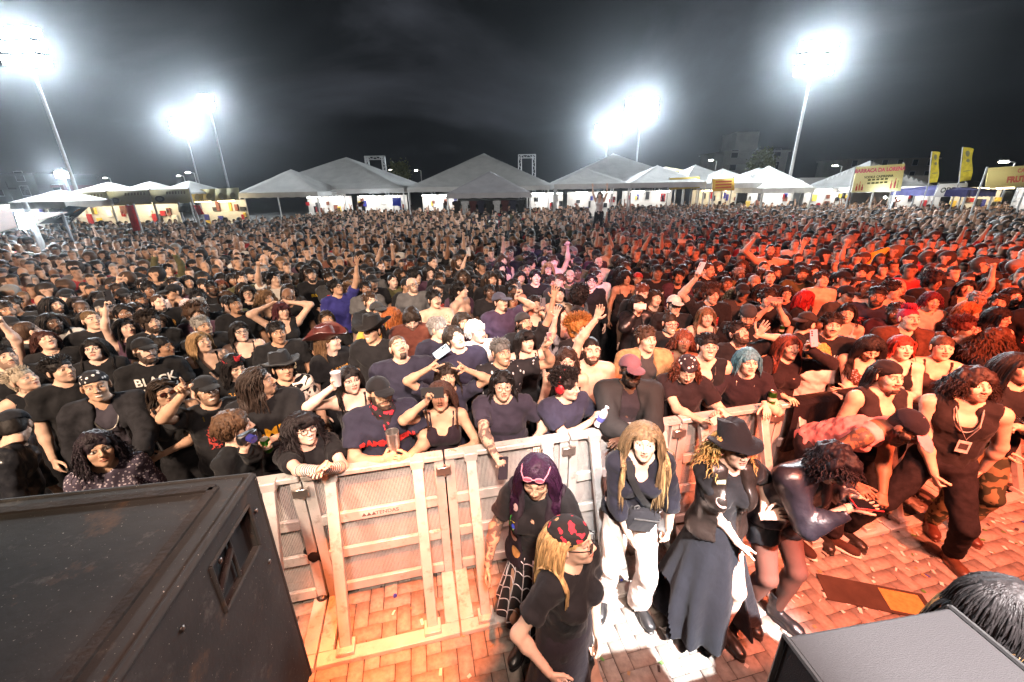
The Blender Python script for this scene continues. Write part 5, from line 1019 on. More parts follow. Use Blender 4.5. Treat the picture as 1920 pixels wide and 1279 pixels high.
for i, (r, px, py, u, v) in enumerate(FILL):
    k = int(rgF.choice(len(KIND), p=KWT)); sex, hs_, tp_, ra, la, ex = KIND[k]
    if r < 4.2 and ra in ('up', 'high', 'face') or la == 'up' and r < 4.2: k = 1; sex, hs_, tp_, ra, la, ex = KIND[1]
    skin = TONE[rgF.choice(['pale', 'light', 'light', 'mid', 'mid', 'tan', 'brown', 'dark'])]; hn = rgF.choice(['black', 'black', 'dark', 'dark', 'brown', 'lbrown', 'auburn', 'dblond', 'black', 'dark', 'dark', 'black', 'black', 'dark', 'black', 'brown']) if sex == 'f' else rgF.choice(['black'] * 6 + ['dark'] * 5 + ['brown'] * 3 + ['gray'])
    tn = rgF.choice(['black', 'black', 'black', 'black', 'black', 'black', 'black', 'black', 'navy', 'charcoal', 'charcoal', 'charcoal', 'plum', 'olive', 'white', 'gray'])
    yc = math.atan2(-px, py); rz = .8 * yc + rgF.uniform(-.25, .55); sc = rgF.uniform(.95, 1.045)
    if k not in first:
        sp = dict(sex=sex, hair=(hs_, hn), top=(tp_, tn), R=ra, L=la, hp=float(rgF.uniform(4, 14)), hy=float(rgF.uniform(0, 25)), ht=1.76 if sex == 'm' else 1.66, seed=200 + k, **ex); 
        if tp_ == 'tee' and k % 3 != 1: sp['print'] = (PRC[k % 6],)
        b = make_person(sp, q=.55); first[k] = b; firstJ[k] = sp['J']
        b.location = (px, py, 0); b.rotation_euler = (0, 0, rz); b.scale = (sc,) * 3; b.color = (*skin, 1)
    else: b = copy_person(first[k], (px, py, 0), rz, sc, skin, HCOL[hn], TCOL[tn])
    who = 'man' if sex == 'm' else 'woman'; hw_ = ('bald head' if hs_ == 'bald' else (f"{CW[hn]} afro" if hs_ == 'afro' else f"{HWORD[hs_]} {CW[hn]} hair")) if 'hat' not in ex else 'black cap'
    tw = f"{CW.get(tn, tn) if tn != 'gray' else 'grey'} {TWORD[tp_]}" if tp_ != 'none' else ''
    pose = ', arm raised,' if 'up' in (ra, la) or 'high' in (ra, la) or 'fist' in (ra, la) else (', folded arms,' if ra == 'fold' else '')
    d = np.hypot(hx[:, 0] - px, hx[:, 1] - py); done = False
    for m in np.argsort(d)[:10]:
        h = hp_[m]; dep = h[4] - r
        for rel in (['in front of'] if dep > .25 else (['beside', 'next to'] if dep > -.25 else (['behind', 'just behind', 'directly behind'] if d[m] < 1.3 else ['far behind', 'some rows behind', 'deep in the crowd behind']))):
            lb = f"{who} with {hw_}, {tw or 'shirtless'}{pose} {rel} the {h[5]['tg']}"
            if lb.lower() not in LAB and len(lb.split()) <= 16: done = True; break
        if done: break
    if len(lb.split()) > 16: lb = f"{who} with {hw_} {'beside' if 'beside' in rel or 'next' in rel else ('before' if 'front' in rel else 'behind')} the {h[5]['tg']}"
    LAB.add(lb.lower()); tag(b, lb, 'person', CROWD)
    if 'face' in (ra, la) or 'high' in (ra, la): UPHONE.append((b, firstJ[k], 'R' if ra in ('face', 'high') else 'L', h[5]['tg'], rz, sc))

# ------------------------------------------------------------------ everyone further back: past counting, one body of people
def far_proto(sex, hair, arms, h, seed):
    sp = dict(sex=sex, R=arms[0], L=arms[1], ht=1.74 if sex == 'm' else 1.66, hp=6, seed=seed); J = core(sp); limbs(sp, J); lo, hi = bounds(J, False, .14); lo[2] = 0; hi[2] = max(hi[2], 2.0)
    F = Field(lo, hi, h); trunk(F, J, .012, bust=True)
    for a in 'RL': arm(F, J, a, .004, 0, 2, cap=False); F.ell(J['Wr' + a] + unit(J['Wr' + a] - J['E' + a]) * .07, .042, .02)
    F.cone(J['P'], (0, .02, 0), .17, .15, .05, rm=I3, ry=.7)
    Rh, H, hs = J['Rh'], J['H'], J['hs']; F.ell(H + Rh @ np.array([0, .005, .02]), np.array([.072, .090, .102]) * hs, .02, rm=Rh); F.ell(H + Rh @ np.array([0, -.045, -.06]), np.array([.05, .05, .06]) * hs, .02, rm=Rh)
    if hair == 'long': F.ell(H + Rh @ np.array([0, .07, -.10]), (.095, .065, .2), .03)
    if hair == 'big': F.ell(H + Rh @ np.array([0, .03, .03]), .128, .02)
    V, Q = F.mesh(); q = (V - H) @ Rh / hs; inh = (np.linalg.norm(q / np.array([.12, .15, .16]), axis=1) < 1)
    lab = np.full(len(V), 2); arm_d = np.minimum(np.minimum(seg_d(V, J['ER'], J['WrR']), seg_d(V, J['EL'], J['WrL'])), np.minimum(seg_d(V, J['WrR'], J['WrR'] + unit(J['WrR'] - J['ER']) * .14), seg_d(V, J['WrL'], J['WrL'] + unit(J['WrL'] - J['EL']) * .14)))
    lab[arm_d < .07] = 0; lab[inh] = 0; lab[seg_d(V, J['N'] + J['Rc'][:, 2] * .02, J['H']) < .075] = 0
    hr = ((q[:, 2] > .055) | ((q[:, 1] > -.005) & (q[:, 2] > -.07))) & (np.linalg.norm(q / np.array([.13, .16, .17]), axis=1) < 1)
    if hair == 'long': hr |= (q[:, 1] > .02) & (q[:, 2] > -.32) & (np.abs(q[:, 0]) < .12) & (q[:, 2] < .1)
    if hair == 'big': hr |= (np.linalg.norm((q - np.array([0, .03, .04])) / .17, axis=1) < 1) & ~((q[:, 1] < -.075) & (q[:, 2] < .05))
    if hair != 'bald': lab[hr] = 1
    eye = (q[:, 1] < -.05) & (np.abs(q[:, 2] - .012) < .015) & (np.abs(np.abs(q[:, 0]) - .034) < .018); lab[eye & (lab == 0)] = 3
    return V, Q, lab
SETS = [('m', 'short', ('down', 'down')), ('f', 'long', ('down', 'down')), ('m', 'short', ('fold', 'fold')), ('m', 'big', ('down', 'down')), ('f', 'long', ('up', 'down')), ('m', 'short', ('down', 'up')), ('m', 'bald', ('down', 'down')), ('f', 'big', ('down', 'chest')), ('m', 'short', ('high', 'high')), ('f', 'long', ('down', 'face'))]
FP = {hh: [far_proto(a, b, c, hh, i) for i, (a, b, c) in enumerate(SETS)] for hh in (.020, .028, .04)}
CM = Mesh(); rg = np.random.default_rng(9); cols = []
for (r, px, py, u, v) in FAR:
    V, Q, lab = FP[.020 if r < 12 else (.028 if r < 19 else .04)][int(rg.choice(10, p=[.305, .26, .12, .09, .004, .006, .05, .13, .01, .025]))]; sc = rg.uniform(.93, 1.06); a = .75 * math.atan2(-px, py) + rg.uniform(-.5, .6)
    Vp = (V * sc) @ rot('z', a).T + np.array([px, py, 0]); sk = np.array(TONE[rg.choice(['light', 'light', 'mid', 'mid', 'tan', 'brown'])]); hc = np.array(HCOL[rg.choice(['black', 'black', 'dark', 'black', 'black', 'black', 'dark', 'dark', 'dark', 'brown', 'brown', 'lbrown', 'gray'])])
    tc = np.array(TCOL[rg.choice(['black'] * 8 + ['charcoal', 'navy', 'gray', 'white', 'brown', 'red', 'plum', 'olive'])]); pal = np.stack([sk, hc, tc, sk * .55]); CM.add(Vp, Q, np.concatenate([pal[lab], np.ones((len(V), 1))], 1))
CROWDM = mat('crowd_cloth', .75, col=(.1, .1, .1), vary=.12, vscale=20); _a = node(CROWDM, 'ShaderNodeAttribute', attribute_name='mask'); CROWDM.node_tree.links.new(_a.outputs['Color'], CROWDM.node_tree.nodes['Principled BSDF'].inputs['Base Color'])
c = CM.build('crowd', CROWDM, None, mask=True); tag(c, 'dense crowd of concertgoers in dark clothes stretching back to the tents', 'crowd', kind='stuff')
print('individuals', len(HEROES) + len(FILL), 'far', len(FAR), 'verts', CM.n)
# ------------------------------------------------------------------ ground, pit paving, stage
GROUND = mat('asphalt', .9, col=(.07, .065, .06), vary=.3, vscale=.8, bump=.3, bscale=60)
tag(Mesh().add(np.array([[-500, -120, -.02], [500, -120, -.02], [500, 700, -.02], [-500, 700, -.02]]), np.array([[0, 1, 2, 3]])).build('ground', GROUND), kind='structure')
PAVE = mat('paving', .72, col=(.3, .3, .3), vary=.2, vscale=30, bump=.35, bscale=150, spec=.3, bdist=.004)
_a = node(PAVE, 'ShaderNodeAttribute', attribute_name='mask'); _b = PAVE.node_tree.nodes[PAVE['base']]; PAVE.node_tree.links.new(_a.outputs['Color'], _b.inputs[0])
BA = math.atan(.225); BD = np.array([math.cos(BA), math.sin(BA), 0]); BN = np.array([math.sin(BA), -math.cos(BA), 0]); BR = np.stack([BD, -BN, [0, 0, 1]], 1)
def at_bar(s, f, z=0.):
    """Along the barrier from its seam (s metres), f metres towards the stage."""
    return np.array([-.52, 2.6, 0]) + BD * s + BN * f + np.array([0, 0, z])
M = Mesh(); rg = np.random.default_rng(3); Lb, Wb = .21, .105
for a in range(-60, 60):
    for b in range(-40, 40):
        ox, oy = (a + 2 * b) * Wb, (a - 2 * b) * Wb
        for (x0, y0, w, d) in ((ox, oy, 2 * Wb, Wb), (ox, oy + Wb, Wb, 2 * Wb)):
            if not (-3.2 < x0 < 8.2 and -2.0 < y0 < 3.3): continue
            g, c = .003, .0045; z = rg.normal() * .0008; t = rg.normal(size=2) * .0018
            V = np.array([[x0 + g, y0 + g, -.016], [x0 + w - g, y0 + g, -.016], [x0 + w - g, y0 + d - g, -.016], [x0 + g, y0 + d - g, -.016], [x0 + g + c, y0 + g + c, z], [x0 + w - g - c, y0 + g + c, z + t[0] * .5], [x0 + w - g - c, y0 + d - g - c, z + t[0] * .5 + t[1] * .5], [x0 + g + c, y0 + d - g - c, z + t[1] * .5]])
            V = V @ BR.T + np.array([-.6, 1.3, 0]); k = .25 * (1 + rg.normal() * .05); cc = np.array([k, k * .88, k * .78, 1])
            M.add(V, np.array([[4, 5, 6, 7], [0, 1, 5, 4], [1, 2, 6, 5], [2, 3, 7, 6], [3, 0, 4, 7]]), np.repeat(cc[None], 8, 0))
tag(M.build('pit_paving', PAVE, None, mask=True, smooth=False), kind='structure')
DECK = mat('stage_board', .6, col=(.02, .02, .02))
M = Mesh(); addbox(M, (-4.5, -5.5, 0), (5.5, 0, 1.2), BR, (-.05, .76, 0)); tag(M.build('stage_deck', DECK), kind='structure')

# ------------------------------------------------------------------ loudspeaker stack and stage monitor
BOXM = mat('worn_black_paint', .82, col=(.020, .0195, .018), vary=.35, vscale=4, bump=.22, bscale=38, spec=.3, bdist=.006)
_n = tex(BOXM, 'ShaderNodeTexNoise', 9, out='Fac', Detail=9.0, Roughness=.75); mixin(BOXM, math_n(BOXM, 'MULTIPLY', math_n(BOXM, 'SUBTRACT', _n, .57), 7, True), (.065, .06, .054))
_n = tex(BOXM, 'ShaderNodeTexNoise', 5, out='Fac', Detail=7.0, Roughness=.7); mixin(BOXM, math_n(BOXM, 'MULTIPLY', math_n(BOXM, 'SUBTRACT', _n, .58), 7, True), (.075, .042, .022))
_n = tex(BOXM, 'ShaderNodeTexNoise', 140, out='Fac', Detail=2.0); mixin(BOXM, math_n(BOXM, 'MULTIPLY', math_n(BOXM, 'SUBTRACT', _n, .70), 14, True), (.30, .28, .25))
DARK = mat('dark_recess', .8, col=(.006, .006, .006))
def subwoofer(z0, z1, label):
    e = empty('loudspeaker', (-.935, 1.235, z0), R(8.5), label, 'loudspeaker'); H = z1 - z0; wd, dp = 1.15, .92
    M = Mesh()   # cabinet walls with a handle opening in the side that faces the pit
    addbox(M, (-wd, -dp, 0), (-.022, 0, H), bev=.012)
    hy0, hy1, hz0, hz1 = -.345, -.095, H - .245, H - .065
    for lo, hi in (((-.0221, -dp + .01, .01), (0, hy0, H - .002)), ((-.0221, hy1, .01), (0, -.002, H - .002)), ((-.0221, hy0, .01), (0, hy1, hz0)), ((-.0221, hy0, hz1), (0, hy1, H - .002))): addbox(M, lo, hi)
    M.build('cabinet', BOXM, e)
    M = Mesh(); zt = H + .0
    for a, b in (((-.10, -dp + .03, zt), (-.10, -.07, zt)), ((-wd + .1, -dp + .03, zt), (-wd + .1, -.07, zt))): bar(M, a, b, .030, .018)
    bar(M, (-wd + .1, -.07, zt), (-.10, -.07, zt), .03, .018); M.build('lid_rim', mat('rusty_edge', .95, col=(.018, .014, .011), vary=.5, vscale=14, bump=.4, bscale=60), e)
    M = Mesh()
    for a, b in (((.0, 0, 0), (.0, 0, H)), ((0, -dp, H), (0, 0, H)), ((0, -.002, H), (-wd, -.002, H))): tube(M, np.array(a) + (-.007, -.007, -.007 if a[2] else 0), np.array(b) + (-.007, -.007, -.007), .011, 10)
    M.build('corner_edging', BOXM, e)
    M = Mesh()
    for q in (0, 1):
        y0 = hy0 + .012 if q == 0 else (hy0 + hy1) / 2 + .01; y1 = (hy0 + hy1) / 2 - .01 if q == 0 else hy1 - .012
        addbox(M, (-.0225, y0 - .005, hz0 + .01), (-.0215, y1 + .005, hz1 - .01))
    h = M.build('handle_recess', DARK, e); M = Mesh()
    for a, b in (((.002, hy0, hz0), (.002, hy1, hz0)), ((.002, hy0, hz1), (.002, hy1, hz1)), ((.002, hy0, hz0), (.002, hy0, hz1)), ((.002, hy1, hz0), (.002, hy1, hz1)), ((-.012, (hy0 + hy1) / 2, hz0), (-.012, (hy0 + hy1) / 2, hz1))): tube(M, a, b, .006, 8)
    tube(M, (-.012, hy0 + .02, hz0 + .05), (-.012, (hy0 + hy1) / 2, hz0 + .12), .010, 8); M.build('handle', BOXM, e)
    M = Mesh()
    for y, z in ((-.5, H - .1), (-.3, H - .09), (-.06, H - .12), (-.07, H - .35), (-.6, H - .3), (-.75, H - .15), (-.45, H - .5)): addbox(M, (-.002, y - .008, z - .008), (.006, y + .008, z + .008), bev=.003)
    M.build('screw', METAL, e, (.12, .11, .10)); return e
subwoofer(1.0, 2.10, 'big scuffed black loudspeaker cabinet with recessed handle beside the barrier')
M = Mesh(); e = empty('stage_monitor', (.79, .83, 0), R(8), 'black wedge stage monitor with flat top at the stage edge', 'stage monitor')
prof = np.array([(0, 1.2), (-.56, 1.2), (-.56, 1.55), (-.40, 1.80), (0, 1.80)]); w = .565
V = np.concatenate([np.stack([np.full(5, x), prof[:, 0], prof[:, 1]], 1) for x in (.0, w)])
bm = bmesh.new(); vs = [bm.verts.new(v) for v in V]; bm.faces.new(vs[:5]); bm.faces.new(vs[5:][::-1])
for i in range(5): bm.faces.new([vs[(i + 1) % 5], vs[i], vs[5 + i], vs[5 + (i + 1) % 5]])
bmesh.ops.recalc_face_normals(bm, faces=bm.faces[:]); bmesh.ops.bevel(bm, geom=bm.edges[:], offset=.008, segments=1, affect='EDGES')
me = bpy.data.meshes.new('cabinet'); bm.to_mesh(me); bm.free(); CARP = mat('speckled_black', .75, col=(.011, .009, .0095), vary=.25, vscale=160, bump=.5, bscale=300, bdist=.003); me.materials.append(CARP); link('cabinet', me, e)
for x in (-.004, w + .004):
    M = Mesh()
    for a, b in ((0, 4), (3, 4), (2, 3)): tube(M, (x, prof[a][0], prof[a][1]), (x, prof[b][0], prof[b][1]), .008, 6)
    M.build('edge_trim', mat('edge_trim', .6, col=(.015, .014, .014)), e)
M = Mesh(); addbox(M, (-.010, -.30, 1.34), (-.002, -.12, 1.46), bev=.003); M.build('handle', DARK, e)

# ------------------------------------------------------------------ crowd barrier: one unit, then copies
ALU = mat('barrier_aluminium', .45, metal=.25, col=(.50, .485, .47), vary=.14, vscale=7, spec=.5, bump=.15, bscale=90)
_n = tex(ALU, 'ShaderNodeTexNoise', 11, out='Fac', Detail=8.0, Roughness=.7); mixin(ALU, math_n(ALU, 'MULTIPLY', math_n(ALU, 'SUBTRACT', _n, .55), 6, True), (.26, .23, .20))
PERF = mat('perforated_sheet', .5, metal=.2, col=(.55, .53, .52), vary=.05)
v_ = tex(PERF, 'ShaderNodeTexVoronoi', 95, out='Distance', Randomness=0.0, vscale=(1, 0, 1)); hole = math_n(PERF, 'LESS_THAN', v_, .36)
tr_ = node(PERF, 'ShaderNodeBsdfTransparent'); ms = node(PERF, 'ShaderNodeMixShader'); t_ = PERF.node_tree; out = [n for n in t_.nodes if n.type == 'OUTPUT_MATERIAL'][0]
t_.links.new(hole, ms.inputs[0]); t_.links.new(t_.nodes['Principled BSDF'].outputs[0], ms.inputs[1]); t_.links.new(tr_.outputs[0], ms.inputs[2]); t_.links.new(ms.outputs[0], out.inputs['Surface'])
UW = .988
def barrier_unit():
    e = empty('crowd_barrier'); w = UW - .012
    M = Mesh(); Ht = 1.2
    for x in (.035, w - .035): bar(M, (x, 0, .03), (x, 0, Ht - .042), .07, .045, (0, 1, 0), .004)
    bar(M, (0, 0, Ht - .02), (w, 0, Ht - .02), .085, .042, (0, 0, 1), .006)
    M.build('frame', ALU, e)
    for z in (.10, .45, .78): M = Mesh(); bar(M, (.07, -.012, z), (w - .07, -.012, z), .03, .085, (0, 0, 1), .004); M.build('rail', ALU, e)
    M = Mesh(); addbox(M, (.06, .012, .06), (w - .06, .0135, Ht - .04)); M.build('mesh_panel', PERF, e)
    for x in (.19, w - .19):
        M = Mesh(); a, b = np.array([x, -.045, Ht - .05]), np.array([x, -.47, .045]); bar(M, a, b, .075, .05, (0, 1, 0), .004); addbox(M, (x - .05, -.075, Ht - .062), (x + .05, -.0, Ht + .006), bev=.006); addbox(M, (x - .06, -.53, .03), (x + .06, -.42, .075), bev=.005); M.build('brace', ALU, e)
    M = Mesh(); bar(M, (0, -.505, .02), (w, -.505, .02), .095, .04, (0, 0, 1), .004)
    for x in (.05, w - .05): bar(M, (x, -.455, .02), (x, .02, .02), .1, .038, (0, 0, 1), .004)
    M.build('base_frame', ALU, e)
    M = Mesh(); addbox(M, (w - .06, -.06, Ht - .16), (w + .05, -.024, Ht - .09), bev=.006); tube(M, (w + .006, -.045, Ht - .18), (w + .006, -.045, Ht - .08), .012); M.build('latch', METAL, e, (.5, .45, .42)); return e
def copy_tree(o, p=None):
    c = o.copy(); COL.objects.link(c); c.parent = p
    for ch in o.children: copy_tree(ch, c)
    return c
BPOS = ['between the loudspeaker and the striped-armed girl', 'under the man with steel tumbler, with supplier plate', 'under the broad woman in dark t-shirt', 'under the man in mauve cap', 'under the woman with teal hair', 'draped with dark jackets, behind the bending man', 'behind the curly man in black tank top', 'behind the long-haired man in dark coat', 'beyond the man in dark coat']
unit0 = barrier_unit()
for i in range(-2, 7):
    o = unit0 if i == -2 else copy_tree(unit0); p = at_bar((i) * UW, 0); o.location = p; o.rotation_euler = (0, 0, BA)
    tag(o, 'pale metal barrier section ' + BPOS[i + 2], 'barrier', 'sections of the crowd barrier')
    if i == -1:
        M = Mesh(); addbox(M, (.33, -.0295, .757), (.62, -.0275, .803)); pl = M.build('supplier_plate', mat('plate', .5, col=(.46, .44, .43)), o); V, T = text_mesh('TENDAS', .045, .0006)
        Mesh().add(np.stack([V[:, 0] + .53, np.full(len(V), -.0305), V[:, 1] + .78], 1), T=T).build('lettering', PRINT, pl, (.10, .07, .07))
        M = Mesh()
        for k in range(3): M.add(np.array([[.345 + k * .035, -.0305, .765], [.382 + k * .035, -.0305, .765], [.364 + k * .035, -.0305, .797]]), T=np.array([[0, 1, 2]]))
        M.build('logo', PRINT, pl, (.10, .07, .07))
bpy.context.view_layer.update()
# jackets over the rail
def drape_cloth(name, s0, s1, zl, label, seed):
    def fn(u, v):
        x = s0 + (s1 - s0) * u; t = v; a = np.clip(t / .12, 0, 1); y = np.where(t < .12, .06 - .12 * a, -.06 - .025 * np.sin(t * 3)) - .015; z = np.where(t < .12, 1.207 + .012 * np.sin(a * 3.14), 1.207 - (t - .12) * zl * (1 + .12 * np.sin(u * 9 + seed)))
        y = y + .018 * np.sin(u * 14 + seed) * t * 1.2; P_ = at_bar(0, 0)[None] + BD[None] * x[:, None] - BN[None] * y[:, None]; P_[:, 2] = z + .005; return P_
    V, Q = grid_sheet(fn, 24, 22); V2 = V + np.array([0, .012, 0]); n = len(V); tag(Mesh().add(V, Q).add(V2, Q[:, ::-1]).build(name, LEATHER, None, (.012, .010, .012)), label, 'jacket')
drape_cloth('jacket', 3.05, 3.55, .52, 'black jacket hung over the barrier rail beside the green can', 1.); drape_cloth('jacket', 3.62, 4.15, .44, 'black leather jacket hung over the rail behind the bending man', 4.)

# ------------------------------------------------------------------ things held
SCR = emissive('lit_screen', (.75, .8, 1.0), 1.2)
def phone(c, nrm, up, col, label, screen_out=False, size=(.076, .158, .009)):
    """NRM: where its back faces."""
    n = unit(nrm); u = unit(np.asarray(up, float) - n * (np.asarray(up) @ n)); r = np.cross(u, n); w, h, d = size; o = empty('phone', c, 0, label, 'phone')
    Rm = np.stack([r, u, n], 1); o.rotation_euler = Matrix(Rm.tolist()).to_euler(); M = Mesh(); addbox(M, (-w / 2, -h / 2, -d / 2), (w / 2, h / 2, d / 2), bev=.0035); M.build('case', PLASTIC, o, col)
    M = Mesh(); addbox(M, (-w / 2 + .004, -h / 2 + .004, -d / 2 - .0008), (w / 2 - .004, h / 2 - .004, -d / 2)); M.build('screen', SCR if screen_out else GLASSY, o, (.01, .01, .012))
    M = Mesh()
    for k in range(3): V, Q = lathe([(.0005, d / 2 + .002), (.0065, d / 2 + .002), (.0075, d / 2)], 10); M.add(V + np.array([-w / 2 + .016, h / 2 - .018 - k * .018, 0]), Q)
    M.build('lens', GLASSY, o, (.01, .01, .012)); return o
def face_dir(tg, c): return unit(c - TAG[tg]['hw'])
def hphone(tg, k, col, label, up=(0, 0, 1), lift=.045, **kw):
    c = held(tg, k) + np.array([0, 0, lift]); return phone(c, face_dir(tg, c) * np.array([1, 1, .5]), up, col, label, **kw)
side = lambda tg: np.cross(face_dir(tg, TAG[tg]['hw'] + TAG[tg]['Rz'] @ np.array([0, -1., 0])), (0, 0, 1))
hphone('woman filming with dark phone', 'R', (.02, .02, .022), 'dark phone held sideways before the face of the low-cut top woman', side('woman filming with dark phone'), .01, size=(.08, .165, .012))
hphone('man with patterned shirt', 'L', (.42, .20, .21), 'pink phone stretched out sideways by the man in patterned shirt', side('man with patterned shirt'), .03)
hphone('dark-haired phone holder', 'L', (.12, .12, .14), 'grey phone with round lenses aimed by a dark-haired woman')
hphone('man filming in blue cap', 'L', (.10, .10, .12), 'phone with glowing flash held by the man in grey-blue cap')
hphone('woman filming with pink phone', 'L', (.55, .33, .45), 'pale pink phone held upright by the long auburn-haired woman')
hphone('woman holding white phone', 'R', (.66, .64, .62), 'large white phone held sideways by the leather-jacketed woman', side('woman holding white phone'))
hphone('man with bushy hair', 'R', (.62, .60, .64), 'white phone raised by the man with bushy hair', lift=.07)
hphone('person holding lit phone', 'L', (.05, .05, .05), 'phone with bright screen held overhead above olive sleeves', (1, 0, 0), .06)
hphone('long-haired phone holder', 'L', (.05, .05, .06), 'dark phone raised by the braceleted long-haired person', (1, .2, 0), .05)
hphone('person filming with both hands', 'R', (.35, .25, .25), 'rose phone held between two raised hands', (1, 0, 0), .04)
usedp = set()
for b, Jp, kk, tg_, rz, sc in UPHONE:
    if tg_ in usedp: continue
    usedp.add(tg_); _, Rm, Wr = Jp['hands'][kk]; Rz = rot('z', rz); w_ = np.array(b.location) + sc * (Rz @ (Wr + Rm[:, 2] * .075 - Rm[:, 1] * .035)) + np.array([0, 0, .05]); phone(w_, Rz @ np.array([0, -1., .1]), (0, 0, 1) if len(usedp) % 2 else Rz @ np.array([1., 0, 0]), (.03, .03, .035) if len(usedp) % 3 else (.5, .5, .52), ('dark' if len(usedp) % 3 else 'white') + ' phone held up in the crowd near the ' + tg_)
c = held('broad woman in dark t-shirt', 'R', .03, .10); phone(c, (.5, -.75, .45), (.25, .2, .95), (.03, .025, .035), 'dark phone dangling from the hand of the broad woman')
c = ray(828, 660, y=TAG['man tilting head back']['hw'][1] - .20); phone(c, (-.1, -1, .25), (.8, .1, .55), (.36, .56, .78), 'light blue phone held up before the chin-up man', size=(.08, .165, .010))
c = held('curly woman in leather jacket', 'R', .02, .09); phone(c, (-.1, .2, -1), (1, -.1, .05), (.5, .04, .05), 'red-cased phone lying in the hand of the curly bent woman')
c = held('brown-haired teenager', 'L', .03, .09); o = empty('camera', c, R(TAG['brown-haired teenager']['t'] - 20), 'small black handheld camera held up by the brown-haired teenager', 'camera')
M = Mesh(); addbox(M, (-.06, -.025, -.035), (.06, .025, .035), bev=.01); M.build('body', PLASTIC, o, (.012, .012, .014)); V, Q = lathe([(.028, 0), (.028, .04), (.022, .045), (.001, .042)], 14); Mesh().add(V @ rot('x', R(90)).T + np.array([0, -.025, 0]), Q).build('lens', GLASSY, o, (.03, .03, .16))
def can(c, label, tilt=0., col=(.05, .22, .03)):
    o = empty('drink_can', c, 0, label, 'can'); o.rotation_euler = (tilt, 0, 0); V, Q = lathe([(.001, -.06), (.026, -.06), (.033, -.052), (.033, .046), (.027, .058), (.001, .056)], 18); Mesh().add(V, Q).build('shell', METAL, o, col)
    V, Q = lathe([(.001, .058), (.026, .058), (.027, .061), (.0265, .0625), (.024, .059)], 18); Mesh().add(V, Q).build('lid', METAL, o, (.6, .6, .58))
    V, Q = lathe([(.0334, -.02), (.0334, .01)], 18); Mesh().add(V, Q).build('label_band', PRINT, o, (.55, .55, .45))
can(at_bar(2.88, 0, 1.262), 'green drink can standing on the barrier rail'); can(held('balding ponytailed man', 'L', .035, .07), 'green drink can in the hand of the balding ponytailed man', .2); can(ray(1465, 618, y=5.2), 'green drink can held up between the capped man and the auburn woman', .1)
def bottle(c, label, rm=None, k=1.):
    o = empty('water_bottle', c, 0, label, 'bottle'); 
    if rm is not None: o.rotation_euler = rm
    V, Q = lathe([(.001, 0), (.031, .002), (.033, .02), (.030, .05), (.033, .06), (.033, .13), (.026, .165), (.013, .19), (.013, .20)], 18); g = mat('clear_plastic', .12, col=(.62, .62, .68), spec=.7, vary=.02); Mesh().add(V * k, Q).build('bottle_body', g, o)
    V, Q = lathe([(.0336, .065), (.0336, .115)], 18); Mesh().add(V * k, Q).build('paper_label', PRINT, o, (.10, .12, .42)); V, Q = lathe([(.015, .195), (.0155, .215), (.001, .216)], 14); Mesh().add(V * k, Q).build('cap', PLASTIC, o, (.55, .55, .62))
bottle(at_bar(1.66, .0, 1.2), 'clear water bottle with blue label standing on the barrier rail'); bottle(held('boy wearing red headphones', 'R', .03, .06) + np.array([0, 0, -.07]), 'water bottle clutched in the hands of the boy in red headphones', (.3, .25, 0))
c = held('bearded man with steel tumbler', 'R', .045, .085); c[2] = max(c[2] - .1, 1.20); o = empty('steel_tumbler', c, 0, 'brushed steel tumbler held on the rail by the bearded capped man', 'tumbler')
V, Q = lathe([(.001, 0), (.032, .0), (.033, .05), (.044, .085), (.047, .20), (.044, .20), (.040, .09), (.001, .02)], 24); Mesh().add(V, Q).build('cup', METAL, o, (.62, .60, .58)); V, Q = lathe([(.0475, .196), (.049, .203), (.0475, .208), (.043, .205)], 24); Mesh().add(V, Q).build('rim', METAL, o, (.75, .74, .72))
c = held('woman raising plastic cup', 'R', .035, .07); o = empty('plastic_cup', c - np.array([0, 0, .06]), 0, 'clear plastic cup raised by the woman in choker and strap top', 'cup'); V, Q = lathe([(.001, 0), (.028, 0), (.039, .115), (.041, .117), (.038, .114), (.027, .004)], 20); Mesh().add(V, Q).build('cup_wall', mat('cup_plastic', .15, col=(.5, .48, .5), spec=.6, vary=.02), o); V, Q = lathe([(.001, .07), (.0335, .07)], 20); Mesh().add(V, Q).build('drink', GLASSY, o, (.06, .03, .03))
c = held('woman in spotted bandana', 'R', .03, .10); o = empty('banknotes', c, 0, 'folded green banknotes held by the spotted bandana woman', 'money')
for k, cc in enumerate(((.28, .36, .26), (.4, .42, .36))): M = Mesh(); addbox(M, (-.065, -.03, -.001), (.065, .03, .0012), rot('z', R(20 + 16 * k)) @ rot('x', R(25 + 20 * k)), (0, 0, .012 * k)); M.build('note', PRINT, o, cc)
# shoulder bag of the woman in white trousers, badge and patches
sp = TAG['woman in white trousers']; J = sp['J']; c = sp['root'] + sp['Rz'] @ (J['W'] + J['Rc'] @ np.array([.03, -.165, -.06])); o = empty('shoulder_bag', c, math.radians(10), 'black zipped crossbody bag hanging at the waist of the white-trousered woman', 'bag'); o.rotation_euler = (.2, .35, .2)
M = Mesh(); addbox(M, (-.12, -.045, -.10), (.12, .045, .09), bev=.03); M.build('pouch', COTTON, o, (.014, .014, .017)); M = Mesh(); bar(M, (-.10, -.048, .045), (.10, -.048, .045), .006, .008); M.build('zip', METAL, o, (.5, .5, .5)); M = Mesh()
for x in (-.09, .09): a = np.linspace(0, 6.29, 13); V, Q = tubes(np.stack([x + .018 * np.cos(a), 0 * a, .10 + .018 * np.sin(a)], 1)[None], .004, 5); M.add(V, Q)
M.build('strap_ring', METAL, o, (.7, .7, .7))
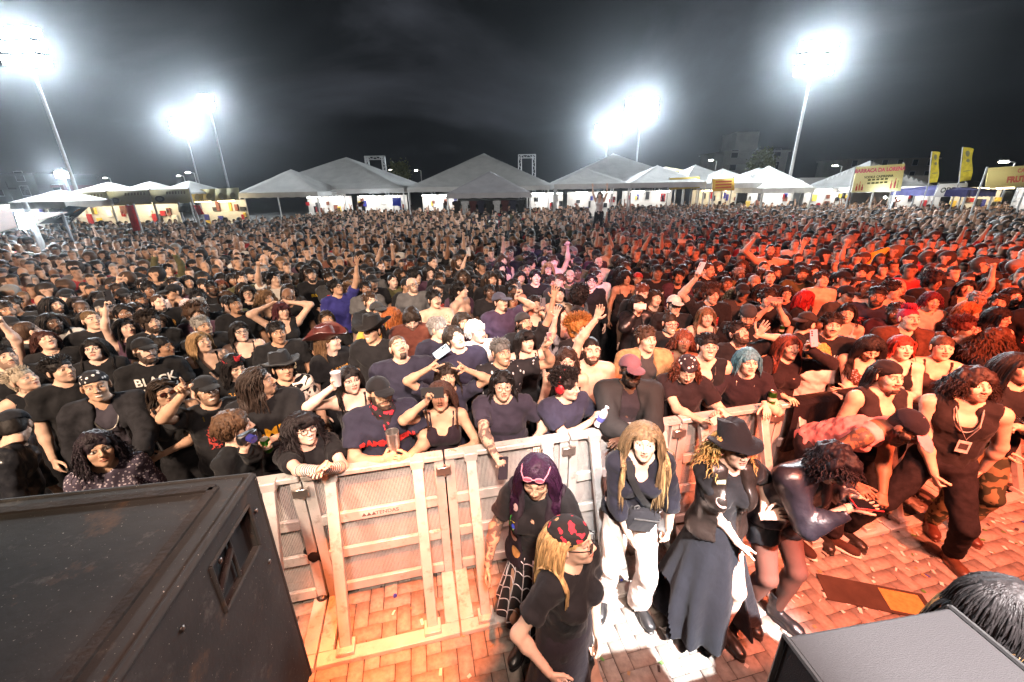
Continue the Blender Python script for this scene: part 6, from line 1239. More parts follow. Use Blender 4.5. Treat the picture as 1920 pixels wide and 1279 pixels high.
def patch(tg, pts, x, z, col, name='patch', off=.007):
    sp = TAG[tg]; J = sp['J']; o_, V, Q = J['shirt']; Rc = J['Rc']; n = len(pts); W2 = drape(np.array(pts, float), o_, V, Q, J['W'] + Rc @ (np.array([x, 0, z]) * J['s']), Rc[:, 0], Rc[:, 2], -Rc[:, 1], off)
    c0 = W2.mean(0); Mesh().add(np.concatenate([W2, c0[None]]), T=np.array([[i, (i + 1) % n, n] for i in range(n)])).build(name, PRINT, o_, col)
def oval(rx, rz, k=12): a = np.arange(k) * 2 * math.pi / k; return np.stack([rx * np.cos(a), rz * np.sin(a)], 1)
pw = 'purple-haired woman'; rect = lambda w, h: [(-w, -h), (0, -h), (w, -h), (w, h), (0, h), (-w, h)]
patch(pw, rect(.033, .025), -.115, .22, (.02, .22, .03), 'flag_patch'); patch(pw, [(-.028, 0), (0, -.02), (.028, 0), (0, .02)], -.115, .22, (.65, .5, .03), 'flag_patch', .009); patch(pw, oval(.011, .011), -.115, .22, (.03, .05, .4), 'flag_patch', .011)
patch(pw, oval(.026, .042), -.13, .09, (.42, .25, .20)); patch(pw, oval(.030, .034), -.115, -.03, (.36, .18, .06)); patch(pw, oval(.022, .030), .13, .12, (.4, .38, .36)); patch(pw, oval(.022, .026), -.12, .31, (.45, .30, .3))
patch(pw, oval(.030, .034), .0, .09, (.5, .48, .5), 'print'); patch(pw, rect(.06, .012), 0, .19, (.55, .53, .55), 'print'); patch(pw, oval(.05, .02), .0, .02, (.3, .29, .32), 'print')
bw = 'blond woman in bandana'; patch(bw, rect(.05, .014), .10, .10, (.62, .40, .04)); patch(bw, oval(.026, .026), .10, .19, (.45, .36, .34))
hw = 'woman in floppy hat'; patch(hw, oval(.035, .028), -.10, .22, (.30, .20, .18)); patch(hw, oval(.009, .009), -.06, .10, (.4, .45, .6)); patch(hw, rect(.028, .014), -.1, .33, (.5, .55, .35))
# spider web on the skirt
sp = TAG[pw]; so, SV, SQ = sp['J']['skirt']; J = sp['J']; z1, z0 = J['P'][2] + .06, sp['skz'] + .015; lines = []
tr = BVHTree.FromPolygons([tuple(v) for v in SV], [tuple(int(i) for i in q) for q in SQ])
def on_skirt(a, z):
    c = Vector((J['P'][0] * .5, J['P'][1], z)); d = Vector((math.sin(a), -math.cos(a), 0)); h = tr.ray_cast(c + d * .8, -d); return np.array(h[0]) + np.array(d) * .004 if h[0] else np.array(c + d * .22)
angs = np.linspace(-2.0, 2.0, 11)
for a in angs: lines.append([on_skirt(a, z) for z in np.linspace(z1, z0, 13)])
for zz in np.linspace(z1 - .04, z0, 6):
    for a, b in zip(angs[:-1], angs[1:]): lines.append([on_skirt(a + (b - a) * t, zz + .05 * math.sin(t * math.pi) * (z1 - zz + .1) * 1.6) for t in np.linspace(0, 1, 13)])
V, Q = tubes(np.array(lines), .0032, 4); Mesh().add(V, Q).build('web_print', PRINT, so, (.55, .53, .56))
# striped arm warmers
sp = TAG['girl in striped arm warmers']; J = sp['J']
for k in 'RL':
    E, Wr = J['E' + k], J['Wr' + k]; n = 20; t = np.repeat(np.linspace(.12, 1.12, n), 2)[1:-1]; P_ = E + (Wr - E) * t[:, None]; V, Q = tubes(P_[None], (.046 - .015 * t) * J['s'] * J['w'] ** .5, 12); ring = (np.arange(len(P_)) + 1) // 2 % 2
    m = np.zeros((len(V), 4)); m[:, 0] = np.repeat(ring, 12); m[:, 3] = 1; Mesh().add(V, Q, m).build('arm_warmer', STRIPE, sp['obj'], mask=True)
_a = node(STRIPE, 'ShaderNodeAttribute', attribute_name='mask'); _s = node(STRIPE, 'ShaderNodeSeparateColor'); STRIPE.node_tree.links.new(_a.outputs['Color'], _s.inputs[0]); mixin(STRIPE, _s.outputs['Red'], (.012, .012, .014))
# bandana scarf of the tumbler man, badge of the tank-top man
sp = TAG['bearded man with steel tumbler']; J = sp['J']; F = Field(J['C'] - .3, J['N'] + .3, .010); F.cone(J['N'] - (0, 0, .0), J['N'] + J['Rc'][:, 2] * .06, .105, .085, .02); F.cone(J['N'] + J['Rc'] @ np.array([0, -.07, .03]), J['C'] + J['Rc'] @ np.array([0, -.14, .06]), .075, .02, .03, rm=J['Rc'], ry=.5); F.cone(J['N'] + J['Rc'][:, 2] * .03, J['H'], .075, .07, .01, 's'); V, Q = F.mesh(); Mesh().add(wrinkle(V, Q, .006, 40), Q).build('neck_scarf', SCARF, sp['obj'], (.02, .015, .018))
sp = TAG['curly man in black tank top']; J = sp['J']; C_ = lambda x, y, z: J['W'] + J['Rc'] @ (np.array([x, y, z]) * J['s']); M = Mesh(); addbox(M, (-.035, -.003, -.05), (.035, .003, .05), J['Rc'], C_(0.02, -.155, .10)); bd = M.build('badge', PRINT, sp['obj'], (.5, .46, .44)); M = Mesh(); addbox(M, (-.024, -.005, -.02), (.024, -.0035, .03), J['Rc'], C_(0.02, -.155, .10)); M.build('badge_print', PRINT, bd, (.05, .04, .04))
V, Q = tubes(np.array([[C_(-.07, -.06, .37), C_(-.04, -.15, .26), C_(.02, -.155, .16), C_(.06, -.15, .27), C_(.07, -.06, .37)]]), .004, 4, 1.5); Mesh().add(V, Q).build('lanyard', COTTON, sp['obj'], (.3, .28, .27))

# ------------------------------------------------------------------ litter on the paving
M = Mesh(); rg = np.random.default_rng(8)
for k in range(900):
    s, f = rg.uniform(-1.2, 6.2), rg.normal() * .35 + rg.choice([.25, .6, 1.0]); c = at_bar(s, f, .004)
    if rg.random() > (.3 + .5 * (s > 2.2)): continue
    w, h = rg.uniform(.006, .026), rg.uniform(.004, .014); a = rg.uniform(0, 6.28); col = [(.6, .58, .55), (.5, .45, .4), (.05, .06, .3), (.08, .2, .05), (.3, .2, .1), (.05, .04, .04)][int(rg.choice(6, p=[.4, .2, .08, .07, .15, .1]))]
    V = np.array([[-w, -h, 0], [w, -h, .003], [w, h, .001], [-w, h, .004]]) @ rot('z', a).T + c; M.add(V, np.array([[0, 1, 2, 3]]), np.repeat(np.array([[*col, 1]]), 4, 0))
LIT = mat('litter_paper', .8, col=(.3, .3, .3)); _a = node(LIT, 'ShaderNodeAttribute', attribute_name='mask'); LIT.node_tree.links.new(_a.outputs['Color'], LIT.node_tree.nodes['Principled BSDF'].inputs['Base Color']); tag(M.build('litter', LIT, None, mask=True, smooth=False), 'scraps of paper and confetti scattered on the paving', 'litter', kind='stuff')
V, Q = lathe([(.001, .014), (.014, .014), (.0155, .001)], 14); tag(Mesh().add(V + ray(741, 1118, z=.0), Q).build('bottle_cap', PLASTIC, None, (.02, .03, .30)), 'blue bottle cap lying on the paving inside the barrier', 'bottle cap')
e = empty('floor_mat', (ray(1640, 1120, z=0)[0], ray(1640, 1120, z=0)[1], 0), BA - .5, 'dark mat with yellow panels lying on the paving by the boots', 'mat'); M = Mesh(); addbox(M, (-.36, -.12, .004), (.36, .12, .008)); M.build('mat_sheet', COTTON, e, (.055, .034, .026)); M = Mesh(); addbox(M, (.06, -.095, .0082), (.32, .095, .0095)); M.build('panel', PRINT, e, (.40, .24, .07)); 
# ------------------------------------------------------------------ tents, stalls and signs round the square
TARP = mat('tent_tarpaulin', .7, vary=.12, vscale=1.6, bump=.3, bscale=3, bdist=.05)
GREY, WHT = (.38, .38, .37), (.66, .66, .64)
STEEL = mat('galvanised_steel', .5, metal=.5, col=(.45, .46, .47))
GLOWW = emissive('work_lamp', (1.0, .97, .92), 26); GLOWY = emissive('warm_lamp', (1.0, .78, .45), 18)
def tent(x0, x1, y0, y1, eave, peak, col, label, val=.28, sag=.55, px=.5, group='market tents round the square', poles=True, legs=0.):
    cx, cy, wx, wy = (x0 + x1) / 2, (y0 + y1) / 2, (x1 - x0) / 2, (y1 - y0) / 2; e = empty('market_tent', (cx, cy, 0), 0, label, 'tent', group)
    def fn(u, v):
        a, b = u * 2 - 1, v * 2 - 1; m = np.maximum(np.abs(a), np.abs(b)); k = np.minimum(np.abs(a), np.abs(b)) / np.maximum(m, 1e-6); t = 1 - m
        z = eave + (peak - eave) * t ** (1 + .55 * sag * (1 - k ** 3)); return np.stack([a * wx, b * wy, z + .02 * np.sin(a * 9) * np.sin(b * 8) * t], 1)
    V, Q = grid_sheet(fn, 29, 29); Mesh().add(V, Q).add(V - np.array([0, 0, .02]), Q[:, ::-1]).build('canopy', TARP, e, col)
    M = Mesh()
    for a, b in (((-1, -1), (1, -1)), ((1, -1), (1, 1)), ((1, 1), (-1, 1)), ((-1, 1), (-1, -1))):
        P0, P1 = np.array([a[0] * wx, a[1] * wy]), np.array([b[0] * wx, b[1] * wy]); d = unit(P1 - P0); nn = np.array([d[1], -d[0]])
        def f2(u, v): p = P0 + (P1 - P0) * u[:, None] + nn * (.02 + .015 * np.sin(u * 60))[:, None] * v[:, None]; return np.stack([p[:, 0], p[:, 1], eave + .005 - val * v + .012 * np.sin(u * 44) * v], 1)
        V, Q = grid_sheet(f2, 40, 3); M.add(V, Q); M.add(V - np.array([nn[0], nn[1], 0]) * .012, Q[:, ::-1])
    M.build('valance', TARP, e, col)
    if poles:
        for a in (-1, 1):
            for b in (-1, 1): M = Mesh(); tube(M, (a * (wx - .06), b * (wy - .06), 0), (a * (wx - .06), b * (wy - .06), eave), .045); M.build('pole', STEEL, e)
    return e
t1 = tent(-17.0, -6.7, 28, 38, 3.06, 5.25, GREY, 'large grey pyramid tent behind the crowd, farthest towards the food stalls')
tent(-15.6, -11.0, 25.2, 29.5, 2.95, 4.25, GREY, 'small grey tent merging into the large grey tent beside the stalls')
tent(-6.5, 2.9, 28, 38, 3.08, 5.35, GREY, 'large grey pyramid tent in the middle of the tent row')
tent(-3.6, 1.25, 25.0, 29.8, 2.72, 3.95, (.26, .25, .26), 'small dark grey tent hung with t-shirts before the middle tent')
tent(3.0, 12.4, 28.5, 38, 3.1, 5.2, GREY, 'large grey pyramid tent behind the girl on shoulders')
tent(2.6, 7.0, 25.5, 30, 3.12, 4.05, GREY, 'small grey tent before the tent behind the girl on shoulders')
tent(7.0, 11.4, 25.5, 30, 3.12, 4.15, GREY, 'small grey tent next to the yellow stall boards')
def pbox(name, pts, y, depth, m, col, parent=None, thick=.05):
    """A board standing at distance y whose corners lie on the four sight lines (top-left, top-right, bottom-right, bottom-left)."""
    c = [ray(p[0], p[1], y=y) for p in pts]; V = np.array(c + [q + np.array([0, thick, 0]) for q in c]); Q = np.array([[3, 2, 1, 0], [4, 5, 6, 7], [0, 1, 5, 4], [1, 2, 6, 5], [2, 3, 7, 6], [3, 0, 4, 7]]); Mesh().add(V, Q).build(name, m, parent, col); return c
def board(name, pts, y, col, label, cat, m=None, texts=(), posts=True, tcol=(.02, .02, .02), thick=.06):
    c = [ray(p[0], p[1], y=y) for p in pts]; mid = sum(c) / 4; e = empty(name, (mid[0], y, 0), 0, label, cat); o = np.array([mid[0], y, 0])
    V = np.array(c + [q + np.array([0, thick, 0]) for q in c]) - o; Q = np.array([[3, 2, 1, 0], [4, 5, 6, 7], [0, 1, 5, 4], [1, 2, 6, 5], [2, 3, 7, 6], [3, 0, 4, 7]]); b = Mesh().add(V, Q).build('panel', m or PRINT, e, col, smooth=False)
    if posts:
        for k in (0, 1): p = (c[k] - o); M = Mesh(); tube(M, (p[0], .09, 0), (p[0], .09, p[2] + .05), .035, 6); M.build('post', STEEL, e)
    X = unit(c[1] - c[0]); w = np.linalg.norm(c[1] - c[0]); h = np.linalg.norm(c[0] - c[3]); Y = (c[0] - c[3]) / h; og = (c[3]) - o
    for (s_, fx, fy, hh, cc, bold) in texts:
        V2, T = text_mesh(s_, hh * h, bold); W2 = og + X * (fx * w + V2[:, 0:1]) + Y * (fy * h + V2[:, 1:2]) + np.array([0, -.006, 0]); Mesh().add(W2, T=T).build('lettering', PRINT, b, cc)
    def mark(pts2, cc, nm='picture'): W2 = og + X * (np.array(pts2)[:, 0:1] * w) + Y * (np.array(pts2)[:, 1:2] * h) + np.array([0, -.005, 0]); n = len(W2); Mesh().add(np.concatenate([W2, W2.mean(0)[None]]), T=np.array([[i, (i + 1) % n, n] for i in range(n)])).build(nm, PRINT, b, cc)
    return e, mark
# stalls with mustard banners on the left side of the square
MUST = (.30, .25, .12); ov = lambda cx, cy, rx, ry: [(cx + rx * math.cos(a * .5236), cy + ry * math.sin(a * .5236)) for a in range(12)]
for k, (pts, n) in enumerate(((((114, 362), (197, 359), (204, 386), (122, 390)), 'first'), (((199, 359), (277, 356), (284, 383), (206, 386)), 'second'), (((279, 356), (352, 354), (358, 381), (286, 383)), 'third'))):
    e, mark = board('stall_banner', pts, 22.0, MUST, f'mustard stall banner with dark emblem, {n} from the awning end of the stalls', 'banner'); mark(ov(.22 if k != 1 else .15, .35, .13, .22), (.10, .08, .06)); mark(ov(.22 if k != 1 else .15, .35, .08, .13), (.25, .22, .14))
    for j in range(7): mark([(.42 + j * .075, .66), (.46 + j * .075, .66), (.47 + j * .075, .84), (.43 + j * .075, .84)], (.16, .12, .06))
    x0, x1 = ray(pts[0][0], pts[0][1], y=22.2)[0], ray(pts[1][0], pts[1][1], y=22.2)[0]; tent(x0 + .02, x1 - .05, 22.2, 25.4, 3.05, 3.62, WHT, f'low white tent roof over the {n} mustard stall banner', .1, poles=False)
tent(-22.4, -19.9, 19.6, 22.0, 2.75, 3.25, WHT, 'low white tent roof sloping over the dark printed awning', .3)
for k in range(4):
    u0 = 359 + k * 22; board('stall_banner', ((u0, 356 - k), (u0 + 21, 355 - k), (u0 + 22, 378 - k), (u0 + 1, 379 - k)), 23.5, ((.50, .40, .12), (.46, .38, .14), (.40, .36, .18), (.36, .34, .20))[k], ('bright yellow stall banner nearest the mustard row', 'yellow stall banner between two yellow ones, nearer the mustard row', 'pale yellow stall banner nearer the grey tents', 'dull yellow stall banner beside the first grey tent')[k], 'banner', posts=False)[1](ov(.5, .4, .25, .25), (.25, .22, .1))
e, mark = board('monitor_screen', ((333, 381), (354, 381), (355, 398), (335, 398)), 21.5, (.02, .025, .02), 'dark screen hanging among the lit stalls', 'screen')
e, mark = board('printed_awning', ((128, 386), (163, 389), (130, 418), (72, 420)), 16.0, (.018, .02, .026), 'dark navy awning with white lettering and an orange mark', 'awning', DENIM, (('TERRITÓRIO', .46, .42, .20, (.6, .6, .58), .004),), False); mark(ov(.80, .80, .07, .10), (.6, .16, .04), 'emblem')
def awn():
    e = empty('salmon_awning', (ray(0, 410, y=13)[0], 13, 0), 0, 'salmon pink awning over a bright lamp at the picture edge', 'awning'); x1 = ray(36, 395, y=13)[0] - e.location[0]
    def fn(u, v): return np.stack([-3 + (3 + x1) * u, -1.4 + 2.8 * v, 2.72 - .55 * (1 - v) - .25 * u + .03 * np.sin(u * 14)], 1)
    V, Q = grid_sheet(fn, 20, 10); Mesh().add(V, Q).add(V - np.array([0, 0, .02]), Q[:, ::-1]).build('canopy', TARP, e, (.55, .30, .22)); M = Mesh(); tube(M, (x1 - .1, 1.3, 0), (x1 - .1, 1.3, 2.5), .04); M.build('pole', STEEL, e); M = Mesh(); tube(M, (x1 - .1, -1.3, 0), (x1 - .1, -1.3, 2.0), .04); M.build('pole', STEEL, e)
awn()
for (pts, y, lb) in ((((236, 386), (247, 385), (262, 432), (250, 434)), 15.5, 'narrow red banner leaning above the heads near the stalls'), (((362, 385), (372, 385), (382, 402), (372, 403)), 19.0, 'small red pennant hanging by the yellow stall')): board('red_banner', pts, y, (.42, .015, .02), lb, 'banner', COTTON)
# boards and signs on the right
YEL = (.62, .50, .10)
e, mark = board('bar_sign', ((1607, 313), (1697, 307), (1689, 358), (1598, 361)), 23.0, (.72, .64, .30), 'pale yellow bar sign with pink heading, drink list and bottles', 'sign', None, (('BARRACA DA LORENA', .5, .82, .20, (.62, .10, .16), .012), ('VODKA CAIPIRINHA', .5, .56, .13, (.06, .06, .02), .006)))
for (x, h_, cc) in ((.07, .34, (.4, .05, .03)), (.13, .42, (.45, .12, .05)), (.19, .30, (.3, .03, .03)), (.80, .38, (.5, .1, .1)), (.88, .46, (.4, .04, .06)), (.94, .36, (.3, .3, .1))): mark([(x - .02, .06), (x + .02, .06), (x + .02, h_ * .6), (x + .008, h_ * .75), (x + .008, h_), (x - .008, h_), (x - .008, h_ * .75), (x - .02, h_ * .6)], cc, 'bottle_picture')
for j, yy in enumerate((.42, .29)):
    for q in range(5): mark([(.28 + q * .09, yy), (.345 + q * .09, yy), (.345 + q * .09, yy + .07), (.28 + q * .09, yy + .07)], (.10, .09, .02), 'list_line')
e, mark = board('stall_sign', ((1763, 345), (1815, 343), (1812, 368), (1752, 370)), 21.0, (.78, .78, .78), 'white stall sign with dark lettering and a blue mark', 'sign', None, (('ODIN', .42, .5, .52, (.03, .04, .04), .01),)); mark(ov(.80, .55, .05, .18), (.15, .2, .5), 'emblem'); mark(ov(.74, .42, .03, .12), (.3, .4, .6), 'emblem')
e, mark = board('stall_sign', ((1855, 315), (1945, 309), (1945, 349), (1849, 353)), 19.0, (.74, .62, .24), 'yellow stall sign with pale red lettering cut off by the picture edge', 'sign', None, (('FRUTAS', .70, .34, .40, (.62, .16, .10), .02), ('CASA', .74, .76, .26, (.62, .2, .12), .01)))
for i, (pts, lb) in enumerate(((((1748, 284), (1764, 281), (1757, 342), (1742, 343)), 'yellow feather flag with grey emblem, shorter one above the white sign'), (((1806, 276), (1827, 274), (1820, 338), (1799, 341)), 'yellow feather flag with grey emblem, taller one before the blue tarpaulin'))):
    y = 21.5 - i * .5; c = [ray(*p, y=y) for p in pts]; e = empty('feather_flag', (c[3][0], y, 0), 0, lb, 'flag', None); o = np.array([c[3][0], y, 0])
    def fn(u, v):
        t = v; rr = np.clip((t - .9) / .1, 0, 1); ue = u * (1 - .35 * rr ** 2 * u); lo = c[3] + (c[2] - c[3]) * ue[:, None]; hi = c[0] + (c[1] - c[0]) * ue[:, None]; P_ = lo + (hi - lo) * (t - .04 * rr * u)[:, None] - o; P_[:, 1] += .05 * np.sin(t * 7 + u * 3); return P_
    V, Q = grid_sheet(fn, 9, 26); Mesh().add(V, Q).add(V + np.array([0, .015, 0]), Q[:, ::-1]).build('cloth', COTTON, e, (.62, .52, .05)); M = Mesh(); p0, p1 = c[3] - o, c[0] - o; tube(M, (p0[0] - .02, 0, 0), (p0[0] - .02, 0, p0[2]), .025, 6); tube(M, (p0[0] - .02, 0, p0[2]), (p1[0] - .02, 0, p1[2]), .02, 6); M.build('pole', STEEL, e)
    for (cx, cz, rx, rz) in ((.5, .80, .24, .09), (.5, .60, .22, .05), (.5, .30, .3, .012)):
        M = Mesh(); a = np.arange(12) * .5236; uu, vv = cx + rx * np.cos(a), cz + rz * np.sin(a); W2 = fn(uu, vv) - np.array([0, .012, 0]); M.add(np.concatenate([W2, W2.mean(0)[None]]), T=np.array([[k, (k + 1) % 12, 12] for k in range(12)])); M.build('emblem', PRINT, e, (.22, .22, .12))
board('price_board', ((1256, 334), (1312, 331), (1312, 353), (1255, 356)), 26.0, (.55, .40, .06), 'yellow stall board below the lit yellow canopy', 'sign')[1](ov(.5, .5, .2, .3), (.3, .25, .15))
e, mark = board('price_board', ((1337, 336), (1377, 334), (1377, 357), (1336, 359)), 25.0, (.62, .36, .05), 'orange price board with lines of lettering before white tents', 'sign')
for j in range(3): mark([(.12, .22 + j * .24), (.88, .22 + j * .24), (.88, .34 + j * .24), (.12, .34 + j * .24)], (.5, .08, .03), 'list_line')
def ptent(u, v, u0, u1, ve, y, d, label, col=WHT, sag=.6): a, b, c = ray(u0, ve, y=y), ray(u1, ve, y=y), ray(u, v, y=y + d / 2); return tent(a[0], b[0], y, y + d, a[2] * .5 + b[2] * .5, c[2], col, label, .3, sag)
ptent(1337, 308, 1284, 1388, 339, 29, 6, 'white pyramid tent beside the grey tents'); ptent(1398, 315, 1340, 1436, 343, 27, 5, 'white tent behind the orange price board'); ptent(1458, 313, 1420, 1510, 340, 30, 6, 'white tent behind the pointed white tent'); ptent(1476, 310, 1432, 1528, 352, 26, 5, 'pointed white tent with swooping roof beside the truck', WHT, 1.5)
ptent(1697, 300, 1640, 1756, 350, 25, 6, 'grey pointed tent with swooping roof behind the bar sign', (.45, .45, .44), 1.8); ptent(1268, 312, 1238, 1302, 322, 33, 5, 'yellow lit canopy behind the yellow stall board', (.62, .50, .15), .2); ptent(1835, 345, 1815, 1870, 356, 20, 4, 'blue tarpaulin roof between the flag and yellow sign', (.05, .05, .16), .3)
# truck
c = ray(1500, 333, y=34); e = empty('box_truck', (c[0] + 1.2, 35, 0), 0, 'white box truck parked behind the tents', 'truck'); M = Mesh(); addbox(M, (-2.2, -1.1, .9), (1.0, 1.1, 3.3), bev=.05); M.build('cargo_box', PLASTIC, e, (.62, .62, .62)); M = Mesh(); addbox(M, (1.05, -1.05, .6), (2.6, 1.05, 2.5), bev=.18); cb = M.build('cab', PLASTIC, e, (.7, .7, .7))
M = Mesh(); addbox(M, (1.45, -1.08, 1.5), (2.2, -1.04, 2.2)); M.build('side_window', LENS, cb, (.02, .03, .03))
for x in (-1.5, 1.7):
    for y in (-1.0, 1.0): V, Q = lathe([(.02, -.12), (.3, -.12), (.42, -.1), (.42, .1), (.3, .12), (.02, .12)], 20); Mesh().add(V @ rot('x', R(90)).T + np.array([x, y, .42]), Q).build('wheel', PLASTIC, e, (.02, .02, .02))
# lit stall fronts: counters, back sheets, hanging lamps
def stall(x0, x1, y, label, lamps=2, warm=False, col=(.50, .49, .47), watts=55):
    e = empty('market_stall', ((x0 + x1) / 2, y, 0), 0, label, 'stall', 'lit market stalls under the tents'); w = (x1 - x0) / 2; M = Mesh(); addbox(M, (-w, .6, 0), (w, .65, 2.6)); M.build('back_sheet', TARP, e, col); M = Mesh(); addbox(M, (-w, -.8, 0), (w, -.2, 1.0), bev=.01); M.build('counter', TARP, e, (.4, .38, .36))
    rg = np.random.default_rng(int(abs(x0 * 10 + y)))
    for k in range(int(w * 8)):
        xx = rg.uniform(-w, w); hh = rg.uniform(.2, .55); ww = rg.uniform(.12, .3); M = Mesh(); z0 = rg.choice([1.0, 1.5, 1.85, 2.0]); addbox(M, (xx - ww / 2, .50 - .02, z0), (xx + ww / 2, .59, z0 + hh), bev=.01); M.build('goods', COTTON, e, TCOL[rg.choice(['black', 'charcoal', 'red', 'white', 'brown', 'yellow', 'blue'])])
    for k in range(lamps):
        xx = -w + (k + .5) * 2 * w / lamps; M = Mesh(); tube(M, (xx - .45, -.1, 2.55), (xx + .45, -.1, 2.55), .035, 8); M.build('tube_lamp', GLOWY if warm else GLOWW, e)
        d = bpy.data.lights.new('stall_light', 'POINT'); d.energy = watts; d.color = (1, .8, .5) if warm else (1, .97, .93); d.shadow_soft_size = .25; o = bpy.data.objects.new('stall_light', d); COL.objects.link(o); o.location = (e.location[0] + xx, y - .25, 2.4)
LS = [(-20.5, -18.2, 23.3, 'third mustard banner', True), (-17.8, -15.2, 24.6, 'yellow banners', True), (-14.6, -11.4, 31, 'small grey tent by the stalls', False), (-11.0, -7.4, 31, 'blue board', False), (-6.2, -3.8, 30.5, 'middle grey tent', False), (1.4, 3.8, 30.5, 'gap between the grey tents', False), (4.2, 7.8, 31.2, 'girl on shoulders', False), (8.2, 11.8, 31.2, 'yellow stall board', False), (13.0, 16.2, 30.5, 'white pyramid tent', True), (15.6, 18.6, 28, 'orange price board', False), (18.8, 21.6, 27.2, 'pointed white tent', False), (22.0, 25.0, 24.6, 'pale yellow bar sign', False), (24.0, 26.6, 23.0, 'white stall sign', True), (24.4, 27.5, 20.4, 'yellow cut-off sign', False), (-28.0, -24.6, 22.6, 'first mustard banner', False), (-24.2, -21.0, 23.2, 'second mustard banner', True)]
for x0, x1, y, w_, warm in LS: stall(x0, x1, y, f'brightly lit market stall with goods by the {w_}', 2, warm)
# hanging shirts in the small dark tent, blue board
e = empty('shirt_rail', (-1.2, 25.6, 0), 0, 'rail of dark t-shirts hanging in the small dark grey tent', 'clothes rail'); M = Mesh(); tube(M, (-2.1, 0, 2.35), (2.1, 0, 2.35), .02, 6); M.build('rail', STEEL, e)
for k in range(9): M = Mesh(); x = -1.9 + k * .47; addbox(M, (x - .17, -.03, 1.6), (x + .17, .03, 2.3), bev=.02); addbox(M, (x - .27, -.028, 2.08), (x + .27, .028, 2.28), bev=.02); M.build('hanging_shirt', COTTON, e, [(.02, .02, .02), (.3, .3, .3), (.05, .02, .02), (.02, .02, .03)][k % 4])
board('blue_board', ((736, 371), (751, 371), (751, 386), (736, 386)), 29.0, (.03, .05, .32), 'small blue board under the grey tent', 'board')
# truss arches
def truss(u0, u1, vt, y, label):
    a, b = ray(u0, vt, y=y), ray(u1, vt, y=y); w = b[0] - a[0]; z = (a[2] + b[2]) / 2; e = empty('truss_arch', (a[0], y, 0), 0, label, 'truss'); s_ = .28
    def run(nm, p, q, ax):
        M = Mesh(); p, q = np.array(p, float), np.array(q, float); L_ = np.linalg.norm(q - p); d = unit(q - p); e1 = np.array([0, 1., 0]); e2 = np.cross(d, e1)
        for i in (-1, 1):
            for j in (-1, 1): o_ = e1 * i * s_ / 2 + e2 * j * s_ / 2; tube(M, p + o_, q + o_, .035, 6)
        n = int(L_ / s_)
        for k in range(n):
            for i in (-1, 1): t0, t1 = p + d * L_ * k / n, p + d * L_ * (k + 1) / n; g = 1 if k % 2 else -1; tube(M, t0 + e1 * i * s_ / 2 + e2 * g * s_ / 2, t1 + e1 * i * s_ / 2 - e2 * g * s_ / 2, .022, 5)
        M.build(nm, STEEL, e)
    run('leg', (s_ / 2, 0, 0), (s_ / 2, 0, z), 0); run('leg', (w - s_ / 2, 0, 0), (w - s_ / 2, 0, z), 0); run('crossbeam', (0, 0, z - s_ / 2), (w, 0, z - s_ / 2), 0)
truss(684, 721, 293, 42, 'white truss arch between the first two grey tents'); truss(972, 1004, 290, 42, 'white truss arch behind the middle grey tent')

# ------------------------------------------------------------------ floodlight masts and street lamps
FLOOD = emissive('floodlight_glass', (.84, .93, 1.0), 350)
def mast(u, v, y, label, n=3, rows=2, w=.55, watts=9000, base=True):
    c = ray(u, v, y=y); e = empty('floodlight_mast', (c[0], y, 0), math.atan2(c[0], -y) * 0, label, 'floodlight'); M = Mesh(); tube(M, (0, .18, 0), (0, .18, c[2] + .5), .11, 10, .06); M.build('pole', STEEL, e); M = Mesh(); W_ = n * (w + .12)
    for r_ in range(rows): bar(M, (-W_ / 2, .12, c[2] + (r_ - (rows - 1) / 2) * .62), (W_ / 2, .12, c[2] + (r_ - (rows - 1) / 2) * .62), .06)
    M.build('crossbar', STEEL, e); aim = unit(np.array([2., 4., 1.2]) - c); yaw = math.atan2(aim[0], -aim[1])
    for r_ in range(rows):
        for k in range(n):
            p = np.array([(k - (n - 1) / 2) * (w + .12), 0, c[2] + (r_ - (rows - 1) / 2) * .62]); Rm = rot('z', yaw) @ rot('x', R(14)); M = Mesh(); addbox(M, (-w / 2, -.06, -.24), (w / 2, .08, .24), Rm, p, .02); f = M.build('floodlight', PLASTIC, e, (.1, .1, .1)); M = Mesh(); addbox(M, (-w / 2 + .02, -.064, -.22), (w / 2 - .02, -.0605, .22), Rm, p); M.build('glass', FLOOD, f)
    d = bpy.data.lights.new('floodlight_beam', 'SPOT'); d.energy = watts; d.color = (.88, .95, 1.0); d.spot_size = R(120); d.spot_blend = .6; d.shadow_soft_size = .6; o = bpy.data.objects.new('floodlight_beam', d); COL.objects.link(o); o.location = c + aim * .35; o.rotation_euler = Vector(aim).to_track_quat('-Z', 'Y').to_euler()
mast(40, 88, 26, 'tall floodlight mast near the picture edge above the mustard stalls', 3, 3, .7, 16000); mast(1530, 110, 29, 'tall floodlight mast above the pointed white tent', 3, 3, .65, 18000)
mast(343, 235, 60, 'distant floodlight mast, lower of the pair behind the yellow banners', 4, 3, .7, 14000); mast(388, 190, 46, 'floodlight mast, higher of the pair behind the yellow banners', 2, 2, .5, 8000)
mast(1203, 203, 47, 'floodlight mast, higher of the pair behind the girl on shoulders', 4, 3, .7, 15000); mast(1140, 247, 66, 'distant floodlight mast, lower of the pair behind the girl on shoulders', 4, 3, .8, 14000); mast(115, 327, 36, 'low floodlight pole rising behind the mustard stalls', 2, 1, .4, 3500)
mast(46, 413, 12.4, 'work lamp shining under the salmon awning', 1, 1, .35, 500)
LAMP = emissive('street_lamp_glass', (1.0, .93, .8), 60)
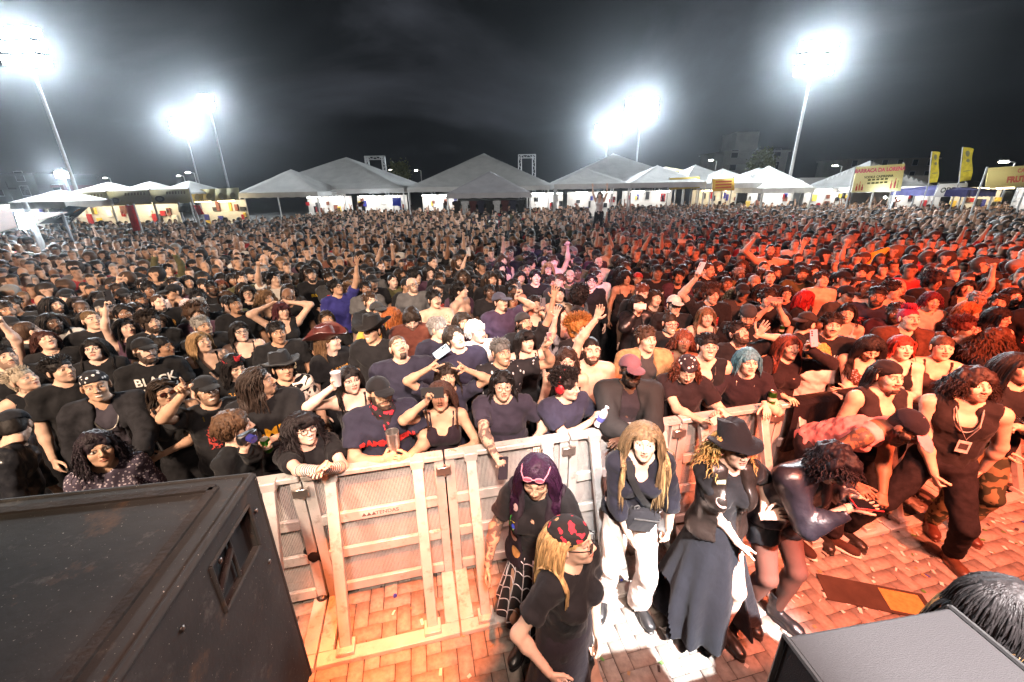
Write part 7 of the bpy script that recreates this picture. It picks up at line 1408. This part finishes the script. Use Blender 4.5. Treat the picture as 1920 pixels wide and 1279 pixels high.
def slamp(u, v, y, label, arm=-.8):
    c = ray(u, v, y=y); e = empty('street_lamp', (c[0] - arm, y, 0), 0, label, 'street lamp', 'street lamps beyond the square'); M = Mesh(); tube(M, (0, 0, 0), (0, 0, c[2] - .1), .09, 8, .05); M.build('pole', STEEL, e); M = Mesh(); tube(M, (0, 0, c[2] - .12), (arm, 0, c[2] + .06), .04, 6); M.build('arm', STEEL, e); M = Mesh(); addbox(M, (arm - .28, -.12, c[2] - .02), (arm + .28, .12, c[2] + .10), bev=.04); h = M.build('lamp_head', PLASTIC, e, (.2, .2, .2)); M = Mesh(); addbox(M, (arm - .24, -.14, c[2] - .10), (arm + .24, .10, c[2] - .021), bev=.02); M.build('lamp_glass', LAMP, h)
for q in ((352, 323, 60, 'street lamp close behind the yellow banners'), (335, 329, 75, 'street lamp behind the third mustard banner'), (197, 333, 80, 'street lamp above the second mustard banner'), (733, 318, 70, 'street lamp right behind the first truss arch'), (757, 324, 85, 'smaller street lamp past the first truss arch'), (780, 319, 75, 'street lamp before the middle grey tent roof'), (1566, 310, 50, 'street lamp above the parked white truck'), (1333, 300, 60, 'street lamp above the white pyramid tent'), (1882, 302, 30, 'street lamp above the yellow cut-off sign')): slamp(*q)
for k, (u, v, lb) in enumerate(((934, 453, 'phone torch shining far back in the crowd'), (580, 368, 'string lamp shining under the first grey tent'), (700, 368, 'string lamp shining near the blue board'), (847, 365, 'string lamp shining at the small dark tent corner'), (1685, 372, 'string lamp glaring under the bar sign'), (1660, 370, 'string lamp glaring beside the bar sign foot'))):
    y = 14 if k == 0 else (27 if k < 4 else 22.6); c = ray(u, v, y=y); e = empty('bulb_lamp', c, 0, lb, 'lamp'); V, Q = lathe([(.002, .09), (.03, .08), (.03, .04), (.001, .04)], 10); Mesh().add(V, Q).build('socket', PLASTIC, e, (.1, .1, .1)); V, Q = lathe([(.001, -.06), (.04, -.045), (.055, 0), (.03, .04), (.001, .04)], 12); Mesh().add(V * (1 if k else .6), Q).build('glass', FLOOD, e)

# ------------------------------------------------------------------ buildings, wall and tree beyond
WALLM = mat('plaster', .85, vary=.15, vscale=.6)
def building(u0, u1, vt, y, floors, col, label, roofbox=None):
    a, b = ray(u0, vt, y=y), ray(u1, vt, y=y); w = b[0] - a[0]; H = (a[2] + b[2]) / 2; e = empty('apartment_building', (a[0], y, 0), 0, label, 'building'); M = Mesh(); addbox(M, (0, 0, 0), (w, 9, H)); wl = M.build('wall', WALLM, e, col); M = Mesh(); addbox(M, (-.25, -.3, H), (w + .25, 9.2, H + .3)); M.build('roof_slab', WALLM, e, col)
    fh = H / floors
    for f in range(floors):
        M = Mesh(); addbox(M, (w * .05, -1.0, f * fh + .1), (w * .6, -.002, f * fh + .28)); addbox(M, (w * .05, -1.0, f * fh + .28), (w * .6, -.92, f * fh + 1.1)); M.build('balcony', WALLM, e, tuple(x * .9 for x in col))
        for k in range(max(2, int(w / 3))):
            x = w * (k + .5) / max(2, int(w / 3)); M = Mesh(); addbox(M, (x - .6, -.03, f * fh + 1.1), (x + .6, -.003, f * fh + 2.4)); wi = M.build('window', STEEL, e); M = Mesh(); addbox(M, (x - .53, -.036, f * fh + 1.17), (x + .53, -.0305, f * fh + 2.33)); M.build('pane', GLASSY, wi, (.02, .022, .026))
    if roofbox: M = Mesh(); addbox(M, (w * roofbox[0], 1, H + .3), (w * roofbox[1], 6, H + roofbox[2])); M.build('roof_block', WALLM, e, col)
building(1358, 1478, 286, 75, 4, (.36, .35, .32), 'pale concrete apartment building with balconies behind the white tents', (.2, .55, 3.2)); building(1590, 1760, 300, 95, 3, (.20, .17, .15), 'dark long building behind the bar sign'); building(-40, 62, 330, 60, 3, (.10, .10, .11), 'dark building beyond the mustard stalls'); building(62, 120, 352, 62, 2, (.16, .06, .07), 'low dark red house beside the dark building')
e = empty('boundary_wall', (ray(1560, 350, y=42)[0], 42, 0), 0, 'pale boundary wall beyond the truck', 'wall'); M = Mesh(); addbox(M, (-3, 0, 0), (9, .25, 3.3)); M.build('wall_face', WALLM, e, (.34, .30, .26)); M = Mesh(); addbox(M, (-3.05, -.05, 3.3), (9.05, .3, 3.4)); M.build('coping', WALLM, e, (.3, .28, .25))
LEAF = mat('leaves', .6, col=(.10, .11, .035), vary=.5, vscale=3); BARK = mat('bark', .9, col=(.06, .045, .03))
def tree(u, v, y, rad, label):
    c = ray(u, v, y=y); e = empty('tree', (c[0], y, 0), 0, label, 'tree'); M = Mesh(); tube(M, (0, 0, 0), (.1, 0, c[2] - rad * .4), .2, 8, .1); rg = np.random.default_rng(4)
    for k in range(9): d = unit(rg.normal(size=3) * (1, 1, .6) + np.array([0, 0, .6])); tube(M, (.08, 0, c[2] - rad * .7), np.array([.08, 0, c[2] - rad * .6]) + d * rad * .9, .07, 5, .02)
    M.build('trunk', BARK, e); n = 2600; cl = rg.normal(size=(16, 3)); cl /= np.linalg.norm(cl, axis=1, keepdims=True); cl *= rad * rg.uniform(.3, .85, (16, 1)); p = cl[rg.integers(0, 16, n)] + rg.normal(size=(n, 3)) * rad * .19 + np.array([0, 0, c[2]]); a = rg.normal(size=(n, 3)); a /= np.linalg.norm(a, axis=1, keepdims=True); b = np.cross(a, rg.normal(size=(n, 3))); b /= np.linalg.norm(b, axis=1, keepdims=True); s_ = rg.uniform(.06, .13, (n, 1)) * rad ** .5
    V = np.stack([p - a * s_ - b * s_ * .5, p + a * s_ - b * s_ * .4, p + a * s_ * 1.1 + b * s_ * .5, p - a * s_ + b * s_ * .4], 1).reshape(-1, 3); Mesh().add(V, np.arange(n * 4).reshape(-1, 4)).build('crown', LEAF, e, smooth=False)
tree(1428, 302, 46, 1.35, 'small tree lit yellow above the white tents'); tree(742, 330, 60, 2.2, 'dim tree crown behind the first truss arch')
# the girl on somebody's shoulders
sp = dict(sex='f', hair=('long', 'brown'), top=('tank', (.62, .60, .58)), R='up', L='up', hp=4, ht=1.66, seed=150, skin='light', hl=.3); b = make_person(sp, q=.6); w_ = ray(1125, 366, y=16.5); b.location = (w_[0], w_[1], w_[2] - sp['J']['H'][2]); b.rotation_euler = (0, 0, R(-20)); tag(b, 'girl in white tank top riding on shoulders with both arms up', 'person', CROWD)
# yellow cloth waved above the heads
c = ray(1625, 494, y=8.6)
def fn(u, v): t = v; w = .12 + .16 * np.sin(t * 2.6); x = -.35 + .75 * t + (u - .5) * w * 1.2; z = -.36 + .62 * t ** .8 + (u - .5) * -.16; return np.stack([x, .10 * np.sin(u * 5 + t * 4), z], 1) + c
V, Q = grid_sheet(fn, 14, 26); tag(Mesh().add(V, Q).add(V + np.array([0, .012, 0]), Q[:, ::-1]).build('yellow_cloth', COTTON, None, (.62, .46, .05)), 'yellow cloth lifted above the heads amid the red-lit crowd', 'cloth')

# ------------------------------------------------------------------ the smoky air
HZ = bpy.data.materials.new('haze'); HZ.use_nodes = True; t_ = HZ.node_tree; t_.nodes.remove(t_.nodes['Principled BSDF']); pv = t_.nodes.new('ShaderNodeVolumePrincipled'); pv.inputs['Density'].default_value = .0006; pv.inputs['Color'].default_value = (.84, .92, 1.0, 1); pv.inputs['Anisotropy'].default_value = .93
t_.links.new(pv.outputs[0], [n for n in t_.nodes if n.type == 'OUTPUT_MATERIAL'][0].inputs['Volume'])
M = Mesh(); addbox(M, (-75, -14, -1.1), (75, 112, 16)); hz = M.build('haze', HZ, None, smooth=False); tag(hz, 'thin stage smoke hanging over the square', 'haze', kind='stuff')
